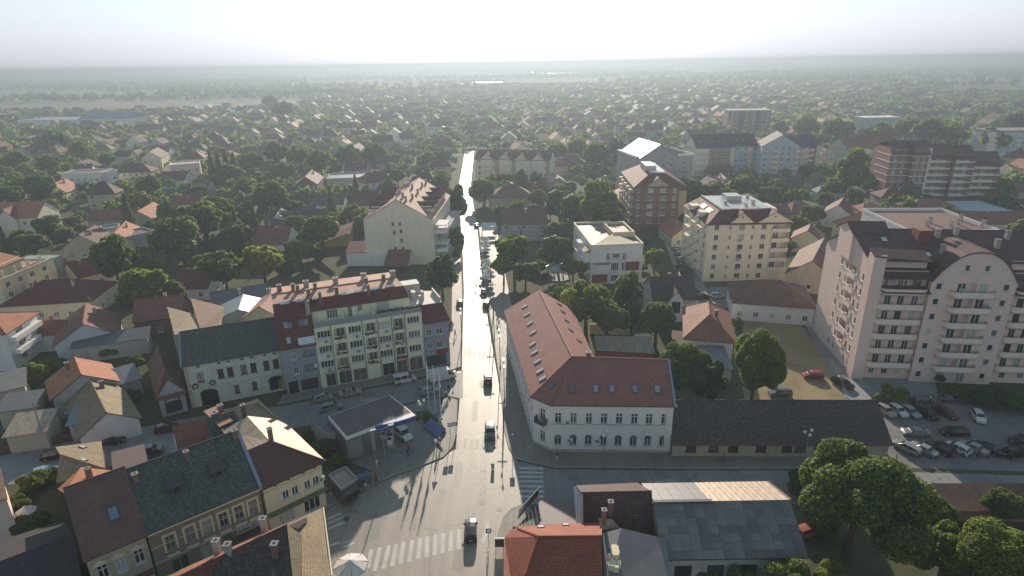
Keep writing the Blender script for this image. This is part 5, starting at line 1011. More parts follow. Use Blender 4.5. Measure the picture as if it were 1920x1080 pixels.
r2, o2, off2 = planes_house('brown_hip_house', 'brown tiled house with white party wall and chimneys behind the terrace', [
    [(1080, 910, 6.2), (1195, 905, 6.2), (1222, 921, 8.2), (1090, 924, 8.2)], [(1090, 924, 8.2), (1222, 921, 8.2), (1228, 1000, 4.6), (1093, 998, 4.6)]], [tile('dark_brown_tiles', (.095, .055, .048), (.065, .04, .04), (.15, .13, .11), .3), WOOD], 0, P_WHT, [(1082, 925, 5), (1215, 920, 5), (1222, 990, 4.4), (1092, 990, 4.4)], 4.4, 'house', ridges=[[(1090, 924, 8.2), (1222, 921, 8.2)]])
for (u, v, hh) in ((1158, 922, .6), (1145, 945, .9)): p = px(u, v, 8); stack(o2, (*p, 7.4), hh, .5, off2)
P = pl([(1080, 912, 5.9), (1091, 926, 8.4), (1092, 1000, 4.4)]); MB().slab([tuple(Vector(p)-Vector((*off2[:2], 0))) for p in pl([(1075, 912, 6.5), (1082, 912, 6.5), (1093, 927, 8.6), (1094, 995, 5.0), (1082, 990, 5.0)])][::-1], .3).build('party_wall_cap', LEAD, r2)
planes_house('cream_stub_roof', 'small cream sheet roof with tall brick chimney beside the red hip roof', [[(1121, 971, 8), (1148, 974, 8), (1163, 990, 7.2), (1128, 994, 7.2)]], [SHEET, WOOD], 0, P_WHT, [(1123, 976, 6.5), (1146, 978, 6.5), (1160, 990, 6.5), (1130, 992, 6.5)], 6.6)
rr_ = bpy.data.objects['cream_stub_roof']; p = px(1132, 976, 8); stack(rr_, (p[0], p[1], 7.6), 1.8, .45, (rr_.location.x, rr_.location.y, 0))
planes_house('corrugated_shed', 'grey corrugated shed roof with pale clutter at the bottom of the picture', [[(1130, 1000, 7.6), (1165, 990, 7.8), (1248, 1010, 6.2), (1262, 1100, 5.0), (1132, 1110, 6.6)]], [CORR, WOOD], 0, P_GRY, [(1135, 1008, 4.8), (1160, 1000, 4.8), (1240, 1015, 4.8), (1250, 1090, 4.8), (1136, 1090, 4.8)], 4.8, 'shed')
sr = bpy.data.objects['corrugated_shed']; q = MB(); rnd = random.Random(6)
for i in range(12):
    x, y = px(rnd.uniform(1135, 1155), rnd.uniform(1020, 1075), 7.4); s_ = rnd.uniform(.3, .8); x -= sr.location.x; y -= sr.location.y; q.box(x, y, 6.8, x+s_, y+s_*rnd.uniform(.5, 1.4), 7.3+rnd.random()*.6)
cl = q.build('roof_clutter', P_CRM, sr); cl['kind'] = 'stuff'
# big grey hall with separate roof sheets
HZ = [(16.2, 62.6), (31.0, 62.5), (31.0, 56.9), (15.4, 56.7), (31.1, 51.4), (16.5, 51.2)]
hr = thing('grey_sheet_hall', 'wide hall with grey roof sheets and one sunlit tan sheet slope', 'building', 15.6, 51.2); ho = (15.6, 51.2, 0); FOOT.append((15.6, 51, 0, 15.5, 11.5))
facade(MB(), (0, 0), (1, 0), 0, 1, [])
mb = MB(); mb.prism([(.4, .4), (15.2, .5), (15.2, 11.0), (.4, 11.0)], 0, 5.2); mb.face([(15.2, .5, 5.1), (15.2, 11, 5.1), (15.2, 5.7, 7.8)]); mb.face([(.4, 11, 5.1), (.4, .4, 5.1), (.4, 5.5, 7.8)]); hw_ = mb.build('wall', P_GRY, hr)
for i in range(4): MB().box(1.5+i*3.5, .33, 2.2, 3.3+i*3.5, .41, 3.8, 0).build('window', GLASS, hr)
rfh = MB().slab([(0, 0, 5.0), (15.6, 0, 5.0), (15.5, 5.6, 7.96), (-.1, 5.4, 7.96)], .12).slab([(15.5, 5.6, 7.96), (15.5, 11.5, 5.9), (0, 11.5, 5.9), (-.1, 5.4, 7.96)], .12).build('roof', WOOD, hr)
rnd = random.Random(8); NR, NC = 7, 14; shm = []
for mi in range(4): shm.append(plain('roof_sheet_%s' % 'abcd'[mi], tuple(c*(.8+.14*mi) for c in (.175, .168, .165)), .7, .2, 1.0))
slope = (7.96-5.0)/5.5
base_q = {}
for i in range(NR):
    for j in range(NC):
        x0, y0 = j*15.5/NC, i*5.45/NR; k = rnd.randrange(4)
        if k not in base_q:
            q = MB(); sw, sl_ = 15.5/NC-.03, 5.45/NR+.06; q.slab([(0, 0, .05), (sw, 0, .05), (sw, sl_, .02+sl_*slope), (0, sl_, .02+sl_*slope)], .03); base_q[k] = q.mesh('roof_sheet', [shm[k]])
        obj('roof_sheet', base_q[k], rfh, (x0, y0+rnd.uniform(-.02, .02), 5.02+y0*slope+rnd.uniform(0, .015)))
s2 = (5.9-7.96)/5.9; tanm = [SLATE, SHEET]
for i in range(3):
    for j in range(12):
        x0, y0 = j*15.5/12, 5.55+i*5.9/3; k = 'b%d' % (1 if x0 > 6.4 else 0)
        if k not in base_q:
            q = MB(); sw, sl_ = 15.5/12-.03, 5.9/3+.05; q.slab([(0, 0, .03), (sw, 0, .03), (sw, sl_, .03+sl_*s2), (0, sl_, .03+sl_*s2)], .03); base_q[k] = q.mesh('roof_sheet', [tanm[int(k[1])]])
        obj('roof_sheet', base_q[k], rfh, (x0, y0, 8.0+(y0-5.55)*s2))
MB().box(0, 5.25, 7.95, 6.6, 5.65, 8.25).build('ridge_vent', RAIL, rfh); MB().slab([(15.5, 5.6, 8.05), (15.75, 5.6, 8.05), (15.75, 11.6, 5.95), (15.5, 11.6, 5.95)], .3).build('verge_board', T_RED, rfh)
# terrace deck with glazed windbreak and clapboard roof
tp = [(*px(972, 980, 3), 3.0), (*px(1010, 935, 3), 3.0), (*px(1075, 932, 3), 3.4), (*px(1082, 975, 3), 3.4)]
r, o, off = planes_house('terrace_pavilion', 'low cafe pavilion with flat purplish deck roof and tilted glass screen', [[(972, 985, 3.2), (1014, 938, 3.2), (1076, 933, 3.6), (1090, 982, 3.6)]], [ribbed('deck_boards', (.16, .12, .125), .35, .6), WOOD], 0, P_GRY, [(978, 982, 3), (1014, 942, 3), (1074, 938, 3), (1086, 978, 3)], 3.0, 'pavilion')
a0, a1 = px(974, 975, 3.2), px(1012, 932, 3.2); mb = MB(); A, C = Vector(a0)-Vector(off[:2]), Vector(a1)-Vector(off[:2]); d = (C-A)
for i in range(6):
    p, q = A+d*(i/6), A+d*((i+.94)/6); mb.face([(p.x-.25, p.y, 3.3), (q.x-.25, q.y, 3.3), (q.x, q.y, 4.7), (p.x, p.y, 4.7)], 1)
mb.tube((A.x, A.y, 4.75), (C.x, C.y, 4.75), .08, 5, 0).tube((A.x-.25, A.y, 3.3), (C.x-.25, C.y, 3.3), .06, 5, 0); mb.build('glass_screen', [METAL, GLASS], r)
planes(r, 'cream_board', [pl([(972, 986, 3.3), (1000, 972, 3.3), (1006, 990, 3.3)])], [P_CRM], off, .05)  # cream triangular board lying on the corner of the deck roof
# ---- houses one can pick out, left of the street
RH('hip_house', 'two-storey house with maroon hip roof beside the long white building', 'hx', (240, 308), (268, 307), 9, 5, 3.2, T_MAR, P_BEI)
RH('gable_house', 'tall beige house with pointed gable behind the maroon hip roof', 'gy', (280, 284), (296, 276), 11, 5, 3.8, T_BRN, P_BEI)
FB('flat_villa', 'pinkish flat-roofed villa with white parapets left of the dark spruces', (318, 311), (374, 307), 8.5, 11, P_PNK, TERR)
FB('long_white_building', 'long white three-storey building with dark ribbon windows', (113, 327), (186, 325), 8.5, 12, P_WHT, BROOF); FB('white_stair_block', 'white balconied end block joined to the long white building', (187, 326), (221, 322), 8.0, 11, P_WHT, BROOF)
RH('dark_roof_house', 'white house under a plain dark red roof below the pinkish villa', 'gx', (304, 322), (352, 321), 7.5, 5, 3, T_MAR, P_WHT)
RH('low_dark_house', 'low house with dark brown roof left of the spruces', 'gx', (362, 337), (394, 336), 6, 4.5, 2.6, T_BRN, P_WHT)
RH('white_dormer_house', 'white house with red gable roof and dormers behind the big walnut tree', 'gx', (326, 368), (378, 367), 9, 5.5, 4, T_RED, P_WHT, chim=2)
RH('long_red_house', 'long low house with faded red roof in the left yards', 'gx', (173, 394), (256, 391), 6, 4.5, 2.6, T_RED, P_TAN)
RH('tan_gable_house', 'tan house with blank gable and sunlit orange slope', 'gy', (258, 396), (288, 379), 7.5, 4.4, 3, T_ORA, P_TAN)
RH('tan_barn_house', 'tan plastered barn with broad blank gable beside the apartment corner', 'gy', (148, 440), (178, 422), 8, 5.2, 3.6, T_BRN, P_TAN)
RH('orange_roof_house', 'house with bright orange roof patch beside the blue shed', 'gy', (215, 437), (236, 415), 7.5, 4.2, 2.6, T_ORA, P_TAN)
FB('flat_brown_house', 'flat brown-roofed house with glazed porch beside dark trees', (240, 446), (292, 434), 5.5, 8, P_GRY, BROOF); FB('blue_shed', 'low shed with blue sheet roof in the left yards', (187, 432), (222, 428), 4, 6, P_GRY, plain('blue_sheet', (.10, .16, .27), .5))
RH('maroon_barn', 'barn with plain maroon roof at the foot of the green patterned wall', 'gx', (126, 493), (180, 481), 6.8, 5.2, 3, T_MAR, P_PNK)
RH('maroon_hip_villa', 'wide cream villa with maroon hip roof and chimney left of the walnut trees', 'hx', (80, 526), (132, 523), 8, 6.5, 3.4, T_MAR, P_CRM, chim=2)
RH('garden_house', 'white garden house with purple-red roof among walnut trees', 'gx', (342, 506), (402, 505), 6.5, 5, 3, T_MAR, P_WHT)
RH('white_gable_house', 'house with big red roof and white round-topped gable', 'gx', (484, 424), (546, 423), 8.5, 6, 4, T_RED, P_WHT)
RH('grey_roof_house', 'white cottage with slate grey roof and tall chimney', 'gx', (590, 366), (646, 364), 6.5, 4.6, 2.8, T_GRY, P_WHT)
RH('long_grey_house', 'long grey-roofed farmhouse behind the round tree', 'gx', (500, 400), (590, 386), 6.5, 5, 2.8, T_GRY, P_TAN); RH('small_dormer_house', 'small white-gabled house below the long grey roof', 'gy', (519, 401), (528, 390), 6.5, 3.4, 2.6, T_GRY, P_WHT)
RH('dusky_house', 'house with dusky brown roof beside the grey farmhouse', 'gx', (548, 400), (610, 392), 7, 5, 3, T_DRK, P_TAN)
RH('brick_gable_house', 'brick house with sunlit yellow right slope', 'gy', (572, 331), (585, 318), 9, 4.5, 3.4, T_BRN, BRK2); FB('blue_workshop', 'long blue-grey workshop with skylit roof', (612, 337), (681, 334), 5, 14, P_GRY, plain('blue_grey_deck', (.17, .20, .26), .5))
RH('white_maroon_villa', 'white villa with maroon hip roof and sunlit side near the street trees', 'hx', (698, 321), (708, 320), 9.5, 6, 3.8, T_MAR, P_WHT)
RH('garage_house', 'small old house with khaki roof patch and white garage front on the side street', 'gy', (199, 773), (168, 711), 5.6, 3.9, 2.6, T_KHA, P_WHT, wins='')
RH('sunlit_orange_house', 'house with sunlit orange right slope above the white garage', 'gy', (152, 702), (140, 671), 7, 4.6, 2.8, T_ORA, P_GRY)
RH('blue_white_gable_house', 'pale gabled house with red roof and one square window', 'gy', (155, 607), (161, 570), 7.4, 5.4, 3.4, T_RED, P_BLW, wins=''); 
RH('low_white_wing', 'low white wing with red roof joined to the pale gabled house', 'gx', (66, 603), (120, 600), 5.6, 3.2, 1.6, T_RED, P_WHT, wins='')
RH('red_yard_house', 'red-roofed brick house behind the tan slab roofs', 'gx', (254, 563), (342, 553), 7.2, 4.8, 3, T_RED, BRK2)
b = RH('pale_green_garage', 'pale green garage with two dark bays and shiny sheet roof', 'gy', (447, 580), (456, 553), 8.4, 4.2, 1.6, METAL, plain('pale_green_plaster', (.44, .52, .46)), wins='', chim=0)
for c in (1.9, 6.3): b.box('dark_bay', 'f', c-1.5, c+1.5, 0, .04, .5, 5.6, DARK)
RH('curved_grey_hall', 'low grey hall roof behind the pale green garage', 'gx', (395, 548), (500, 532), 8, 7, 2.6, plain('grey_felt', (.12, .125, .135), .7), P_GRY, wins=''); RH('pink_roof_house', 'narrow house with faded pink roof at the end of the yellow block', 'gy', (486, 574), (522, 537), 10, 4.2, 2.8, T_PINK, P_TAN, wins='')
planes_house('tan_slab_house', 'rear wing with sunlit tan slab roof and white parapet behind the ornate house', [[(327, 628, 10.5), (374, 619, 10.5), (361, 588, 8.6), (313, 575, 8.6)]], [T_KHA, WOOD], 0, P_TAN, [(327, 640, 8.4), (370, 628, 8.4), (360, 592, 8.4), (316, 580, 8.4)], 8.4)
planes_house('brown_slab_house', 'rear wing with brown tiled slope and white verges behind the ornate house', [[(375, 618, 10.6), (408, 611, 10.6), (422, 575, 8.4), (357, 559, 8.4)]], [T_BRN, WOOD], 0, P_TAN, [(376, 625, 8.2), (404, 615, 8.2), (418, 580, 8.2), (360, 565, 8.2)], 8.2)
for i, (a, c, h, d, lab, nm, rm) in enumerate((((215, 722), (262, 708), 3.4, 5, 'dark grey shed beside the old garage house', 'grey_shed', SLATE), ((128, 795), (168, 788), 3.2, 8, 'low blue-grey shed roof left of the garage', 'blue_grey_shed', plain('blue_grey_deck', (.17, .20, .26))), ((135, 652), (275, 632), 3.6, 3.5, 'long narrow grey shed roof along the yards', 'narrow_shed', plain('grey_felt', (.12, .125, .135))), ((10, 817), (84, 806), 3.2, 5, 'tumbledown tan shed by the red fence', 'tan_shed', SHEET), ((-5, 770), (60, 762), 3.6, 4, 'weathered shed overgrown by bushes at the left edge', 'weathered_shed', CORR), ((-10, 735), (45, 722), 3.4, 6, 'grey yard shed left of the orange roof', 'yard_shed', CORR))):
    FB(nm, lab, a, c, h, d, P_TAN if i > 2 else P_GRY, rm, wins='', par=0, cat='shed')
# left apartment buildings
b = B.at('left_white_villa', 'white three-storey villa with orange hip roof and balconies at the left edge', 'building', (8, 622), (66, 585), 8.2, 12); b.walls(8.2, P_WHT, {'f': [(b.w*.35, 1, 1.6, 1.8, '3'), (b.w*.4, 3.6, 2.2, 1.9, '3'), (b.w*.75, 3.6, 1.2, 1.9, '2'), (b.w*.4, 6.0, 2.2, 1.7, '3')], 'l': [(3, 4, 1.2, 1.4, '2')]}); b.roof('hx', 8.2, 2.6, T_ORA, .7); 
for z in (3.1, 5.7): b.box('balcony', 'f', .6, b.w-.8, .02, 1.3, z, z+.95, P_WHT)
b = B.at('terraced_apartments', 'beige stepped apartment house with orange roof and green patterned end', 'building', (0, 531), (100, 488), 8.0, 13); b.walls(8, P_CRM, {'f': [(b.w*f, z, 1.5, 1.4, '2') for f in (.12, .34, .56, .8) for z in (1, 3.7, 6.2)]}); b.part('upper_floor', MB().box(-2, 3, 8, b.w*.62, 13, 11), P_CRM); b.part('upper_roof', MB().slab([(-3, 2.4, 10.6), (b.w*.66, 2.4, 10.6), (b.w*.6, 8, 12.8), (-3, 8, 12.8)], .2).slab([(-3, 8, 12.8), (b.w*.6, 8, 12.8), (b.w*.66, 13.6, 10.6), (-3, 13.6, 10.6)], .2), T_ORA)
b.part('parapet', MB().box(0, -.1, 8, b.w, .2, 8.9), P_CRM); b.part('patterned_end', MB().box(b.w, .2, 0, b.w+3.5, 9, 8.4), plain('green_mural', (.25, .36, .30), .8, .7, 1.4)); b.part('roof_deck', MB().box(b.w*.62, 3, 8, b.w, 12.8, 8.15), T_PINK)
for f in (.12, .34, .56, .8): b.part('terrace_pier', MB().box(b.w*f-.2, .3, 8, b.w*f+.2, .7, 10.4), P_CRM)
b = RH('gabled_apartments', 'beige gabled apartment house with orange roof behind the left trees', 'gx', (-20, 381), (84, 377), 11.5, 6.5, 4, T_ORA, P_BEI, wins='f', cat='building')
b.part('front_gable', MB().box(b.w*.35, -1.5, 0, b.w*.65, 0, 7.6, 0).face([(b.w*.35, -1.5, 7.6), (b.w*.65, -1.5, 7.6), (b.w*.5, -1.5, 10.6)], 0).slab([(b.w*.33, -1.9, 7.4), (b.w*.5, -1.9, 10.8), (b.w*.5, 5, 10.8), (b.w*.33, 1, 7.4)][::-1], .15, 1).slab([(b.w*.67, -1.9, 7.4), (b.w*.5, -1.9, 10.8), (b.w*.5, 5, 10.8), (b.w*.67, 1, 7.4)], .15, 1), [P_BEI, T_RED])
# yellow modern house with a single red slope
r, o, off = planes_house('yellow_shed_roof_house', 'ochre house with steep single red slope left of the cream gable', [[(608, 454, 4.2), (655, 436, 7.2), (663, 415, 8.6), (640, 424, 6.8), (614, 436, 4.4)]], [T_RED, WOOD], 0, P_OCH, [(608, 464), (661, 460), (664, 440), (616, 446)], 4.0)
# ---- right of the street
RH('street_corner_house', 'tan two-storey corner house with steep dark roof beside the street trees', 'hx', (945, 348), (968, 347), 9.5, 5.5, 3.4, T_BRN, P_TAN); RH('red_front_house', 'red-roofed house beside the tan corner house', 'gx', (982, 344), (1018, 343), 8, 5, 3, T_MAR, BRK2)
RH('arched_window_house', 'grey street house with wide purple-brown roof and arched windows', 'gx', (941, 391), (1024, 390), 9.6, 5.6, 3.6, T_BRN, P_GRY)
RH('yellow_terrace_house', 'yellow ochre house with dark flat-looking roof below the round trees', 'gx', (1134, 302), (1182, 301), 6.8, 4.5, 1.6, T_BLU, P_OCH); RH('sunlit_cabin', 'small house with brightly sunlit roof near the orchard', 'gy', (1048, 333), (1037, 323), 6.5, 3.6, 2.2, SHEET, P_GRY, wins='')
RH('white_cube_house', 'white three-storey house with brown hip roof far up the street', 'hx', (812, 228), (842, 227), 11, 6, 3, T_BRN, P_WHT); RH('street_end_house', 'white house with maroon roof at the left of the street end', 'gx', (818, 263), (846, 262), 9, 5, 3.2, T_MAR, P_WHT)
RH('maroon_twin_house', 'maroon hip-roofed house right of the long cream row', 'hx', (1036, 298), (1048, 297), 8, 5, 3, T_RED, P_TAN); RH('maroon_villa', 'dark maroon roofed villa below the great round tree', 'hx', (1062, 292), (1080, 292), 8.5, 5, 3.2, T_MAR, P_TAN); RH('red_side_house', 'red-roofed house left of the brown brick block', 'gy', (1160, 378), (1162, 352), 7.5, 5, 3, T_RED, P_TAN)
b = RH('white_lot_house', 'white house with broad brown hip roof facing the dirt lot', 'hx', (1430, 525), (1462, 527), 7.6, 6.6, 3.2, T_BRN, P_WHT, far=False, chim=0)
b = RH('red_hipped_villa', 'white-walled villa with red-orange hipped roof behind the school garden', 'hy', (1331, 590), (1328, 566), 8.2, 4.4, 3.2, T_OLD, P_WHT, far=False, wins='')
b.box('window', 'f', 5.8, 7.2, 0, .05, 1.0, 2.2, GLASS); b.box('lean_to', 'f', -2.5, 4.8, .05, 2.6, 0, 2.2, WOOD)
b = RH('grey_bay_villa', 'grey villa with dark tiled roof and pointed central bay window', 'gx', (1218, 519), (1297, 518), 8.6, 5, 3.4, T_DRK, P_GRY, far=False)
cx = b.w*.5; b.part('bay', MB().box(cx-1.5, -1.4, 0, cx+1.5, 0, 5.4, 0).face([(cx-1.5, -1.4, 5.4), (cx+1.5, -1.4, 5.4), (cx, -1.4, 7.4)], 0).box(cx-.95, -1.45, 2.2, cx+.95, -1.39, 4.9, 2).slab([(cx-1.9, -1.8, 5.2), (cx, -1.8, 7.6), (cx, 3, 7.6), (cx-1.9, 1, 5.2)][::-1], .12, 1).slab([(cx+1.9, -1.8, 5.2), (cx, -1.8, 7.6), (cx, 3, 7.6), (cx+1.9, 1, 5.2)], .12, 1), [P_WHT, T_DRK, GLASS])
planes_house('long_tan_shed', 'long shed with weathered tan sheet roof behind the school', [[(1114, 629, 4.6), (1222, 631, 4.6), (1227, 663, 3.2), (1118, 657, 3.2)]], [ribbed('weathered_sheet', (.27, .25, .21), .9, .8, 0, (.17, .15, .12), 'u'), WOOD], 0, MARW, [(1116, 640, 3), (1222, 642, 3), (1226, 662, 3), (1119, 656, 3)], 3.0, 'shed')
FB('yard_garage', 'low dark-roofed garage row behind the garden trees', (1268, 688), (1372, 690), 3.0, 7, P_GRY, SLATE, wins='', par=0, cat='shed'); FB('tile_stack_shed', 'small reddish shed beside the red hipped villa', (1262, 648), (1284, 650), 3.2, 5, MARW, T_BRN, wins='', par=0, cat='shed')
w0_, w1_ = px(1106, 627), px(1183, 628); mb = MB(); strip(mb, [w0_, w1_], .25, 0, 2.4); tag(mb.build('garden_wall', P_CRM), 'cream garden wall behind the school', 'wall')
w0_, w1_ = px(1245, 455), px(1280, 545); mb = MB(); strip(mb, [w0_, w1_], .25, 0, 1.8); tag(mb.build('lane_wall', P_TAN), 'tan retaining wall beside the lane with parked cars', 'wall')
LST = [('hx', (1488, 377), (1498, 376), 7.5, 5, 3, T_RED, P_TAN, 'red hip-roofed house right of the cream apartments'), ('gy', (1573, 384), (1583, 370), 8, 4.5, 3.2, T_MAR, P_WHT, 'maroon gabled house in front of the brick tower'), ('hx', (1620, 381), (1632, 380), 7.5, 5.5, 2.6, T_ORA, P_CRM, 'orange-roofed house at the foot of the brick tower'),
       ('hx', (1722, 373), (1756, 372), 7.5, 6, 3, T_RED, P_WHT, 'white house with red hip roof below the brick tower'), ('gx', (1802, 396), (1928, 397), 7, 5, 2.6, T_RED, P_CRM, 'long red-roofed house with cream wall at the right edge'), ('hx', (1616, 397), (1638, 401), 9, 5.5, 3.4, T_OLD, P_TAN, 'rusty red hipped house behind the curved brown roof'),
       ('gy', (1515, 432), (1520, 420), 7, 4, 2.6, T_RED, P_CRM, 'small tan-gabled house behind the cream apartments'), ('gy', (1524, 488), (1546, 446), 8.5, 5.4, 4, T_BRN, P_TAN, 'steep brown gabled house beside the pink tower'), ('gx', (1518, 493), (1562, 490), 6.5, 4.6, 2.8, T_BRN, P_GRY, 'dark low house squeezed beside the pink tower'),
       ('gx', (1455, 250+80), (1470, 330), 6, 4, 2, T_DRK, P_GRY, 'small grey house among shrubs below the blue roofs'), ('hx', (1668, 352), (1676, 352), 7, 4.5, 2.6, T_MAR, P_TAN, 'maroon cottage behind the brick tower trees'), ('hx', (1548, 345), (1556, 345), 6.5, 4, 2.6, T_GRY, P_GRY, 'pale grey pyramid-roofed shed near the tall tree')]
for (k, a, c, zr, run, rise, rm, wm, lab) in LST: RH('town_house', lab, k, a, c, zr, run, rise, rm, wm)
FB('pale_blue_hall', 'low hall with pale blue roof right of the brick tower', (1814, 398), (1898, 397), 5, 16, P_BLW, plain('pale_blue_deck', (.30, .36, .44), .5), par=.3)
b = FB('curved_roof_block', 'apartment roof with brown deck, white edges and chimneys behind the pink tower', (1702, 436), (1872, 436), 13, 24, P_WHT, BROOF, wins='f', par=.8)
for (x, y) in ((8, 6), (11, 10), (14, 6), (17, 8), (20, 12), (22, 6)): stack(b.ro, (x, y, 13), 1.6, .8, mat=CHIMW)
# red-roofed barn etc. far left industrial hall
b = FB('industrial_hall', 'long pale industrial hall with bluish roof at the edge of the fields', (32, 226), (236, 224), 8, 40, P_WHT, plain('bluish_deck', (.25, .28, .36), .6), wins='', par=.4)
b.part('sawtooth_roof', MB().slab([(60, 4, 8.2), (b.w-2, 4, 8.2), (b.w-2, 22, 14), (60, 22, 14)], .3).slab([(60, 22, 14), (b.w-2, 22, 14), (b.w-2, 38, 9), (60, 38, 9)], .3).face([(b.w-2, 4, 8), (b.w-2, 38, 8), (b.w-2, 22, 13.8)]), plain('bluish_roof', (.16, .17, .22), .6), b.ro)

planes_house('brown_yard_wall_house', 'low dark brown tiled roof behind the trees at the lower right', [[(1745, 906, 3.4), (1960, 906, 3.4), (1975, 960, 2.2), (1750, 958, 2.2)]], [T_BRN, WOOD], 0, BRK, [(1748, 912, 2), (1955, 912, 2), (1965, 955, 2), (1752, 952, 2)], 2.0, 'shed')
# ---------------------------------------------------------------- trees
LEAF = leafmat('leaves_green', (.158, .215, .075), .48); LEAF_D = leafmat('leaves_dark', (.12, .175, .07), .45); LEAF_Y = leafmat('leaves_light', (.18, .225, .068), .5); BARK = plain('bark', (.085, .065, .05), .9, .3, 3)
def quads_mesh(name, P, U, V, mats, mi=None):
    """many separate leaf faces: centres P and half axes U, V"""
    n = len(P); co = np.empty((n, 4, 3), 'f4'); co[:, 0] = P-U-V*.6; co[:, 1] = P+U*.75-V*.8; co[:, 2] = P+U+V*.7; co[:, 3] = P-U*.7+V
    me = bpy.data.meshes.new(name); me.vertices.add(n*4); me.vertices.foreach_set('co', co.ravel()); me.loops.add(n*4); me.loops.foreach_set('vertex_index', np.arange(n*4, dtype='i4'))
    me.polygons.add(n); me.polygons.foreach_set('loop_start', np.arange(0, n*4, 4, dtype='i4'))
    for m in mats: me.materials.append(m)
    if mi is not None: me.polygons.foreach_set('material_index', mi.astype('i4'))
    me.update(calc_edges=True); return me
def leaf_axes(rng, N, size, up=.5):
    """random leaf planes, tending to face along N"""
    n = len(N); A = N+rng.normal(0, .75, (n, 3))+np.array([0, 0, up]); A /= np.linalg.norm(A, axis=1, keepdims=True)
    T = rng.normal(0, 1, (n, 3)); U = np.cross(A, T); U /= np.linalg.norm(U, axis=1, keepdims=True); V = np.cross(A, U); s = size*rng.uniform(.55, 1.35, (n, 1)); return U*s, V*s*rng.uniform(.6, 1, (n, 1))
def crown_points(rng, n, kind):
    if kind == 'conifer':
        t = rng.random(n)**1.5; a = rng.uniform(0, 2*np.pi, n); layer = .82+.18*np.cos(t*34); r = (1-t)*.72*layer*rng.uniform(.55, 1.05, n)+.03
        P = np.stack([r*np.cos(a), r*np.sin(a), .25+t*3.1-.12*r], 1); N = np.stack([np.cos(a), np.sin(a), .3*np.ones(n)], 1); return P, N
    sz = {'round': (1, .92, 1.38), 'oval': (.82, 1.3, 1.65), 'bush': (1, .68, .62), 'poplar': (.55, 2.0, 2.2)}[kind]
    nl = 28; D = rng.normal(0, 1, (nl, 3)); D /= np.linalg.norm(D, axis=1, keepdims=True); D[:, 2] = np.abs(D[:, 2])*1.1-.35; C = D*rng.uniform(.40, .88, (nl, 1)); C[0] = 0; Rr = rng.uniform(.15, .38, nl); Rr[0] = .55
    k = rng.choice(nl, n*3, p=Rr**2/np.sum(Rr**2)); d = rng.normal(0, 1, (n*3, 3)); d /= np.linalg.norm(d, axis=1, keepdims=True)
    P = C[k]+d*(Rr[k]*(.72+.34*rng.random(n*3)**.7))[:, None]
    inside = np.zeros(len(P), bool)
    for j in range(nl): inside |= (np.linalg.norm(P-C[j], axis=1) < Rr[j]*.68) & (k != j)
    keep = ~inside | (rng.random(len(P)) < .12); P, d = P[keep][:n], d[keep][:n]
    return P*np.array([sz[0], sz[0], sz[1]])+np.array([0, 0, sz[2]]), d
def trunk_mesh(seed, kind):
    rnd = random.Random(seed); mb = MB(); top = {'round': 1.2, 'oval': 1.4, 'bush': .4, 'conifer': 2.6, 'poplar': 2.4}[kind]
    mb.tube((0, 0, -.05), (.02, .01, top*.55), .085, 7, 0, .06, False).tube((.02, .01, top*.55), (0, 0, top), .06, 7, 0, .03, False)
    for i in range(5):
        a = i*1.3+rnd.random(); z = top*rnd.uniform(.45, .8); mb.tube((0, 0, z), (.55*math.cos(a), .55*math.sin(a), z+rnd.uniform(.25, .5)), .035, 5, 0, .012, False)
    return mb.mesh('trunk', [BARK])
TREES = {}
def tree_proto(kind, lod, var):
    k = (kind, lod, var)
    if k not in TREES:
        rng = np.random.default_rng(abs(hash(kind)) % 1000 if False else {'round': 11, 'oval': 23, 'bush': 37, 'conifer': 41, 'poplar': 53}[kind]*10+var+(lod+1)*100)
        n, s = {-1: (44000, .0225), 0: (17000, .036), 1: (4600, .072), 2: (1300, .13)}[lod]
        if kind == 'conifer': s *= .85
        P, N = crown_points(rng, n, kind); U, V = leaf_axes(rng, N, s)
        mat = LEAF_D if kind == 'conifer' else (LEAF, LEAF_D, LEAF_Y, LEAF)[var % 4]
        TREES[k] = (quads_mesh('crown', P, U, V, [mat]), trunk_mesh(var, kind))
    return TREES[k]
def tree(x, y, rad, kind, var, label, group=None, name=None, zs=1.0, cat='tree', rz=None):
    dist = math.hypot(x, y); lod = -1 if rad > 4.2 and dist < 110 else 0 if dist < 135 else 1 if dist < 330 else 2
    cr, tr = tree_proto(kind, lod, var)
    t = thing(name or {'round': 'deciduous_tree', 'oval': 'tall_tree', 'bush': 'bush', 'conifer': 'conifer_tree', 'poplar': 'poplar_tree'}[kind], label, cat, x, y, 0, rz if rz is not None else random.uniform(0, 6.28), group); t.scale = (rad, rad, rad*zs)
    obj('trunk', tr, t); obj('crown', cr, t); return t
def depth_of(x, y, z=0): return float(np.array([x, y, z-HC])@_fw)
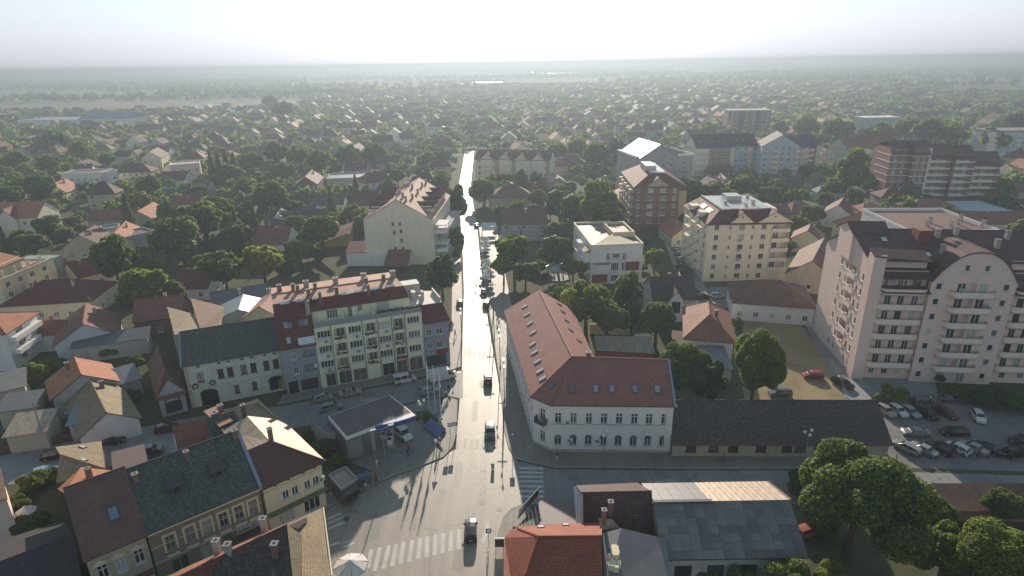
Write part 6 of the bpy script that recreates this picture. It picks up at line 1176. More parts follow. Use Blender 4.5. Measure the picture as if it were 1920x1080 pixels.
LM = [((250, 20), 'nothing'), ] and [((160, 600), 'the pale gabled house'), ((90, 545), 'the maroon hip villa'), ((150, 690), 'the sunlit orange house'), ((200, 790), 'the old garage house'), ((60, 500), 'the stepped apartments'), ((40, 390), 'the gabled apartments'), ((165, 340), 'the long white building'), ((345, 315), 'the pinkish villa'), ((350, 385), 'the white dormer house'), ((370, 520), 'the purple-roofed garden house'), ((515, 445), 'the white-gabled house'), ((635, 440), 'the ochre slope house'), ((745, 430), 'the cream gable block'), ((690, 620), 'the yellow apartment block'), ((430, 650), 'the ornate town house'), ((617, 360), 'the slate-roofed cottage'), ((585, 340), 'the brick gable house'), ((703, 340), 'the white maroon villa'), ((555, 390), 'the grey farmhouse'), ((960, 315), 'the long cream row'), ((980, 415), 'the arched-window house'), ((955, 362), 'the tan corner house'), ((1140, 480), 'the white office villa'), ((1045, 515), 'the octagonal gazebo'), ((1235, 390), 'the brown brick block'), ((1385, 450), 'the cream apartments'), ((1255, 550), 'the grey bay villa'), ((1325, 610), 'the red hipped villa'), ((1440, 560), 'the white lot house'), ((1100, 720), 'the white school'), ((1465, 800), 'the long low house'), ((1730, 590), 'the pink tower'), ((1360, 970), 'the grey sheet hall'), ((1800, 830), 'the parked cars'), ((1160, 318), 'the ochre yellow house'), ((1350, 290), 'the red brick block'), ((1470, 300), 'the pale blue block'), ((1590, 300), 'the pale green block'), ((1740, 320), 'the brick tower'), ((1880, 270), 'the blue-white block'), ((820, 275), 'the street-end house'), ((700, 790), 'the filling station'), ((350, 900), 'the grey-roofed tenement'), ((1400, 222), 'the hazy far tower'), ((1540, 218), 'the teal slab block'), ((130, 215), 'the industrial hall')]
_seen = {}
def where(u, v):
    (lu, lv), nm = min(LM, key=lambda q: math.hypot(q[0][0]-u, (q[0][1]-v)*1.3))
    du, dv = u-lu, v-lv
    return ('left of ' if du < 0 else 'right of ')+nm if abs(du) > abs(dv)*1.1 else (('behind ' if dv < 0 else 'in front of ')+nm)
def tree_label(u, v, r, kind, var):
    size = 'big' if r > 38 else 'small' if r < 20 else 'medium'
    tone = {0: 'green', 1: 'dark green', 2: 'light green', 3: 'olive'}[var % 4]; k = {'round': 'round leafy tree', 'oval': 'tall leafy tree', 'bush': 'spreading bush', 'conifer': 'pointed conifer', 'poplar': 'slim poplar'}[kind]
    base = f'{size} {tone} {k} {where(u, v)}'; n = _seen.get(base, 0); _seen[base] = n+1
    return base if n == 0 else base.replace(' tree ', ' tree standing ', 1).replace(size, ('middling', 'leaning', 'ragged', 'thick-crowned', 'thin-crowned', 'lopsided', 'slanting', 'broad', 'shaded', 'tangled')[(n-1) % 10], 1)
TL = [(1612, 926, 112, 'round', 1), (1512, 905, 36, 'bush', 1), (1868, 1050, 92, 'round', 2), (1775, 1035, 60, 'round', 0), (1480, 1098, 50, 'round', 2), (1395, 1098, 34, 'round', 2), (1330, 1092, 24, 'round', 2), (1560, 1095, 40, 'round', 2),
      (1416, 690, 48, 'oval', 2), (1273, 690, 54, 'round', 0), (1335, 716, 30, 'oval', 1), (1232, 600, 42, 'round', 1), (1178, 550, 28, 'oval', 1), (1100, 568, 50, 'round', 0), (1058, 562, 32, 'round', 0), (1140, 600, 40, 'round', 1), (1185, 590, 30, 'round', 1), (1228, 484, 22, 'round', 2), (1283, 506, 17, 'bush', 1), (1200, 500, 12, 'bush', 0),
      (964, 470, 36, 'round', 2), (944, 500, 24, 'round', 3), (1046, 470, 32, 'round', 1), (1040, 432, 20, 'round', 3), (1012, 500, 20, 'bush', 2), (985, 512, 26, 'round', 1), (1075, 500, 22, 'round', 1), (1120, 388, 32, 'oval', 0), (1082, 392, 32, 'round', 1), (1050, 378, 26, 'round', 1), (1150, 395, 24, 'round', 0), (1010, 372, 18, 'round', 0), (1095, 420, 22, 'bush', 1),
      (1118, 292, 27, 'round', 0), (1153, 276, 22, 'round', 1), (1082, 277, 20, 'round', 0), (1046, 284, 20, 'round', 3), (1184, 292, 13, 'round', 2), (850, 382, 25, 'oval', 1), (826, 345, 22, 'round', 3), (828, 512, 27, 'oval', 1), (853, 446, 17, 'oval', 1), (906, 356, 24, 'round', 1), (840, 415, 20, 'round', 1), (800, 300, 18, 'round', 0), (745, 331, 16, 'round', 0), (770, 455, 14, 'bush', 1),
      (700, 287, 22, 'round', 1), (652, 292, 24, 'round', 1), (600, 302, 25, 'round', 0), (560, 291, 22, 'round', 1), (520, 287, 25, 'round', 0), (528, 322, 20, 'round', 3), (470, 302, 20, 'round', 1), (432, 325, 22, 'round', 0), (398, 318, 13, 'conifer', 0), (412, 323, 13, 'conifer', 1), (426, 316, 13, 'conifer', 0), (441, 321, 12, 'conifer', 1),
      (507, 369, 33, 'round', 0), (458, 352, 20, 'round', 3), (424, 366, 24, 'bush', 1), (280, 350, 24, 'round', 0), (266, 376, 21, 'round', 2), (75, 352, 29, 'round', 0), (42, 352, 22, 'round', 1), (18, 372, 28, 'round', 1), (86, 427, 28, 'round', 1), (116, 442, 20, 'round', 2), (130, 355, 12, 'bush', 0),
      (382, 412, 42, 'round', 2), (338, 442, 44, 'round', 1), (408, 396, 30, 'round', 0), (308, 455, 32, 'round', 1), (440, 442, 30, 'round', 1), (468, 412, 20, 'round', 1), (470, 455, 18, 'bush', 1), (212, 485, 34, 'oval', 1), (276, 492, 32, 'round', 0), (264, 537, 46, 'round', 2), (320, 548, 25, 'round', 0), (420, 507, 40, 'round', 0), (492, 492, 42, 'round', 2), (380, 492, 22, 'round', 2), (537, 500, 20, 'bush', 1), (562, 472, 28, 'round', 1), (602, 433, 36, 'round', 0), (590, 475, 20, 'bush', 1), (180, 520, 15, 'bush', 1), (240, 560, 20, 'bush', 1),
      (60, 705, 34, 'bush', 2), (95, 684, 22, 'bush', 0), (200, 656, 22, 'bush', 2), (255, 677, 17, 'bush', 2), (80, 757, 25, 'bush', 2), (35, 762, 18, 'bush', 0), (243, 742, 18, 'bush', 1), (58, 905, 28, 'bush', 2), (95, 892, 20, 'bush', 0), (60, 985, 34, 'bush', 1), (30, 945, 22, 'bush', 1), (606, 838, 24, 'bush', 1), (632, 862, 18, 'bush', 2), (585, 812, 16, 'bush', 1),
      (1672, 740, 28, 'bush', 2), (1795, 735, 22, 'bush', 1), (1845, 748, 25, 'bush', 1), (1895, 752, 28, 'bush', 1), (1760, 708, 14, 'bush', 3), (1492, 577, 18, 'round', 1), (1380, 605, 14, 'bush', 2), (1445, 650, 10, 'bush', 3), (1740, 955, 45, 'bush', 1), (1880, 950, 40, 'round', 1), (1545, 985, 30, 'bush', 1),
      (1335, 362, 28, 'round', 1), (1390, 352, 30, 'round', 1), (1362, 375, 26, 'round', 1), (1440, 368, 24, 'round', 1), (1490, 372, 18, 'round', 0), (1452, 346, 19, 'bush', 2), (1410, 385, 18, 'bush', 1), (1596, 325, 30, 'oval', 0), (1570, 350, 20, 'round', 1), (1640, 345, 18, 'round', 1), (1480, 462, 15, 'round', 2), (1470, 430, 12, 'bush', 1), (1500, 400, 13, 'bush', 1), (1740, 372, 14, 'bush', 1), (1700, 358, 20, 'round', 1),
      (1622, 257, 22, 'round', 1), (1740, 247, 28, 'round', 0), (1782, 252, 24, 'round', 2), (1570, 243, 25, 'round', 1), (1652, 247, 20, 'round', 0), (1512, 237, 22, 'round', 1), (1700, 242, 22, 'round', 2), (1862, 262, 26, 'round', 0), (1886, 352, 20, 'round', 0), (1850, 328, 18, 'round', 2), (1902, 227, 20, 'round', 1), (1462, 240, 16, 'round', 1), (1330, 245, 18, 'round', 2), (1360, 252, 14, 'round', 2), (1690, 275, 16, 'round', 1), (105, 262, 22, 'round', 1), (150, 280, 18, 'round', 0), (28, 300, 20, 'round', 0), (90, 305, 18, 'round', 1), (200, 300, 16, 'round', 3), (530, 205, 18, 'round', 1), (505, 190, 14, 'round', 1)]
TPOS = []
for i, (u, v, r, kind, var) in enumerate(TL):
    zc = {'round': 1.38, 'oval': 1.65, 'bush': .62, 'conifer': 1.5, 'poplar': 2.2}[kind]; wf = {'oval': .82, 'conifer': .72}.get(kind, 1.0)
    # centre of the crown stands zc radii above the ground: solve for the distance at which it shows r pixels wide
    x, y = px(u, v+r*1.25); rad = 3.0
    for _ in range(12): rad = r/wf*depth_of(x, y, rad*zc)/FPX; x, y = px(u, v, min(rad*zc, 30))
    tree(x, y, rad*1.05, kind, var, tree_label(u, v, r, kind, var), 'garden trees of the town', cat='bush' if kind == 'bush' else 'tree'); TPOS.append((x, y, rad))

# ---------------------------------------------------------------- the town beyond: single houses first, then the mass
def occupied(x, y, m):
    for (fx_, fy_, an, w, d) in FOOT:
        c, s_ = math.cos(an), math.sin(an); lx = (x-fx_)*c+(y-fy_)*s_; ly = -(x-fx_)*s_+(y-fy_)*c
        if -m < lx < w+m and -m < ly < d+m: return True
    return False
STREET = [(px(*a), px(*b_)) for a, b_ in zip(MAIN_L[::-1], MAIN_R)]
SXS = sorted((((a[0]+b_[0])/2, (a[1]+b_[1])/2) for a, b_ in zip([px(*p) for p in MAIN_L], [px(*p) for p in MAIN_R[::-1]])), key=lambda q: q[1])
def street_x(y): return float(np.interp(y, [q[1] for q in SXS], [q[0] for q in SXS])) if y < 420 else 9999
def on_road(x, y):
    for P in GP:
        c = False; n = len(P)
        for i in range(n):
            (x1, y1), (x2, y2) = P[i], P[(i+1) % n]
            if (y1 > y) != (y2 > y) and x < (x2-x1)*(y-y1)/(y2-y1)+x1: c = not c
        if c: return True
    return False
def pix(x, y, z=0): q = np.array([x, y, z-HC]); w = q@_fw; return 960+FPX*(q@_r2)/w, 540-FPX*(q@_u2)/w
def in_view(x, y, m=1.0):
    w = y*math.cos(PITCH)+HC*math.sin(PITCH); return abs(x)/w*FPX < 960*1.06*m
def field(x, y):
    return (y > 860 and x < -.28*y-40) or (y > 1150 and x < -.10*y) or (y > 950 and x > .62*y+60) or y > 1620-.12*abs(x)
RM = [tile('town_red_tiles', (.17, .06, .044), (.11, .045, .036)), tile('town_brown_tiles', (.115, .065, .048), (.075, .045, .036)), tile('town_maroon_tiles', (.10, .04, .034), (.07, .032, .03)), tile('town_rusty_tiles', (.19, .085, .055), (.12, .06, .042)), tile('town_dark_tiles', (.07, .055, .05), (.05, .04, .038)), tile('town_pink_tiles', (.20, .10, .08), (.15, .075, .06)), T_ORA]; WM = [P_WHT, P_BEI, P_TAN, P_GRY, P_CRM]
RN_ = ['red', 'brown', 'maroon', 'rusty', 'dark', 'faded pink', 'orange']
def far_house_proto(kind, rm, wm, w, d, h, rise):
    r = thing('town_house', '', 'house'); b = B.__new__(B); b.root, b.w, b.d, b.x, b.y, b.ang = r, w, d, 0, 0, 0
    b.walls(h, wm, {'f': autowin(w, h), 'r': autowin(d, h)[:2], 'l': autowin(d, h)[:2]}, far=True, gable=kind[-1] if kind[0] == 'g' else None, rise=rise); b.roof(kind, h, rise, rm, .4, .25); b.chimney(w*.35, d*.6 if kind[-1] == 'x' else d*.4, 1.2, .6, CHIMW)
    return r
rnd = random.Random(21); PROT = []
for i in range(14):
    kind = ('gx', 'gy', 'hx', 'gx', 'hy')[i % 5]; w, d = (rnd.uniform(9, 14), rnd.uniform(8, 10)) if kind[-1] == 'x' else (rnd.uniform(7.5, 9.5), rnd.uniform(10, 14)); k = (0, 1, 2, 0, 3, 1, 0, 4, 2, 5, 1, 6, 0, 2)[i]
    PROT.append((far_house_proto(kind, RM[k], WM[i % 5], w, d, rnd.choice((3.2, 3.4, 5.8, 6.0)), rnd.uniform(2.6, 3.6)), k, w, d))
used = set(); nh = ntree = 0; FARH = []; FART = []; G = 21.0
cells = [(i, j) for j in range(9, 95) for i in range(-75, 76)]
for (i, j) in cells:
    x = i*G+rnd.uniform(-4.5, 4.5)+(j % 2)*8; y = j*G+rnd.uniform(-4.5, 4.5)
    if not in_view(x, y) or field(x, y): continue
    dist = math.hypot(x, y)
    if dist < 100: continue
    if dist < 190:
        for _ in range(3):
            tx, ty = x+rnd.uniform(-10, 10), y+rnd.uniform(-10, 10)
            if not occupied(tx, ty, 2.2) and not on_road(tx, ty) and not any(math.hypot(tx-a, ty-c) < r_*.9+1.5 for a, c, r_ in TPOS) and rnd.random() < .75: FART.append((tx, ty))
        continue
    nearst = abs(x-street_x(y)) < 13
    if dist > 620 and (j % 9 == 0 or i % 11 == 0) and rnd.random() < .7: FART.append((x, y)); continue
    if rnd.random() < (.54 if dist > 330 else .42) and not occupied(x, y, 9) and not nearst and not any(math.hypot(x-a, y-c) < r_+6 for a, c, r_ in TPOS): FARH.append((dist, x, y))
    if dist > 480 and rnd.random() < .3: FARH.append((dist, x+rnd.uniform(8, 12), y+rnd.uniform(-9, 9)))
    for _ in range(6 if dist < 480 else 5):
        tx, ty = x+rnd.uniform(-11, 11), y+rnd.uniform(-11, 11)
        if not occupied(tx, ty, 3) and abs(tx-street_x(ty)) > 8 and rnd.random() < .8: FART.append((tx, ty))
FARH.sort(); NH = 190
ang0 = R(6)
for (dist, x, y) in FARH[:NH]:
    p, k, w, d = PROT[rnd.randrange(len(PROT))]; a = ang0+rnd.choice((0, 0, R(90), R(180)))+rnd.gauss(0, R(7)); s_ = rnd.uniform(.85, 1.15)
    c, sn = math.cos(a), math.sin(a); o = copy_tree(p, None, (x-(w*c-d*sn)/2*s_, y-(w*sn+d*c)/2*s_, 0), a, (s_, s_, s_*rnd.uniform(.9, 1.15)))
    o['label'] = f'small house with {RN_[k]} tiled roof {where(*pix(x, y, 4))}'; o['group'] = 'small houses of the town beyond the centre'
for p, *_ in PROT:
    for ch in list(p.children_recursive): bpy.data.objects.remove(ch)
    bpy.data.objects.remove(p)
FARHS = FARH[NH:]
FT = sorted((math.hypot(x, y), x, y) for x, y in FART if not any(math.hypot(x-q[1], y-q[2]) < 8 for q in FARH[:NH]))
for (dist, x, y) in FT[:150]:
    kind = rnd.choice(('round', 'round', 'round', 'oval', 'bush', 'round', 'bush', 'conifer')); rad = (rnd.uniform(2.4, 4.6) if dist > 190 else rnd.uniform(1.6, 3.2)) if kind != 'bush' else rnd.uniform(1.5, 2.6); var = rnd.randrange(2) if kind == 'conifer' else rnd.choice((0, 1, 1, 3, 2))
    tree(x, y, rad, kind, var, tree_label(*pix(x, y, 3), rad*4.5, kind, var), 'garden trees of the town', cat='bush' if kind == 'bush' else 'tree')
FTS = FT[150:]
# the mass of far houses: one object, every house with walls and a pitched roof
vs, fs, ms = [], [], []
def add_house(x, y, a, w, d, h, rise, rm, wm):
    c, s_ = math.cos(a), math.sin(a); T = lambda p, q, z: (x+p*c-q*s_, y+p*s_+q*c, z); n = len(vs); o = .5; e = h-.35
    vs.extend([T(-w/2, -d/2, 0), T(w/2, -d/2, 0), T(w/2, d/2, 0), T(-w/2, d/2, 0), T(-w/2, -d/2, h), T(w/2, -d/2, h), T(w/2, d/2, h), T(-w/2, d/2, h), T(-w/2, 0, h+rise), T(w/2, 0, h+rise),
               T(-w/2-o, -d/2-o, e), T(w/2+o, -d/2-o, e), T(w/2+o, d/2+o, e), T(-w/2-o, d/2+o, e), T(-w/2-o, 0, h+rise+.1), T(w/2+o, 0, h+rise+.1)])
    fs.extend([tuple(n+i for i in q) for q in ((0, 1, 5, 4), (1, 2, 6, 9, 5), (2, 3, 7, 6), (3, 0, 4, 8, 7), (10, 11, 15, 14), (12, 13, 14, 15))]); ms.extend([wm]*4+[rm]*2)
for (dist, x, y) in FARHS: add_house(x, y, ang0+rnd.choice((0, R(90)))+rnd.gauss(0, .12), rnd.uniform(8, 14), rnd.uniform(7, 10), rnd.choice((3.3, 3.5, 6)), rnd.uniform(2.4, 3.6), rnd.choice((0, 0, 1, 1, 2, 3, 4)), 7+rnd.choice((1, 2, 2, 3, 3)))
me = bpy.data.meshes.new('distant_houses'); me.from_pydata(vs, [], fs)
for m in RM+WM: me.materials.append(m)
me.polygons.foreach_set('material_index', ms); uvl = me.uv_layers.new(name='UVMap')
tag(obj('distant_houses', me), 'mass of small red-roofed houses far across the town', kind='stuff')
# the mass of far trees: leaf clumps, light and dark
def far_trees(name, label, pts, per, size, rlo, rhi, seed):
    rng = np.random.default_rng(seed); P0 = np.array(pts); n = len(P0); rad = rng.uniform(rlo, rhi, n); k = np.repeat(np.arange(n), per); d = rng.normal(0, 1, (n*per, 3)); d /= np.linalg.norm(d, axis=1, keepdims=True); d[:, 2] = np.abs(d[:, 2])*1.15-.25
    q = rad[k][:, None]*d*rng.uniform(.6, 1.08, (n*per, 1)); P = np.stack([P0[k, 0], P0[k, 1], rad[k]*.95], 1)+q; U, V = leaf_axes(rng, d, 1.0, .3); s_ = (rad[k]*size)[:, None]
    tag(obj(name, quads_mesh(name, P, U*s_, V*s_, [LEAF, LEAF_D, LEAF_Y], np.repeat(rng.choice(3, n, p=[.42, .46, .12]), per))), label, kind='stuff')
far_trees('garden_canopy', 'merging canopy of garden trees between the middle-distance houses', [(x, y) for d_, x, y in FTS if d_ < 480], 110, .21, 1.9, 4.2, 15)
far_trees('distant_trees', 'mass of garden trees between the far houses', [(x, y) for d_, x, y in FTS if d_ >= 480], 28, .40, 2.0, 4.4, 5)
rng = np.random.default_rng(77); belts = []
for b_ in range(300):
    d0 = 1150+5600*rng.random()**1.2; x0 = rng.uniform(-.9, .9)*d0; L = rng.uniform(80, 600); a = rng.normal(0, .16); n = int(L/10)
    if not field(x0, d0): continue
    for t in range(n): belts.append((x0+(t/n-.5)*L*math.cos(a)+rng.normal(0, 9), d0+(t/n-.5)*L*math.sin(a)+rng.normal(0, 14)))
far_trees('tree_belts', 'hazy belts of trees between the far fields', belts, 14, .62, 4, 8, 6)
# glasshouses and sheds out on the plain
for i, (u, v, w) in enumerate(((835, 161, 150), (905, 158, 110), (595, 158, 160), (655, 151, 120), (1555, 144, 170), (1050, 139, 160), (1010, 137, 120), (460, 158, 120), (1130, 187, 60), (1190, 186, 45), (440, 217, 40), (240, 226, 34), (30, 156, 140), (100, 156, 60), (1440, 129, 200), (1245, 135, 160))):
    x, y = px(u, v); b = B('glasshouse' if i < 8 or i > 11 else 'flat_hall', '', 'glasshouse' if i < 8 or i > 11 else 'hall', x-w/2, y, 0, w, 26)
    lab = ('long pale glasshouse on the plain' if i < 8 or i > 11 else 'white flat-roofed hall among far trees'); b.root['label'] = lab+' '+where(u, v).replace('behind', 'far behind'); b.root['group'] = 'glasshouses and halls on the plain'
    b.part('wall', MB().box(0, 0, 0, w, 26, 3.6), P_WHT); b.part('roof', MB().slab([(0, -.5, 3.6), (w, -.5, 3.6), (w, 13, 6), (0, 13, 6)], .2).slab([(0, 13, 6), (w, 13, 6), (w, 26.5, 3.6), (0, 26.5, 3.6)], .2), plain('glasshouse_film', (.62, .63, .62), .35, .06))
# ---------------------------------------------------------------- vehicles
TYRE = plain('tyre_rubber', (.018, .018, .018), .85, .1); RIM = plain('wheel_rim', (.40, .40, .41), .35, .1, metal=.7); CGL = glass('car_glass', (.02, .023, .027), .05); TRIM = plain('black_trim', (.025, .025, .027), .5, .1)
LAMP = plain('headlamp_glass', (.65, .66, .66), .15, .05); TAIL = plain('tail_lamp', (.30, .015, .012), .25, .1); PLATE = plain('number_plate', (.62, .62, .60), .5, .05)
# side profiles: x, sill z, belt z, belt half width, roof z, roof half width (front of the car at +x)
CARS = {
 'hatchback': [(-2.0, .35, .80, .74, .84, .70), (-1.93, .28, .92, .82, 1.02, .70), (-1.55, .22, .95, .85, 1.42, .62), (-.4, .22, .95, .86, 1.50, .64), (.45, .22, .94, .86, 1.44, .62), (1.15, .22, .92, .85, .97, .70), (1.8, .26, .80, .80, .82, .70), (2.02, .34, .62, .66, .64, .6)],
 'sedan': [(-2.25, .38, .86, .72, .90, .68), (-2.18, .28, .96, .82, 1.0, .72), (-1.45, .22, .97, .86, 1.02, .74), (-.85, .22, .96, .87, 1.40, .62), (.35, .22, .95, .87, 1.42, .62), (1.1, .22, .93, .86, .98, .72), (2.0, .27, .82, .80, .84, .70), (2.28, .36, .62, .66, .64, .6)],
 'wagon': [(-2.22, .36, .84, .74, .88, .70), (-2.14, .28, .95, .83, 1.15, .70), (-1.9, .22, .97, .86, 1.44, .64), (-.4, .22, .96, .87, 1.48, .64), (.45, .22, .95, .87, 1.44, .62), (1.15, .22, .93, .86, .99, .72), (2.0, .27, .82, .80, .84, .70), (2.26, .36, .62, .66, .64, .6)],
 'suv': [(-2.15, .45, .95, .78, 1.0, .74), (-2.08, .36, 1.05, .87, 1.2, .74), (-1.85, .32, 1.07, .90, 1.64, .68), (-.4, .32, 1.06, .91, 1.70, .68), (.5, .32, 1.05, .91, 1.66, .66), (1.15, .32, 1.03, .90, 1.10, .76), (1.95, .36, .95, .84, .97, .74), (2.18, .45, .75, .7, .77, .64)],
 'van': [(-2.35, .36, 1.0, .84, 1.75, .74), (-2.28, .26, 1.05, .88, 1.86, .76), (-1.0, .24, 1.05, .90, 1.90, .78), (.45, .24, 1.05, .90, 1.88, .76), (.8, .24, 1.04, .90, 1.80, .72), (1.55, .24, 1.02, .88, 1.08, .76), (2.1, .28, .86, .82, .88, .72), (2.3, .36, .66, .7, .68, .62)],
 'panel_van': [(-2.9, .40, 1.2, .95, 2.45, .86), (-2.82, .30, 1.25, .99, 2.58, .88), (-1.0, .28, 1.25, 1.0, 2.62, .90), (1.2, .28, 1.25, 1.0, 2.58, .88), (1.55, .28, 1.22, 1.0, 2.45, .84), (2.2, .28, 1.18, .98, 1.30, .84), (2.75, .32, .98, .9, 1.0, .78), (2.95, .42, .75, .78, .77, .7)]}
_CM = {}
def car_meshes(kind, body, tall=False):
    k = (kind, body.name)
    if k in _CM: return _CM[k]
    S = CARS[kind]; bm_ = MB(); gm = MB(); n = len(S)
    for i in range(n-1):
        a, c = S[i], S[i+1]
        for sg in (1, -1):
            A = [(a[0], sg*a[3]*.94, a[1]), (a[0], sg*a[3], (a[1]+a[2])/2), (a[0], sg*a[3]*.98, a[2]), (a[0], sg*a[5], a[4]), (a[0], 0, a[4]+.035)]; C = [(c[0], sg*c[3]*.94, c[1]), (c[0], sg*c[3], (c[1]+c[2])/2), (c[0], sg*c[3]*.98, c[2]), (c[0], sg*c[5], c[4]), (c[0], 0, c[4]+.035)]
            for j in range(4):
                q = [A[j], C[j], C[j+1], A[j+1]]; bm_.face(q if sg < 0 else q[::-1], 0)
            # glazing set 1.5 cm proud of the pillars
            ha, hc = a[4]-a[2], c[4]-c[2]
            if max(ha, hc) > .3 and not (kind == 'panel_van' and a[0] < 1.1) and not (kind == 'van' and -1.1 < a[0] < .3 and False):
                L = lambda P, t: tuple(P[2][m]+(P[3][m]-P[2][m])*t for m in range(3))
                f0, f1 = .08, .92; lo_a, hi_a, lo_c, hi_c = L(A, f0), L(A, f1), L(C, f0), L(C, f1)
                ma = .06 if ha > .3 else .0; mc = .06 if hc > .3 else 0
                W = lambda P, Q, t: tuple(P[m]+(Q[m]-P[m])*t for m in range(3)); o = lambda P: (P[0], P[1]+sg*.015, P[2]+.006)
                q = [o(W(lo_a, lo_c, ma)), o(W(lo_c, lo_a, mc)), o(W(hi_c, hi_a, mc)), o(W(hi_a, hi_c, ma))]; gm.face(q if sg < 0 else q[::-1], 0)
    for i in (0, n-1):
        a = S[i]; q = [(a[0], -a[3]*.94, a[1]), (a[0], a[3]*.94, a[1]), (a[0], a[3], (a[1]+a[2])/2), (a[0], a[3]*.98, a[2]), (a[0], a[5], a[4]), (a[0], -a[5], a[4]), (a[0], -a[3]*.98, a[2]), (a[0], -a[3], (a[1]+a[2])/2)]
        bm_.face(q[::-1] if i == 0 else q, 0)
    # windscreen and rear window across the car
    def screen(a, c, sgn):
        t0, t1 = .1, .9; P = lambda s_, y, t: (a[0]+(c[0]-a[0])*t, y*((a[5])+(c[5]-a[5])*t)*.93, a[4]+(c[4]-a[4])*t+.055); q = [P(0, -1, t0), P(0, 1, t0), P(0, 1, t1), P(0, -1, t1)]; gm.face(q if sgn > 0 else q[::-1], 0)
    for i in range(n-1):
        d = S[i+1][4]-S[i][4]
        if d < -.3: screen(S[i+1], S[i], 1)
        if d > .3: screen(S[i], S[i+1], -1)
    if kind in ('van', 'panel_van'): gm.face([(S[0][0]-.012, -.6, 1.15), (S[0][0]-.012, .6, 1.15), (S[0][0]-.012, .55, 1.65), (S[0][0]-.012, -.55, 1.65)][::-1], 0)
    wh = MB(); r = .31 if kind in ('hatchback', 'sedan', 'wagon') else .36
    wh.tube((0, -.10, 0), (0, .10, 0), r, 12); rm = MB(); rm.tube((0, -.115, 0), (0, .115, 0), r*.62, 10)
    bp = MB(); f, b_ = S[-1], S[0]; bp.box(f[0]-.12, -f[3]-.02, .30, f[0]+.05, f[3]+.02, .50); rb = MB().box(b_[0]-.05, -b_[3]-.02, .34, b_[0]+.12, b_[3]+.02, .56)
    hl = MB().box(f[0]-.2, -.2, -.09, f[0]-.05, .12, .06); tl = MB().box(b_[0]-.02, -.1, -.14, b_[0]+.1, .1, .14); mr = MB().box(-.09, 0, 0, .09, .2, .15); pt = MB().box(b_[0]-.07, -.26, .62, b_[0]-.02, .26, .74)
    res = dict(body=bm_.mesh('body', [body], True), glass=gm.mesh('window_glass', [CGL]), wheel=wh.mesh('wheel', [TYRE]), rim=rm.mesh('rim', [RIM]), fb=bp.mesh('front_bumper', [body]), rb=rb.mesh('rear_bumper', [TRIM]), hl=hl.mesh('headlight', [LAMP]), tl=tl.mesh('tail_light', [TAIL]), mr=mr.mesh('mirror', [body]), pt=pt.mesh('number_plate', [PLATE]), S=S, r=r)
    for m in ('body',):
        me = res[m]; me.polygons.foreach_set('use_smooth', [False]*len(me.polygons))
    _CM[k] = res; return res
def car(kind, body, x, y, ang, label, group, name='parked_car', sc=1.0, cat='car'):
    M_ = car_meshes(kind, body); S = M_['S']; t = thing(name, label, cat, x, y, .02, ang, group); t.scale = (sc*.87,)*3
    obj('body', M_['body'], t); obj('window_glass', M_['glass'], t); obj('front_bumper', M_['fb'], t); obj('rear_bumper', M_['rb'], t); obj('number_plate', M_['pt'], t)
    wx = S[-1][0]*.64
    for sx_ in (wx, -wx*.98):
        for sg in (1, -1): w = obj('wheel', M_['wheel'], t, (sx_, sg*(S[3][3]-.10), M_['r'])); obj('rim', M_['rim'], w)
    for sg in (1, -1):
        obj('headlight', M_['hl'], t, (0, sg*S[-2][3]*.70, S[-2][2]-.16)); obj('tail_light', M_['tl'], t, (0, sg*S[0][3]*.86, S[0][2]-.1)); m_ = obj('mirror', M_['mr'], t, (S[5][0]-.35, sg*S[5][3]*.98, S[5][2]+.02)); m_.scale = (1, sg, 1)
    return t
SILV = paint('silver_paint', (.42, .43, .44), .5, .25); WHTC = paint('white_car_paint', (.66, .66, .65), 0, .25); BLK = paint('black_paint', (.014, .014, .016), .2, .2); REDC = paint('red_paint', (.30, .022, .02), .1, .22); GRYC = paint('grey_paint', (.13, .135, .14), .4, .25); NAVY = paint('navy_paint', (.02, .028, .06), .3, .2); BEIG = paint('beige_paint', (.40, .37, .31), .2, .3); LBLU = paint('pale_blue_paint', (.34, .40, .46), .4, .25); ORNG = paint('orange_paint', (.45, .12, .03), .1, .3); DRED = paint('dark_red_paint', (.12, .018, .018), .2, .25)
def dirang(a, c): A, C = px(*a), px(*c); return math.atan2(C[1]-A[1], C[0]-A[0])
ST = dirang((905, 860), (890, 500)); SIDE_A = dirang((600, 765), (760, 733))
def pcar(kind, body, u, v, ang, label, group, name='parked_car', cat='car', sc=1.0): x, y = px(u, v); return car(kind, body, x, y, ang, label, group, name, sc, cat)
G1_ = 'cars driving on the main street'; G2_ = 'cars on the side street by the filling station'; G3_ = 'cars in the parking lot'; G4_ = 'cars parked in yards and lanes'
pcar('wagon', BLK, 883, 1000, ST+math.pi*0, 'black estate car driving over the zebra crossing at the bottom', G1_, 'moving_car'); pcar('suv', GRYC, 919, 815, ST+math.pi, 'dark grey car with bright hood on the main street beside the school', G1_, 'moving_car'); pcar('hatchback', DRED, 915, 716, ST, 'small dark red car farther up the main street', G1_, 'moving_car'); pcar('hatchback', GRYC, 862, 571, ST, 'grey car parked at the left kerb beyond the yellow block', G1_); pcar('wagon', DRED, 911, 572, ST, 'dark red car parked at the right kerb of the main street', G1_); pcar('hatchback', WHTC, 907, 548, ST, 'white car parked by the right kerb before the parasols', G1_); pcar('hatchback', SILV, 889, 402, ST, 'silver car on the shaded far part of the main street', G1_, 'moving_car'); pcar('sedan', GRYC, 893, 425, ST, 'grey car waiting on the shaded far part of the street', G1_, 'moving_car')
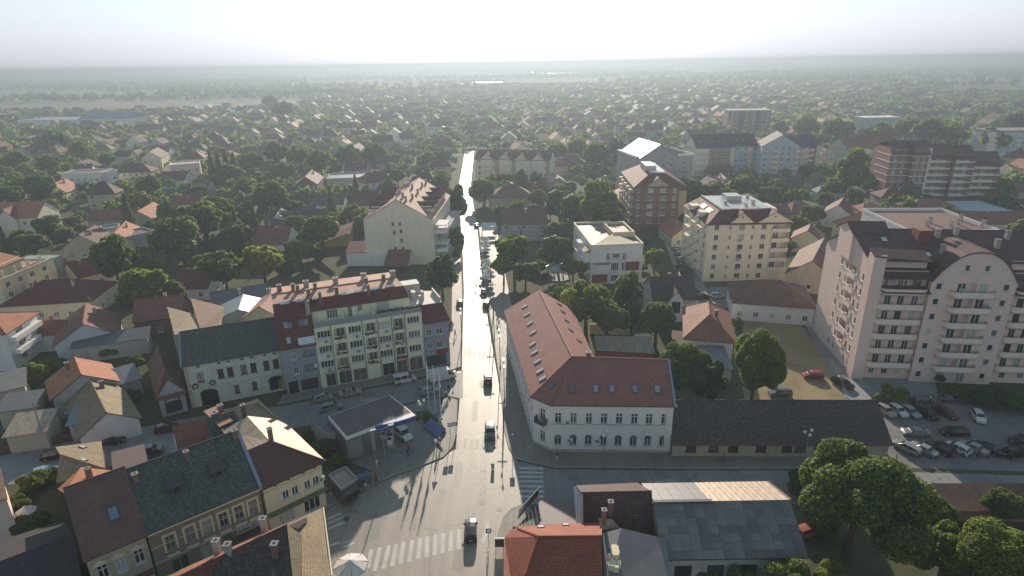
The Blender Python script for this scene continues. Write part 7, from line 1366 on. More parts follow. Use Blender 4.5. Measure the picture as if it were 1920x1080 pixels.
pcar('hatchback', SILV, 606, 751, SIDE_A, 'silver hatchback parked in front of the yellow block', G2_); pcar('wagon', SILV, 622, 768, SIDE_A+.05, 'silver estate car beside the silver hatchback', G2_); pcar('sedan', BEIG, 657, 741, SIDE_A, 'beige sedan parked along the shops', G2_); pcar('van', WHTC, 760, 716, SIDE_A, 'white delivery van parked by the shops', G2_, 'delivery_van', 'van'); pcar('panel_van', WHTC, 829, 712, SIDE_A, 'big white panel van at the corner of the main street', G2_, 'panel_van', 'van'); pcar('hatchback', LBLU, 805, 738, SIDE_A, 'pale blue hatchback behind the flagpoles', G2_); pcar('van', WHTC, 755, 818, SIDE_A-1.25, 'white minivan refuelling under the station canopy', G2_, 'minivan', 'van')
pcar('wagon', BLK, 209, 832, SIDE_A-.05, 'black car parked by the red fence on the side street', G2_); pcar('hatchback', DRED, 314, 808, SIDE_A, 'dark red car on the side street by the archway', G2_); pcar('hatchback', SILV, 88, 890, SIDE_A+.1, 'silver car half hidden by bushes at the left', G2_); pcar('hatchback', GRYC, 283, 850, SIDE_A, 'grey car behind the brown lean-to roof', G2_); pcar('hatchback', BLK, 104, 858, SIDE_A, 'black car squeezed beside the khaki annex', G2_)
PK_ = R(-60)
for (kind, body, u, v, a, lab) in (('sedan', SILV, 1716, 816, R(172), 'silver sedan parked across the front row'), ('wagon', SILV, 1699, 845, PK_-math.pi, 'light silver estate car first in the front row'), ('sedan', SILV, 1730, 848, PK_-math.pi, 'silver sedan second in the front row'), ('suv', BLK, 1761, 846, PK_-math.pi, 'black car third in the front row'), ('hatchback', WHTC, 1794, 846, PK_-math.pi, 'white hatchback fourth in the front row'), ('sedan', BEIG, 1823, 845, PK_-math.pi, 'beige sedan fifth in the front row'), ('sedan', NAVY, 1849, 845, PK_-math.pi, 'navy sedan at the end of the front row'), ('wagon', BLK, 1788, 815, R(174), 'black estate car parked behind the front row'),
        ('hatchback', BEIG, 1660, 775, R(-80), 'beige car beside the end of the long low house'), ('hatchback', WHTC, 1682, 775, R(-78), 'white car in the back row under the bush'), ('hatchback', SILV, 1705, 777, R(-75), 'silver car in the back row of the lot'), ('suv', BLK, 1735, 780, R(-72), 'black car in the back row of the lot'), ('wagon', DRED, 1770, 778, R(-70), 'dark brown-red car in the back row of the lot'), ('hatchback', WHTC, 1833, 786, R(-110), 'white hatchback alone by the dark hedge'), ('wagon', GRYC, 1728, 755, R(5), 'grey car under the bush behind the back row'), ('hatchback', GRYC, 1782, 752, R(5), 'dark grey car near the tower entrance'), ('suv', BLK, 1903, 855, R(10), 'black off-roader at the right edge of the lot'), ('sedan', NAVY, 1915, 830, R(12), 'navy car at the right edge behind the off-roader')):
    pcar(kind, body, u, v, a, lab, G3_)
pcar('hatchback', REDC, 1524, 708, R(175), 'bright red car parked on the dry grass lot', G4_); pcar('wagon', BLK, 1579, 723, R(-62), 'black car parked on the path below the pink tower', G4_); pcar('suv', GRYC, 1462, 742, R(178), 'dark car with sun glint behind the long low house', G4_); pcar('hatchback', ORNG, 1512, 1002, R(20), 'orange car in the yard beside the grey hall', G4_)
for i, (u, v, b_, lab) in enumerate(((1268, 468, WHTC, 'first'), (1271, 478, SILV, 'second'), (1274, 489, WHTC, 'third'), (1278, 500, BLK, 'fourth'), (1282, 511, SILV, 'fifth'))): pcar('hatchback', b_, u, v, R(80), f'{("white", "silver", "white", "black", "silver")[i]} car parked {lab} along the garden wall lane', 'cars parked along the lane')
for i, (u, v, b_) in enumerate(((1318, 560, BLK), (1345, 558, WHTC), (1300, 548, GRYC))): pcar('hatchback', b_, u, v, R(5), f'{("black", "white", "grey")[i]} car parked in the yard before the cream apartments', 'cars parked along the lane')
for i, (u, v, b_) in enumerate(((1420, 335, WHTC), (1432, 338, SILV), (1475, 341, GRYC), (1098, 330, WHTC), (1155, 344, SILV))): pcar('sedan', b_, u, v, R(10), f'{("white", "silver", "grey", "pale", "light silver")[i]} car parked far off {where(u, v)}', 'far parked cars')

# ---------------------------------------------------------------- filling station
C0, C1, C2, C3 = [px(*p, 5.0) for p in ((615, 781), (730, 740), (772, 772), (649, 820))]
fs_ = thing('filling_station', 'filling station with flat grey canopy, white edge and blue curved fascia', 'filling station', C3[0], C3[1]); o2 = Vector((C3[0], C3[1]))
loc = lambda p: tuple(Vector(p)-o2); q0, q1, q2, q3 = map(loc, (C0, C1, C2, C3))
inn = lambda p, t: tuple(Vector(p)+((Vector(q0)+Vector(q2))/2-Vector(p))*t)
cn = MB().prism([q3, q2, q1, q0], 4.45, 5.0, 0, bottom=True).build('canopy', WHITE, fs_)
MB().prism([inn(p, .035) for p in (q3, q2, q1, q0)], 5.0, 5.03).build('canopy_roof', plain('canopy_felt', (.12, .105, .10), .8, .25), cn); 
mid = Vector(q3)+(Vector(q2)-Vector(q3))*.42; dn = (Vector(q2)-Vector(q3)).normalized(); nn = Vector((dn.y, -dn.x)); pts = [mid+dn*((Vector(q2)-mid).length*t/8)+nn*(1.3*math.sin(math.pi*min(1, t/8)*.55)) for t in range(9)]
fz = MB(); 
for i in range(8): fz.prism([pts[i], pts[i+1], pts[i+1]+(-nn)*.15, pts[i]+(-nn)*.15], 4.2, 4.98, bottom=True)
BLUE = plain('station_blue', (.035, .055, .30), .45, .1); fz.build('blue_fascia', BLUE, cn)
top_ = MB(); top_.prism([tuple(p) for p in pts]+[q2, tuple(mid)], 4.85, 4.95); top_.build('fascia_cover', WHITE, cn)
for (u, v) in ((737, 828), (702, 845)): p = loc(px(u, v)); MB().box(p[0]-.22, p[1]-.22, 0, p[0]+.22, p[1]+.22, 4.5).build('column', P_GRY, fs_)
k0, k1 = Vector(loc(px(652, 868))), Vector(loc(px(684, 856))); d = (k1-k0).normalized(); n_ = Vector((-d.y, d.x)); k2, k3 = k1+n_*7.5, k0+n_*7.5
MB().prism([k0, k1, k2, k3], 0, 4.4).build('shop_wall', plain('station_dark_panel', (.13, .135, .14), .6), fs_)
MB().prism([k0+d*.2-n_*.05, k1-d*.2-n_*.05, k1-d*.2, k0+d*.2], .5, 3.6).build('shop_glazing', CURT, fs_); MB().prism([k1+d*.05+n_*.4, k1+d*.1+n_*.4, k2+d*.1-n_*.4, k2+d*.05-n_*.4], .5, 3.2).build('shop_glazing', GLASS, fs_)
a0, a1, a2, a3 = [loc(px(u, v, 3.2)) for (u, v) in ((580, 787), (630, 768), (650, 800), (612, 812))]; MB().prism([a0, a1, a2, a3], 0, 3.2, 0).build('annex', P_GRY, fs_); MB().prism([tuple(Vector(p)*.98+Vector(a1)*.02) for p in (a0, a1, a2, a3)], 3.2, 3.3).build('annex_roof', SLATE, fs_)
ic = Vector(loc(px(726, 830))); isl = MB().prism([(ic.x+2.2*math.cos(t*.5236)*math.cos(SIDE_A-1.2)-.9*math.sin(t*.5236)*math.sin(SIDE_A-1.2), ic.y+2.2*math.cos(t*.5236)*math.sin(SIDE_A-1.2)+.9*math.sin(t*.5236)*math.cos(SIDE_A-1.2)) for t in range(12)], 0, .2).build('pump_island', KERB, fs_)
for s_ in (-1.0, .9):
    p = ic+Vector((math.cos(SIDE_A-1.2), math.sin(SIDE_A-1.2)))*s_; pm = MB().box(p.x-.4, p.y-.25, .2, p.x+.4, p.y+.25, 1.75).build('fuel_pump', WHITE, fs_); MB().box(p.x-.3, p.y-.27, 1.1, p.x+.3, p.y-.25, 1.6).build('pump_display', TRIM, pm); MB().box(p.x-.42, p.y-.26, 1.75, p.x+.42, p.y+.26, 1.95).build('pump_head', BLUE, pm)
# green island with shrubs and the blue sloping sign
gi = [px(u, v) for (u, v) in ((778, 775), (800, 770), (826, 790), (836, 812), (826, 822), (800, 805))]; gp = MB().prism(gi, 0, .2).build('planted_island', plain('island_grass', (.05, .085, .025), .95, .4, 2)); tag(gp, 'kerbed green island beside the filling station', kind='structure')
strip(MB(), gi, .15, 0, .24, closed=True).build('kerb', KERB, gp)
for i, (u, v, r_) in enumerate(((785, 784, 8), (800, 782, 9), (815, 792, 8), (829, 812, 9), (822, 800, 7))): x, y = px(u, v+2); tree(x, y, r_*.075, 'bush', 2, f'{("first", "second", "third", "fourth", "fifth")[i]} low shrub on the station island counted from the canopy', 'shrubs on the station island', name='island_shrub', cat='bush')
sa, sb = px(795, 806), px(823, 826); sd = Vector(sb)-Vector(sa); sn = Vector((-sd.y, sd.x)).normalized()
sg = thing('sloping_sign', 'long blue sloping sign board at the edge of the station island', 'sign', *sa); L = sd.length; sdn = sd.normalized()
MB().slab([(0, 0, .5), (*sd, .5), (*(sd+sn*1.4), 1.6), (*(sn*1.4), 1.6)], .15).build('board', plain('sign_blue_grey', (.12, .16, .34), .5, .4, 3), sg)
for t in (.15, .85): p = sd*t+sn*1.0; MB().tube((p.x, p.y, 0), (p.x, p.y, 1.2), .06, 6).build('post', METAL, sg)
# flagpoles
FLAG = plain('flag_cloth', (.66, .67, .68), .8, .1)
def flagpole(u, v, hh, lab):
    x, y = px(u, v); t = thing('flagpole', lab, 'flagpole', x, y, 0, 0, 'flagpoles at the filling station'); MB().tube((0, 0, 0), (0, 0, hh), .07, 8, 0, .045).build('pole', WHITE, t); MB().prism([(.25*math.cos(i), .25*math.sin(i)) for i in (0, 1.05, 2.1, 3.14, 4.2, 5.24)], 0, .25).build('base', CONC, t); MB().ball((0, 0, hh+.06), .09).build('finial', METAL, t)
    f = MB(); R_ = [(.0, .06), (.10, .22), (.16, .30), (.10, .18), (.2, .28), (.06, .12)]; n = 8
    for k in range(5):
        z0, z1 = hh-.2-k*.62, hh-.2-(k+1)*.62; A = [(R_[k][1]*math.cos(2*math.pi*i/n)*.5+R_[k][0], R_[k][1]*math.sin(2*math.pi*i/n)*(.8 if i % 2 else 1.3), z0) for i in range(n)]; Bq_ = [(R_[k+1][1]*math.cos(2*math.pi*i/n)*.5+R_[k+1][0], R_[k+1][1]*math.sin(2*math.pi*i/n)*(1.3 if i % 2 else .8), z1) for i in range(n)]
        for i in range(n): j = (i+1) % n; f.face([A[j], A[i], Bq_[i], Bq_[j]])
    f.build('furled_flag', FLAG, t)
flagpole(805, 772, 9.2, 'tallest left flagpole with furled white flag'); flagpole(817, 777, 9.0, 'middle flagpole with furled white flag'); flagpole(827, 786, 8.8, 'right flagpole with furled white flag nearest the island')
# street lamps
GLOBE = plain('lamp_globe', (.75, .75, .72), .3, .05)
def lamp(u, v, hh, lab, kind='globes', rz=0.0, group='street lamps'):
    x, y = px(u, v); t = thing('street_lamp', lab, 'street lamp', x, y, 0, rz, group); MB().tube((0, 0, 0), (0, 0, hh), .085, 8, 0, .05).build('pole', METAL, t); MB().tube((0, 0, 0), (0, 0, .5), .14, 8).build('base', CONC, t)
    if kind == 'globes':
        for i in range(3): a = i*2.094+.4; p = (.5*math.cos(a), .5*math.sin(a), hh+(.15 if i else .5)); MB().tube((0, 0, hh-.3), p, .03, 5).build('arm', METAL, t); MB().ball((p[0], p[1], p[2]+.2), .24).build('globe', GLOBE, t)
    else:
        for i in range(2): sgn = 1 if i else -1; MB().tube((0, 0, hh), (sgn*1.3, 0, hh+.35), .04, 5).build('arm', METAL, t); MB().box(sgn*1.3-.4, -.13, hh+.28, sgn*1.3+.4, .13, hh+.42).build('lamp_head', GLOBE, t)
lamp(725, 890, 7.5, 'twin-armed street lamp at the filling station kerb', 'arms', .5); lamp(793, 806, 4.6, 'white globe lamp on the station island'); lamp(1130, 868, 4.6, 'three-globe lamp on the pavement before the school'); lamp(946, 752, 7.0, 'tall lamp leaning over the main street by the school', 'arms', ST); lamp(938, 690, 7.0, 'second tall lamp along the school side', 'arms', ST); lamp(866, 640, 6.5, 'lamp on the left kerb beyond the yellow block', 'arms', ST); lamp(602, 735, 5.0, 'lamp before the shops of the yellow block'); lamp(1506, 872, 5.0, 'globe lamp on the pavement before the long low house')
for i, (u, v) in enumerate(((927, 640), (925, 590), (921, 545), (944, 792))):
    x, y = px(u, v); t = thing('utility_pole', ('dark utility pole beside the school roof', 'dark utility pole above the school gable', 'slim dark pole by the parked cars', 'short dark pole at the school kerb')[i], 'pole', x, y, 0, 0, 'poles along the main street'); MB().tube((0, 0, 0), (0, 0, 8 if i < 3 else 4), .11, 7, 0, .07).build('pole', WOOD, t); MB().box(-.7, -.05, 7.3 if i < 3 else 3.5, .7, .05, 7.45 if i < 3 else 3.6).build('crossbar', WOOD, t)
x, y = px(88, 838); t = thing('utility_pole', 'pale concrete utility pole beside the red fence at the left', 'pole', x, y, 0, 0, 'poles along the main street'); MB().tube((0, 0, 0), (0, 0, 8), .16, 8, 0, .1).build('pole', CONC, t); MB().box(-.8, -.05, 7.2, .8, .05, 7.35).build('crossbar', METAL, t)
# red fence on the side street, wire fence along the tower path
fr_ = thing('board_fence', 'low red-brown board fence along the left side street', 'fence', *px(0, 852)); fp = [px(0, 852), px(60, 840), px(110, 830), px(160, 820)]; fo = Vector(fp[0]); REDW = plain('red_fence_paint', (.20, .06, .05), .8, .25)
for a, c in zip(fp[:-1], fp[1:]):
    a, c = Vector(a)-fo, Vector(c)-fo; nb = max(1, int((c-a).length/.35))
    for i in range(nb): p = a+(c-a)*(i/nb); MB().box(-.14, -.02, 0, .14, .02, 1.25).build('board', REDW, fr_, (p.x, p.y, 0), math.atan2((c-a).y, (c-a).x))
wf = thing('wire_fence', 'sagging wire fence between the grass lot and the tower path', 'fence', *px(1508, 606)); wp = [px(*p) for p in ((1508, 608), (1535, 650), (1562, 700), (1588, 756))]; wo = Vector(wp[0])
for a, c in zip(wp[:-1], wp[1:]):
    a, c = Vector(a)-wo, Vector(c)-wo
    for i in range(4): p = a+(c-a)*(i/4); MB().tube((p.x, p.y, 0), (p.x, p.y, 1.5), .05, 5).build('post', METAL, wf)
    for z in (.4, .9, 1.4): MB().tube((a.x, a.y, z), (c.x, c.y, z), .02, 4).build('wire', METAL, wf)
# kiosk, bins, shelter
kx = [px(u, v, 2.8) for (u, v) in ((616, 893), (648, 877), (671, 900), (640, 920))]; ks = thing('flower_kiosk', 'brown street kiosk with grey flat roof beside the yellow corner house', 'kiosk', *kx[3]); ko = Vector(kx[3]); KP = [tuple(Vector(p)-ko) for p in (kx[3], kx[2], kx[1], kx[0])]; cen = sum((Vector(p) for p in KP), Vector((0, 0)))/4
MB().prism([tuple(cen+(Vector(p)-cen)*.9) for p in KP], 0, 2.7).build('wall', plain('kiosk_brown', (.12, .08, .06), .8), ks); rf_ = MB().prism(KP, 2.7, 2.85, bottom=True).build('roof', plain('kiosk_felt', (.24, .22, .19), .85, .2), ks)
strip(MB(), KP, .12, 2.85, 3.1, closed=True).build('parapet', METAL, rf_)
kd = (Vector(KP[1])-Vector(KP[0])); kn = Vector((kd.y, -kd.x)).normalized(); pA = cen+(Vector(KP[0])-cen)*.9; pB = cen+(Vector(KP[1])-cen)*.9
MB().prism([pA+kd*.1+kn*.02, pB-kd*.1+kn*.02, pB-kd*.1+kn*.06, pA+kd*.1+kn*.06], 1.0, 2.2).build('hatch', CURT, ks); MB().prism([pA+kd*.05, pB-kd*.05, pB-kd*.05+kn*.5, pA+kd*.05+kn*.5], .85, .95, bottom=True).build('counter', CONC, ks)
fl_ = MB(); rnd = random.Random(12)
for i in range(160): p = pA+(pB-pA)*rnd.random()+kn*rnd.uniform(.2, .8); z = rnd.uniform(.9, 1.4); q = .09; a = rnd.random()*3; fl_.face([(p.x-q, p.y, z), (p.x, p.y-q, z+.05), (p.x+q, p.y, z+.02), (p.x, p.y+q, z+.1)])
fl_.build('flowers', FLW, ks)
bx_, by_ = px(682, 905); t = thing('recycling_bin', 'blue-grey rounded container beside the kiosk', 'container', bx_, by_, 0, .6); a = MB()
for i in range(8): t0, t1 = math.pi*i/8, math.pi*(i+1)/8; a.face([(-.9, -.7*math.cos(t0), 1.1+.35*math.sin(t0)), (-.9, -.7*math.cos(t1), 1.1+.35*math.sin(t1)), (.9, -.7*math.cos(t1), 1.1+.35*math.sin(t1)), (.9, -.7*math.cos(t0), 1.1+.35*math.sin(t0))][::-1])
a.face([(.9, -.7*math.cos(math.pi*i/8), 1.1+.35*math.sin(math.pi*i/8)) for i in range(9)]).face([(-.9, -.7*math.cos(math.pi*i/8), 1.1+.35*math.sin(math.pi*i/8)) for i in range(9)][::-1])
a.build('lid', plain('bin_blue', (.10, .12, .17), .5), t); MB().box(-.9, -.7, .1, .9, .7, 1.1).build('body', plain('bin_body', (.12, .14, .18), .5), t)
for sx_ in (-.8, .8): MB().tube((sx_, -.75, .1), (sx_, .75, .1), .1, 8).build('wheel', TYRE, t)
for i, (u, v) in enumerate(((1044, 864), (937, 1033), (924, 880))):
    x, y = px(u, v); t = thing(('litter_bin', 'advert_board', 'litter_bin')[i], ('small litter bin at the school corner', 'dark advertising board on the corner pavement by the red roof', 'round litter bin on the junction pavement')[i], ('bin', 'sign', 'bin')[i], x, y, .14 if i != 2 else .02)
    if i == 1: MB().box(-.55, -.06, .5, .55, .06, 1.7).build('panel', TRIM, t); MB().box(-.62, -.1, 1.7, .62, .1, 1.82).build('cap', WHITE, t); [MB().tube((sx_, 0, 0), (sx_, 0, .55), .04, 5).build('leg', METAL, t) for sx_ in (-.45, .45)]
    else: MB().tube((0, 0, .1), (0, 0, .95), .22, 10, 0, .26).build('body', P_GRY, t); MB().tube((0, 0, .95), (0, 0, 1.02), .28, 10, 0, .2).build('rim', TRIM, t)
# traffic signs
SIGNB = plain('sign_face_blue', (.03, .08, .30), .4, .05); SIGNR = plain('sign_face_red', (.42, .03, .03), .4, .05)
def sign(u, v, lab, shape, hh=2.6, rz=0.0):
    x, y = px(u, v); t = thing('traffic_sign', lab, 'traffic sign', x, y, .14, rz, 'traffic signs'); MB().tube((0, 0, 0), (0, 0, hh), .04, 6).build('post', METAL, t); f = MB()
    if shape == 'round': pts = [(.34*math.cos(i*.5236), .34*math.sin(i*.5236)) for i in range(12)]
    elif shape == 'tri': pts = [(-.4, -.28), (.4, -.28), (0, .42)]
    else: pts = [(-.34, -.34), (.34, -.34), (.34, .34), (-.34, .34)]
    f.face([(p[0], -.05, hh+p[1]-.1) for p in pts], 0); f.face([(p[0], -.03, hh+p[1]-.1) for p in pts][::-1], 1); f.build('plate', [SIGNB if shape != 'tri' else SIGNR, METAL], t); MB().face([(p[0]*.6, -.056, hh+p[1]*.6-.1) for p in pts]).build('symbol', WHITE, t)
sign(845, 824, 'pair of square signs on the station corner, left one', 'square'); sign(854, 822, 'pair of square signs on the station corner, right one', 'square'); sign(961, 842, 'blue crossing sign at the school kerb', 'square'); sign(917, 1028, 'square blue crossing sign beside the zebra crossing', 'square'); sign(826, 848, 'triangular warning sign near the walking man', 'tri'); sign(952, 690, 'round blue sign beside the school wall', 'round')
# parasols
CANV = plain('parasol_canvas', (.66, .63, .58), .85, .12)
def parasol_meshes(n=8, r=1.6, rise=.75, vent=True):
    c = MB(); A = [(r*math.cos(2*math.pi*i/n), r*math.sin(2*math.pi*i/n)) for i in range(n)]
    for i in range(n):
        p, q = A[i], A[(i+1) % n]; c.face([(p[0], p[1], 0), (q[0], q[1], 0), (q[0]*.2, q[1]*.2, rise*.82), (p[0]*.2, p[1]*.2, rise*.82)]); c.face([(p[0], p[1], 0), (p[0], p[1], -.2), (q[0], q[1], -.2), (q[0], q[1], 0)][::-1])
        c.face([(p[0]*.24, p[1]*.24, rise*.86), (q[0]*.24, q[1]*.24, rise*.86), (0, 0, rise*1.1)])
    rb = MB()
    for p in A: rb.tube((p[0], p[1], .0), (p[0]*.1, p[1]*.1, rise*.86), .03, 4)
    return c.mesh('canopy', [CANV]), rb.mesh('ribs', [WOOD])
PM = parasol_meshes()
def parasol(x, y, r, hh, lab, group, rz=0.0, name='cafe_parasol'):
    t = thing(name, lab, 'parasol', x, y, .14, rz, group); s_ = r/1.6; obj('canopy', PM[0], t, (0, 0, hh), 0, (s_, s_, 1)); obj('ribs', PM[1], t, (0, 0, hh), 0, (s_, s_, 1)); MB().tube((0, 0, 0), (0, 0, hh+.7), .045, 6).build('pole', METAL, t); MB().prism([(-.3, -.3), (.3, -.3), (.3, .3), (-.3, .3)], 0, .12).build('base', CONC, t); return t
parasol(*px(658, 1062, 2.4), 1.95, 2.4, 'big octagonal pale parasol at the bottom of the junction', None, .3, 'market_parasol'); 
x, y = px(49, 960, 2.2); parasol(x, y, 1.2, 2.2, 'faded garden parasol in the yard at the lower left', None, .2, 'garden_parasol')
ordn = ('first', 'second', 'third', 'fourth', 'fifth', 'sixth', 'seventh', 'eighth', 'ninth', 'tenth')
for i, (u, v) in enumerate(((911, 519), (919, 518), (916, 510), (909, 503), (913, 497), (910, 490), (911, 468), (911, 461), (911, 455), (910, 449))): x, y = px(u, v, 2.5); parasol(x, y, 1.5, 2.4, f'{ordn[i]} white cafe parasol along the right pavement counted from the school', 'cafe parasols beside the main street', i*.4)
for i, (u, v) in enumerate(((917, 428), (916, 420))):
    x, y = px(u, v, 3); t = thing('market_tent', ('white tent roof beyond the parasols', 'ribbed white awning tent beyond the parasols')[i], 'tent', x, y, .14, ST-1.57); c = MB().slab([(-2.4, -1.8, 2.6), (2.4, -1.8, 2.6), (2.4, 0, 3.4), (-2.4, 0, 3.4)], .06).slab([(-2.4, 0, 3.4), (2.4, 0, 3.4), (2.4, 1.8, 2.6), (-2.4, 1.8, 2.6)], .06); c.build('canopy', WHITE, t)
    for sx_ in (-2.3, 2.3):
        for sy_ in (-1.7, 1.7): MB().tube((sx_, sy_, 0), (sx_, sy_, 2.6), .05, 5).build('post', METAL, t)
# octagonal gazebo by the villa
x, y = px(1047, 522); gz = thing('octagonal_gazebo', 'octagonal gazebo with pale roof and red posts left of the office villa', 'gazebo', x, y); O8 = [(3.6*math.cos(i*.7854+.39), 3.6*math.sin(i*.7854+.39)) for i in range(8)]
c = MB()
for i in range(8): p, q = O8[i], O8[(i+1) % 8]; c.face([(p[0], p[1], 3.2), (q[0], q[1], 3.2), (0, 0, 4.0)]); c.face([(p[0], p[1], 2.8), (q[0], q[1], 2.8), (q[0], q[1], 3.2), (p[0], p[1], 3.2)])
c.build('roof', ribbed('gazebo_sheet', (.42, .43, .44), .5, .5, .2), gz)
for p in O8: MB().tube((p[0]*.85, p[1]*.85, 0), (p[0]*.85, p[1]*.85, 3.1), .12, 6).build('post', MARW, gz)
MB().prism([(p[0]*.9, p[1]*.9) for p in O8], 0, .3).build('floor', CONC, gz)
# bicycles
def bicycle(u, v, rz, lab):
    x, y = px(u, v); t = thing('bicycle', lab, 'bicycle', x, y, .14, rz, 'parked bicycles')
    for sx_ in (-.52, .52):
        w = MB()
        for i in range(14): a0, a1 = 2*math.pi*i/14, 2*math.pi*(i+1)/14; w.tube((sx_+.33*math.cos(a0), 0, .34+.33*math.sin(a0)), (sx_+.33*math.cos(a1), 0, .34+.33*math.sin(a1)), .022, 4, cap=False)
        w.build('wheel', TYRE, t)
    MB().tube((-.52, 0, .34), (-.1, 0, .34), .02, 4).tube((-.1, 0, .34), (-.22, 0, .85), .022, 4).tube((-.22, 0, .8), (.38, 0, .82), .022, 4).tube((-.1, 0, .34), (.38, 0, .8), .022, 4).tube((.52, 0, .34), (.38, 0, .95), .022, 4).build('frame', DRED, t); MB().box(-.36, -.07, .86, -.1, .07, .92).build('saddle', TRIM, t); MB().tube((.36, -.28, 1.0), (.36, .28, 1.0), .018, 4).build('handlebar', TRIM, t)
bicycle(914, 1045, ST, 'bicycle parked by the crossing sign on the corner pavement'); bicycle(712, 912, .6, 'bicycle beside the kiosk customers')

# ---------------------------------------------------------------- people
SKIN = plain('skin', (.42, .27, .20), .6, .08); HAIR = plain('dark_hair', (.03, .022, .018), .7, .2)
def person_mesh(pose):
    """one body grown from a jointed skeleton; shirt, trousers and skin follow the height along it"""
    st = {'walk': .26, 'stand': .09}[pose]
    J = {'pel': (0, 0, .95, .15), 'bel': (0, 0, 1.12, .145), 'che': (0, .01, 1.34, .17), 'nec': (0, .01, 1.50, .065), 'hea': (0, .02, 1.63, .095), 'top': (0, .015, 1.73, .085),
         'hl': (.10, 0, .90, .10), 'kl': (.11, st, .50, .075), 'al': (.11, st*.6, .09, .05), 'fl': (.11, st*.6+.17, .035, .04), 'hr': (-.10, 0, .90, .10), 'kr': (-.11, -st*.3, .50, .075), 'ar': (-.11, -st*1.1, .10, .05), 'fr': (-.11, -st*1.1+.16, .04, .04),
         'sl': (.19, .01, 1.42, .07), 'el': (.25, -st*.5, 1.15, .05), 'wl': (.24, -st*.4+.1, .92, .036), 'ml': (.24, -st*.4+.14, .82, .032), 'sr': (-.19, .01, 1.42, .07), 'er': (-.25, st*.5, 1.15, .05), 'wr': (-.24, st*.5+.12, .94, .036), 'mr': (-.24, st*.5+.17, .84, .032)}
    E_l = [('pel', 'bel'), ('bel', 'che'), ('che', 'nec'), ('nec', 'hea'), ('hea', 'top'), ('pel', 'hl'), ('hl', 'kl'), ('kl', 'al'), ('al', 'fl'), ('pel', 'hr'), ('hr', 'kr'), ('kr', 'ar'), ('ar', 'fr'), ('che', 'sl'), ('sl', 'el'), ('el', 'wl'), ('wl', 'ml'), ('che', 'sr'), ('sr', 'er'), ('er', 'wr'), ('wr', 'mr')]
    K = list(J); me = bpy.data.meshes.new('body'); me.from_pydata([J[k][:3] for k in K], [(K.index(a), K.index(b_)) for a, b_ in E_l], [])
    o = bpy.data.objects.new('body_tmp', me); COL.objects.link(o); md = o.modifiers.new('skin', 'SKIN'); o.modifiers.new('sub', 'SUBSURF').levels = 1
    for i, k in enumerate(K): sv = me.skin_vertices[0].data[i]; sv.radius = (J[k][3], J[k][3]*.85); sv.use_root = (k == 'pel')
    dg = bpy.context.evaluated_depsgraph_get(); m2 = bpy.data.meshes.new_from_object(o.evaluated_get(dg)); bpy.data.objects.remove(o); m2.name = 'body_'+pose; return m2
def dressed(base, shirt, trousers):
    m = base.copy(); m.materials.clear()
    for x in (shirt, trousers, SKIN, HAIR, TRIM): m.materials.append(x)
    for p in m.polygons:
        c = p.center; p.material_index = 3 if (c.z > 1.68 or (c.z > 1.58 and c.y < 0)) and abs(c.x) < .13 else 2 if c.z > 1.49 and abs(c.x) < .13 else 2 if (abs(c.x) > .2 and c.z < 1.18) else 4 if c.z < .1 else 1 if c.z < 1.0 else 0
        p.use_smooth = True
    return m
PB = {k: person_mesh(k) for k in ('walk', 'stand')}
CL = {'white': plain('white_shirt', (.62, .62, .62), .8), 'black': plain('black_shirt', (.02, .02, .022), .8), 'red': plain('red_shirt', (.34, .05, .04), .8), 'blue': plain('blue_shirt', (.06, .09, .2), .8), 'grey': plain('grey_cloth', (.16, .16, .17), .85), 'jeans': plain('jeans', (.04, .05, .09), .85), 'tan': plain('tan_cloth', (.30, .25, .18), .85)}
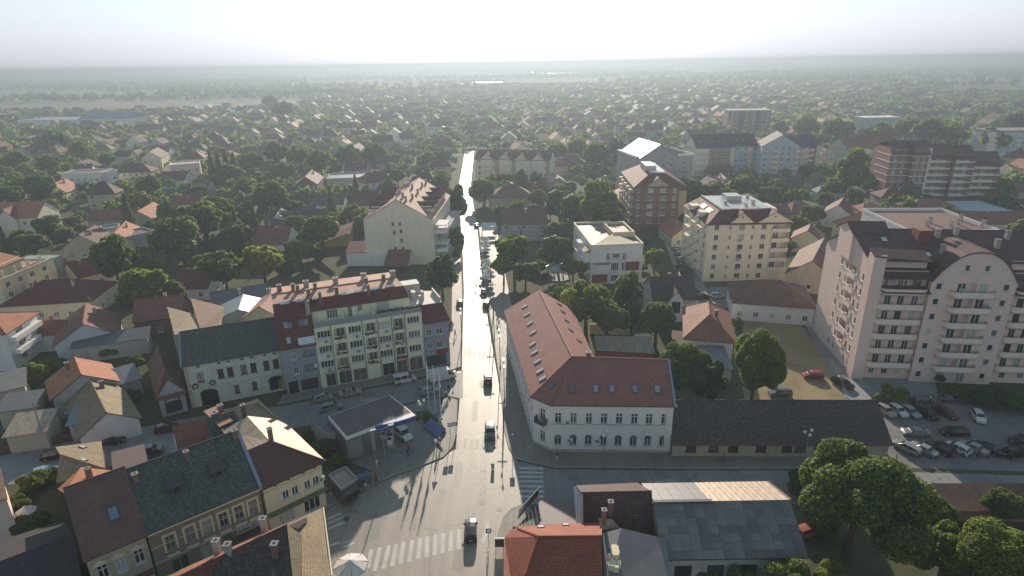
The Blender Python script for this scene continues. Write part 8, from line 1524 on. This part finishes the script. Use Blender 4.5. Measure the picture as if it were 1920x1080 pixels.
for (u, v, pose, sh, tr_, rz, lab) in ((659, 912, 'stand', 'white', 'black', 1.0, 'person in a white top waiting at the kiosk counter'), (666, 916, 'stand', 'white', 'jeans', 2.0, 'person in white shirt and jeans behind the kiosk queue'), (684, 918, 'walk', 'black', 'grey', 2.6, 'person in black walking past the kiosk'), (687, 924, 'walk', 'white', 'tan', 2.6, 'person in white and tan near the kerb by the kiosk'), (706, 905, 'stand', 'red', 'jeans', .4, 'person in red beside the bicycle at the kerb'), (708, 880, 'stand', 'white', 'white', 1.2, 'person all in white on the forecourt pavement'), (712, 870, 'stand', 'grey', 'grey', 1.2, 'person in grey behind the one in white'), (767, 850, 'stand', 'red', 'black', 3.0, 'person in red shirt on the station forecourt'), (765, 858, 'walk', 'black', 'black', 3.0, 'person in dark clothes on the station forecourt'), (822, 847, 'walk', 'black', 'jeans', -1.0, 'person in dark clothes walking round the station corner'), (829, 760, 'stand', 'black', 'black', 0, 'person in black beside the right flagpole'), (836, 748, 'walk', 'white', 'jeans', 0, 'person in white at the mouth of the side street'), (842, 738, 'walk', 'black', 'jeans', 0, 'person in black crossing by the white panel van'),
        (854, 632, 'walk', 'black', 'black', ST, 'person walking up the left pavement of the main street'), (893, 542, 'walk', 'black', 'black', ST, 'person crossing the glaring main street'), (936, 612, 'walk', 'blue', 'jeans', ST, 'person in blue on the pavement beside the school roof'), (933, 606, 'walk', 'grey', 'jeans', ST, 'second person strolling beside the school roof'), (1356, 866, 'walk', 'tan', 'jeans', 1.5, 'person in tan before the long low house'), (1742, 757, 'walk', 'white', 'jeans', 1.0, 'person in white between the parked cars'), (200, 815, 'stand', 'grey', 'jeans', 0, 'person standing before the white garage front'), (1832, 862, 'walk', 'grey', 'black', 0.5, 'person in grey at the end of the front car row')):
    x, y = px(u, v); z = .14 if not (800 < u < 900 and v < 600) else .02; t = thing('person', lab, 'person', x, y, z if u < 1300 or v > 860 else .03, rz, 'people on the streets'); obj('body', dressed(PB[pose], CL[sh], CL[tr_]), t)
# ---------------------------------------------------------------- the hazy air
hm = bpy.data.materials.new('haze_air'); hm.use_nodes = True; hn = hm.node_tree.nodes; hl = hm.node_tree.links
hn.remove(hn['Principled BSDF']); pv = hn.new('ShaderNodeVolumePrincipled')
pv.inputs['Color'].default_value = (.30, .355, .425, 1); pv.inputs['Density'].default_value = 0.0007; pv.inputs['Anisotropy'].default_value = .48
hl.new(pv.outputs[0], hn['Material Output'].inputs['Volume'])
hz = MB().box(-27500, -400, -1.5, 27500, 27500, 57.5).build('haze', hm)
tag(hz, 'pale evening haze hanging over the whole town', kind='stuff')
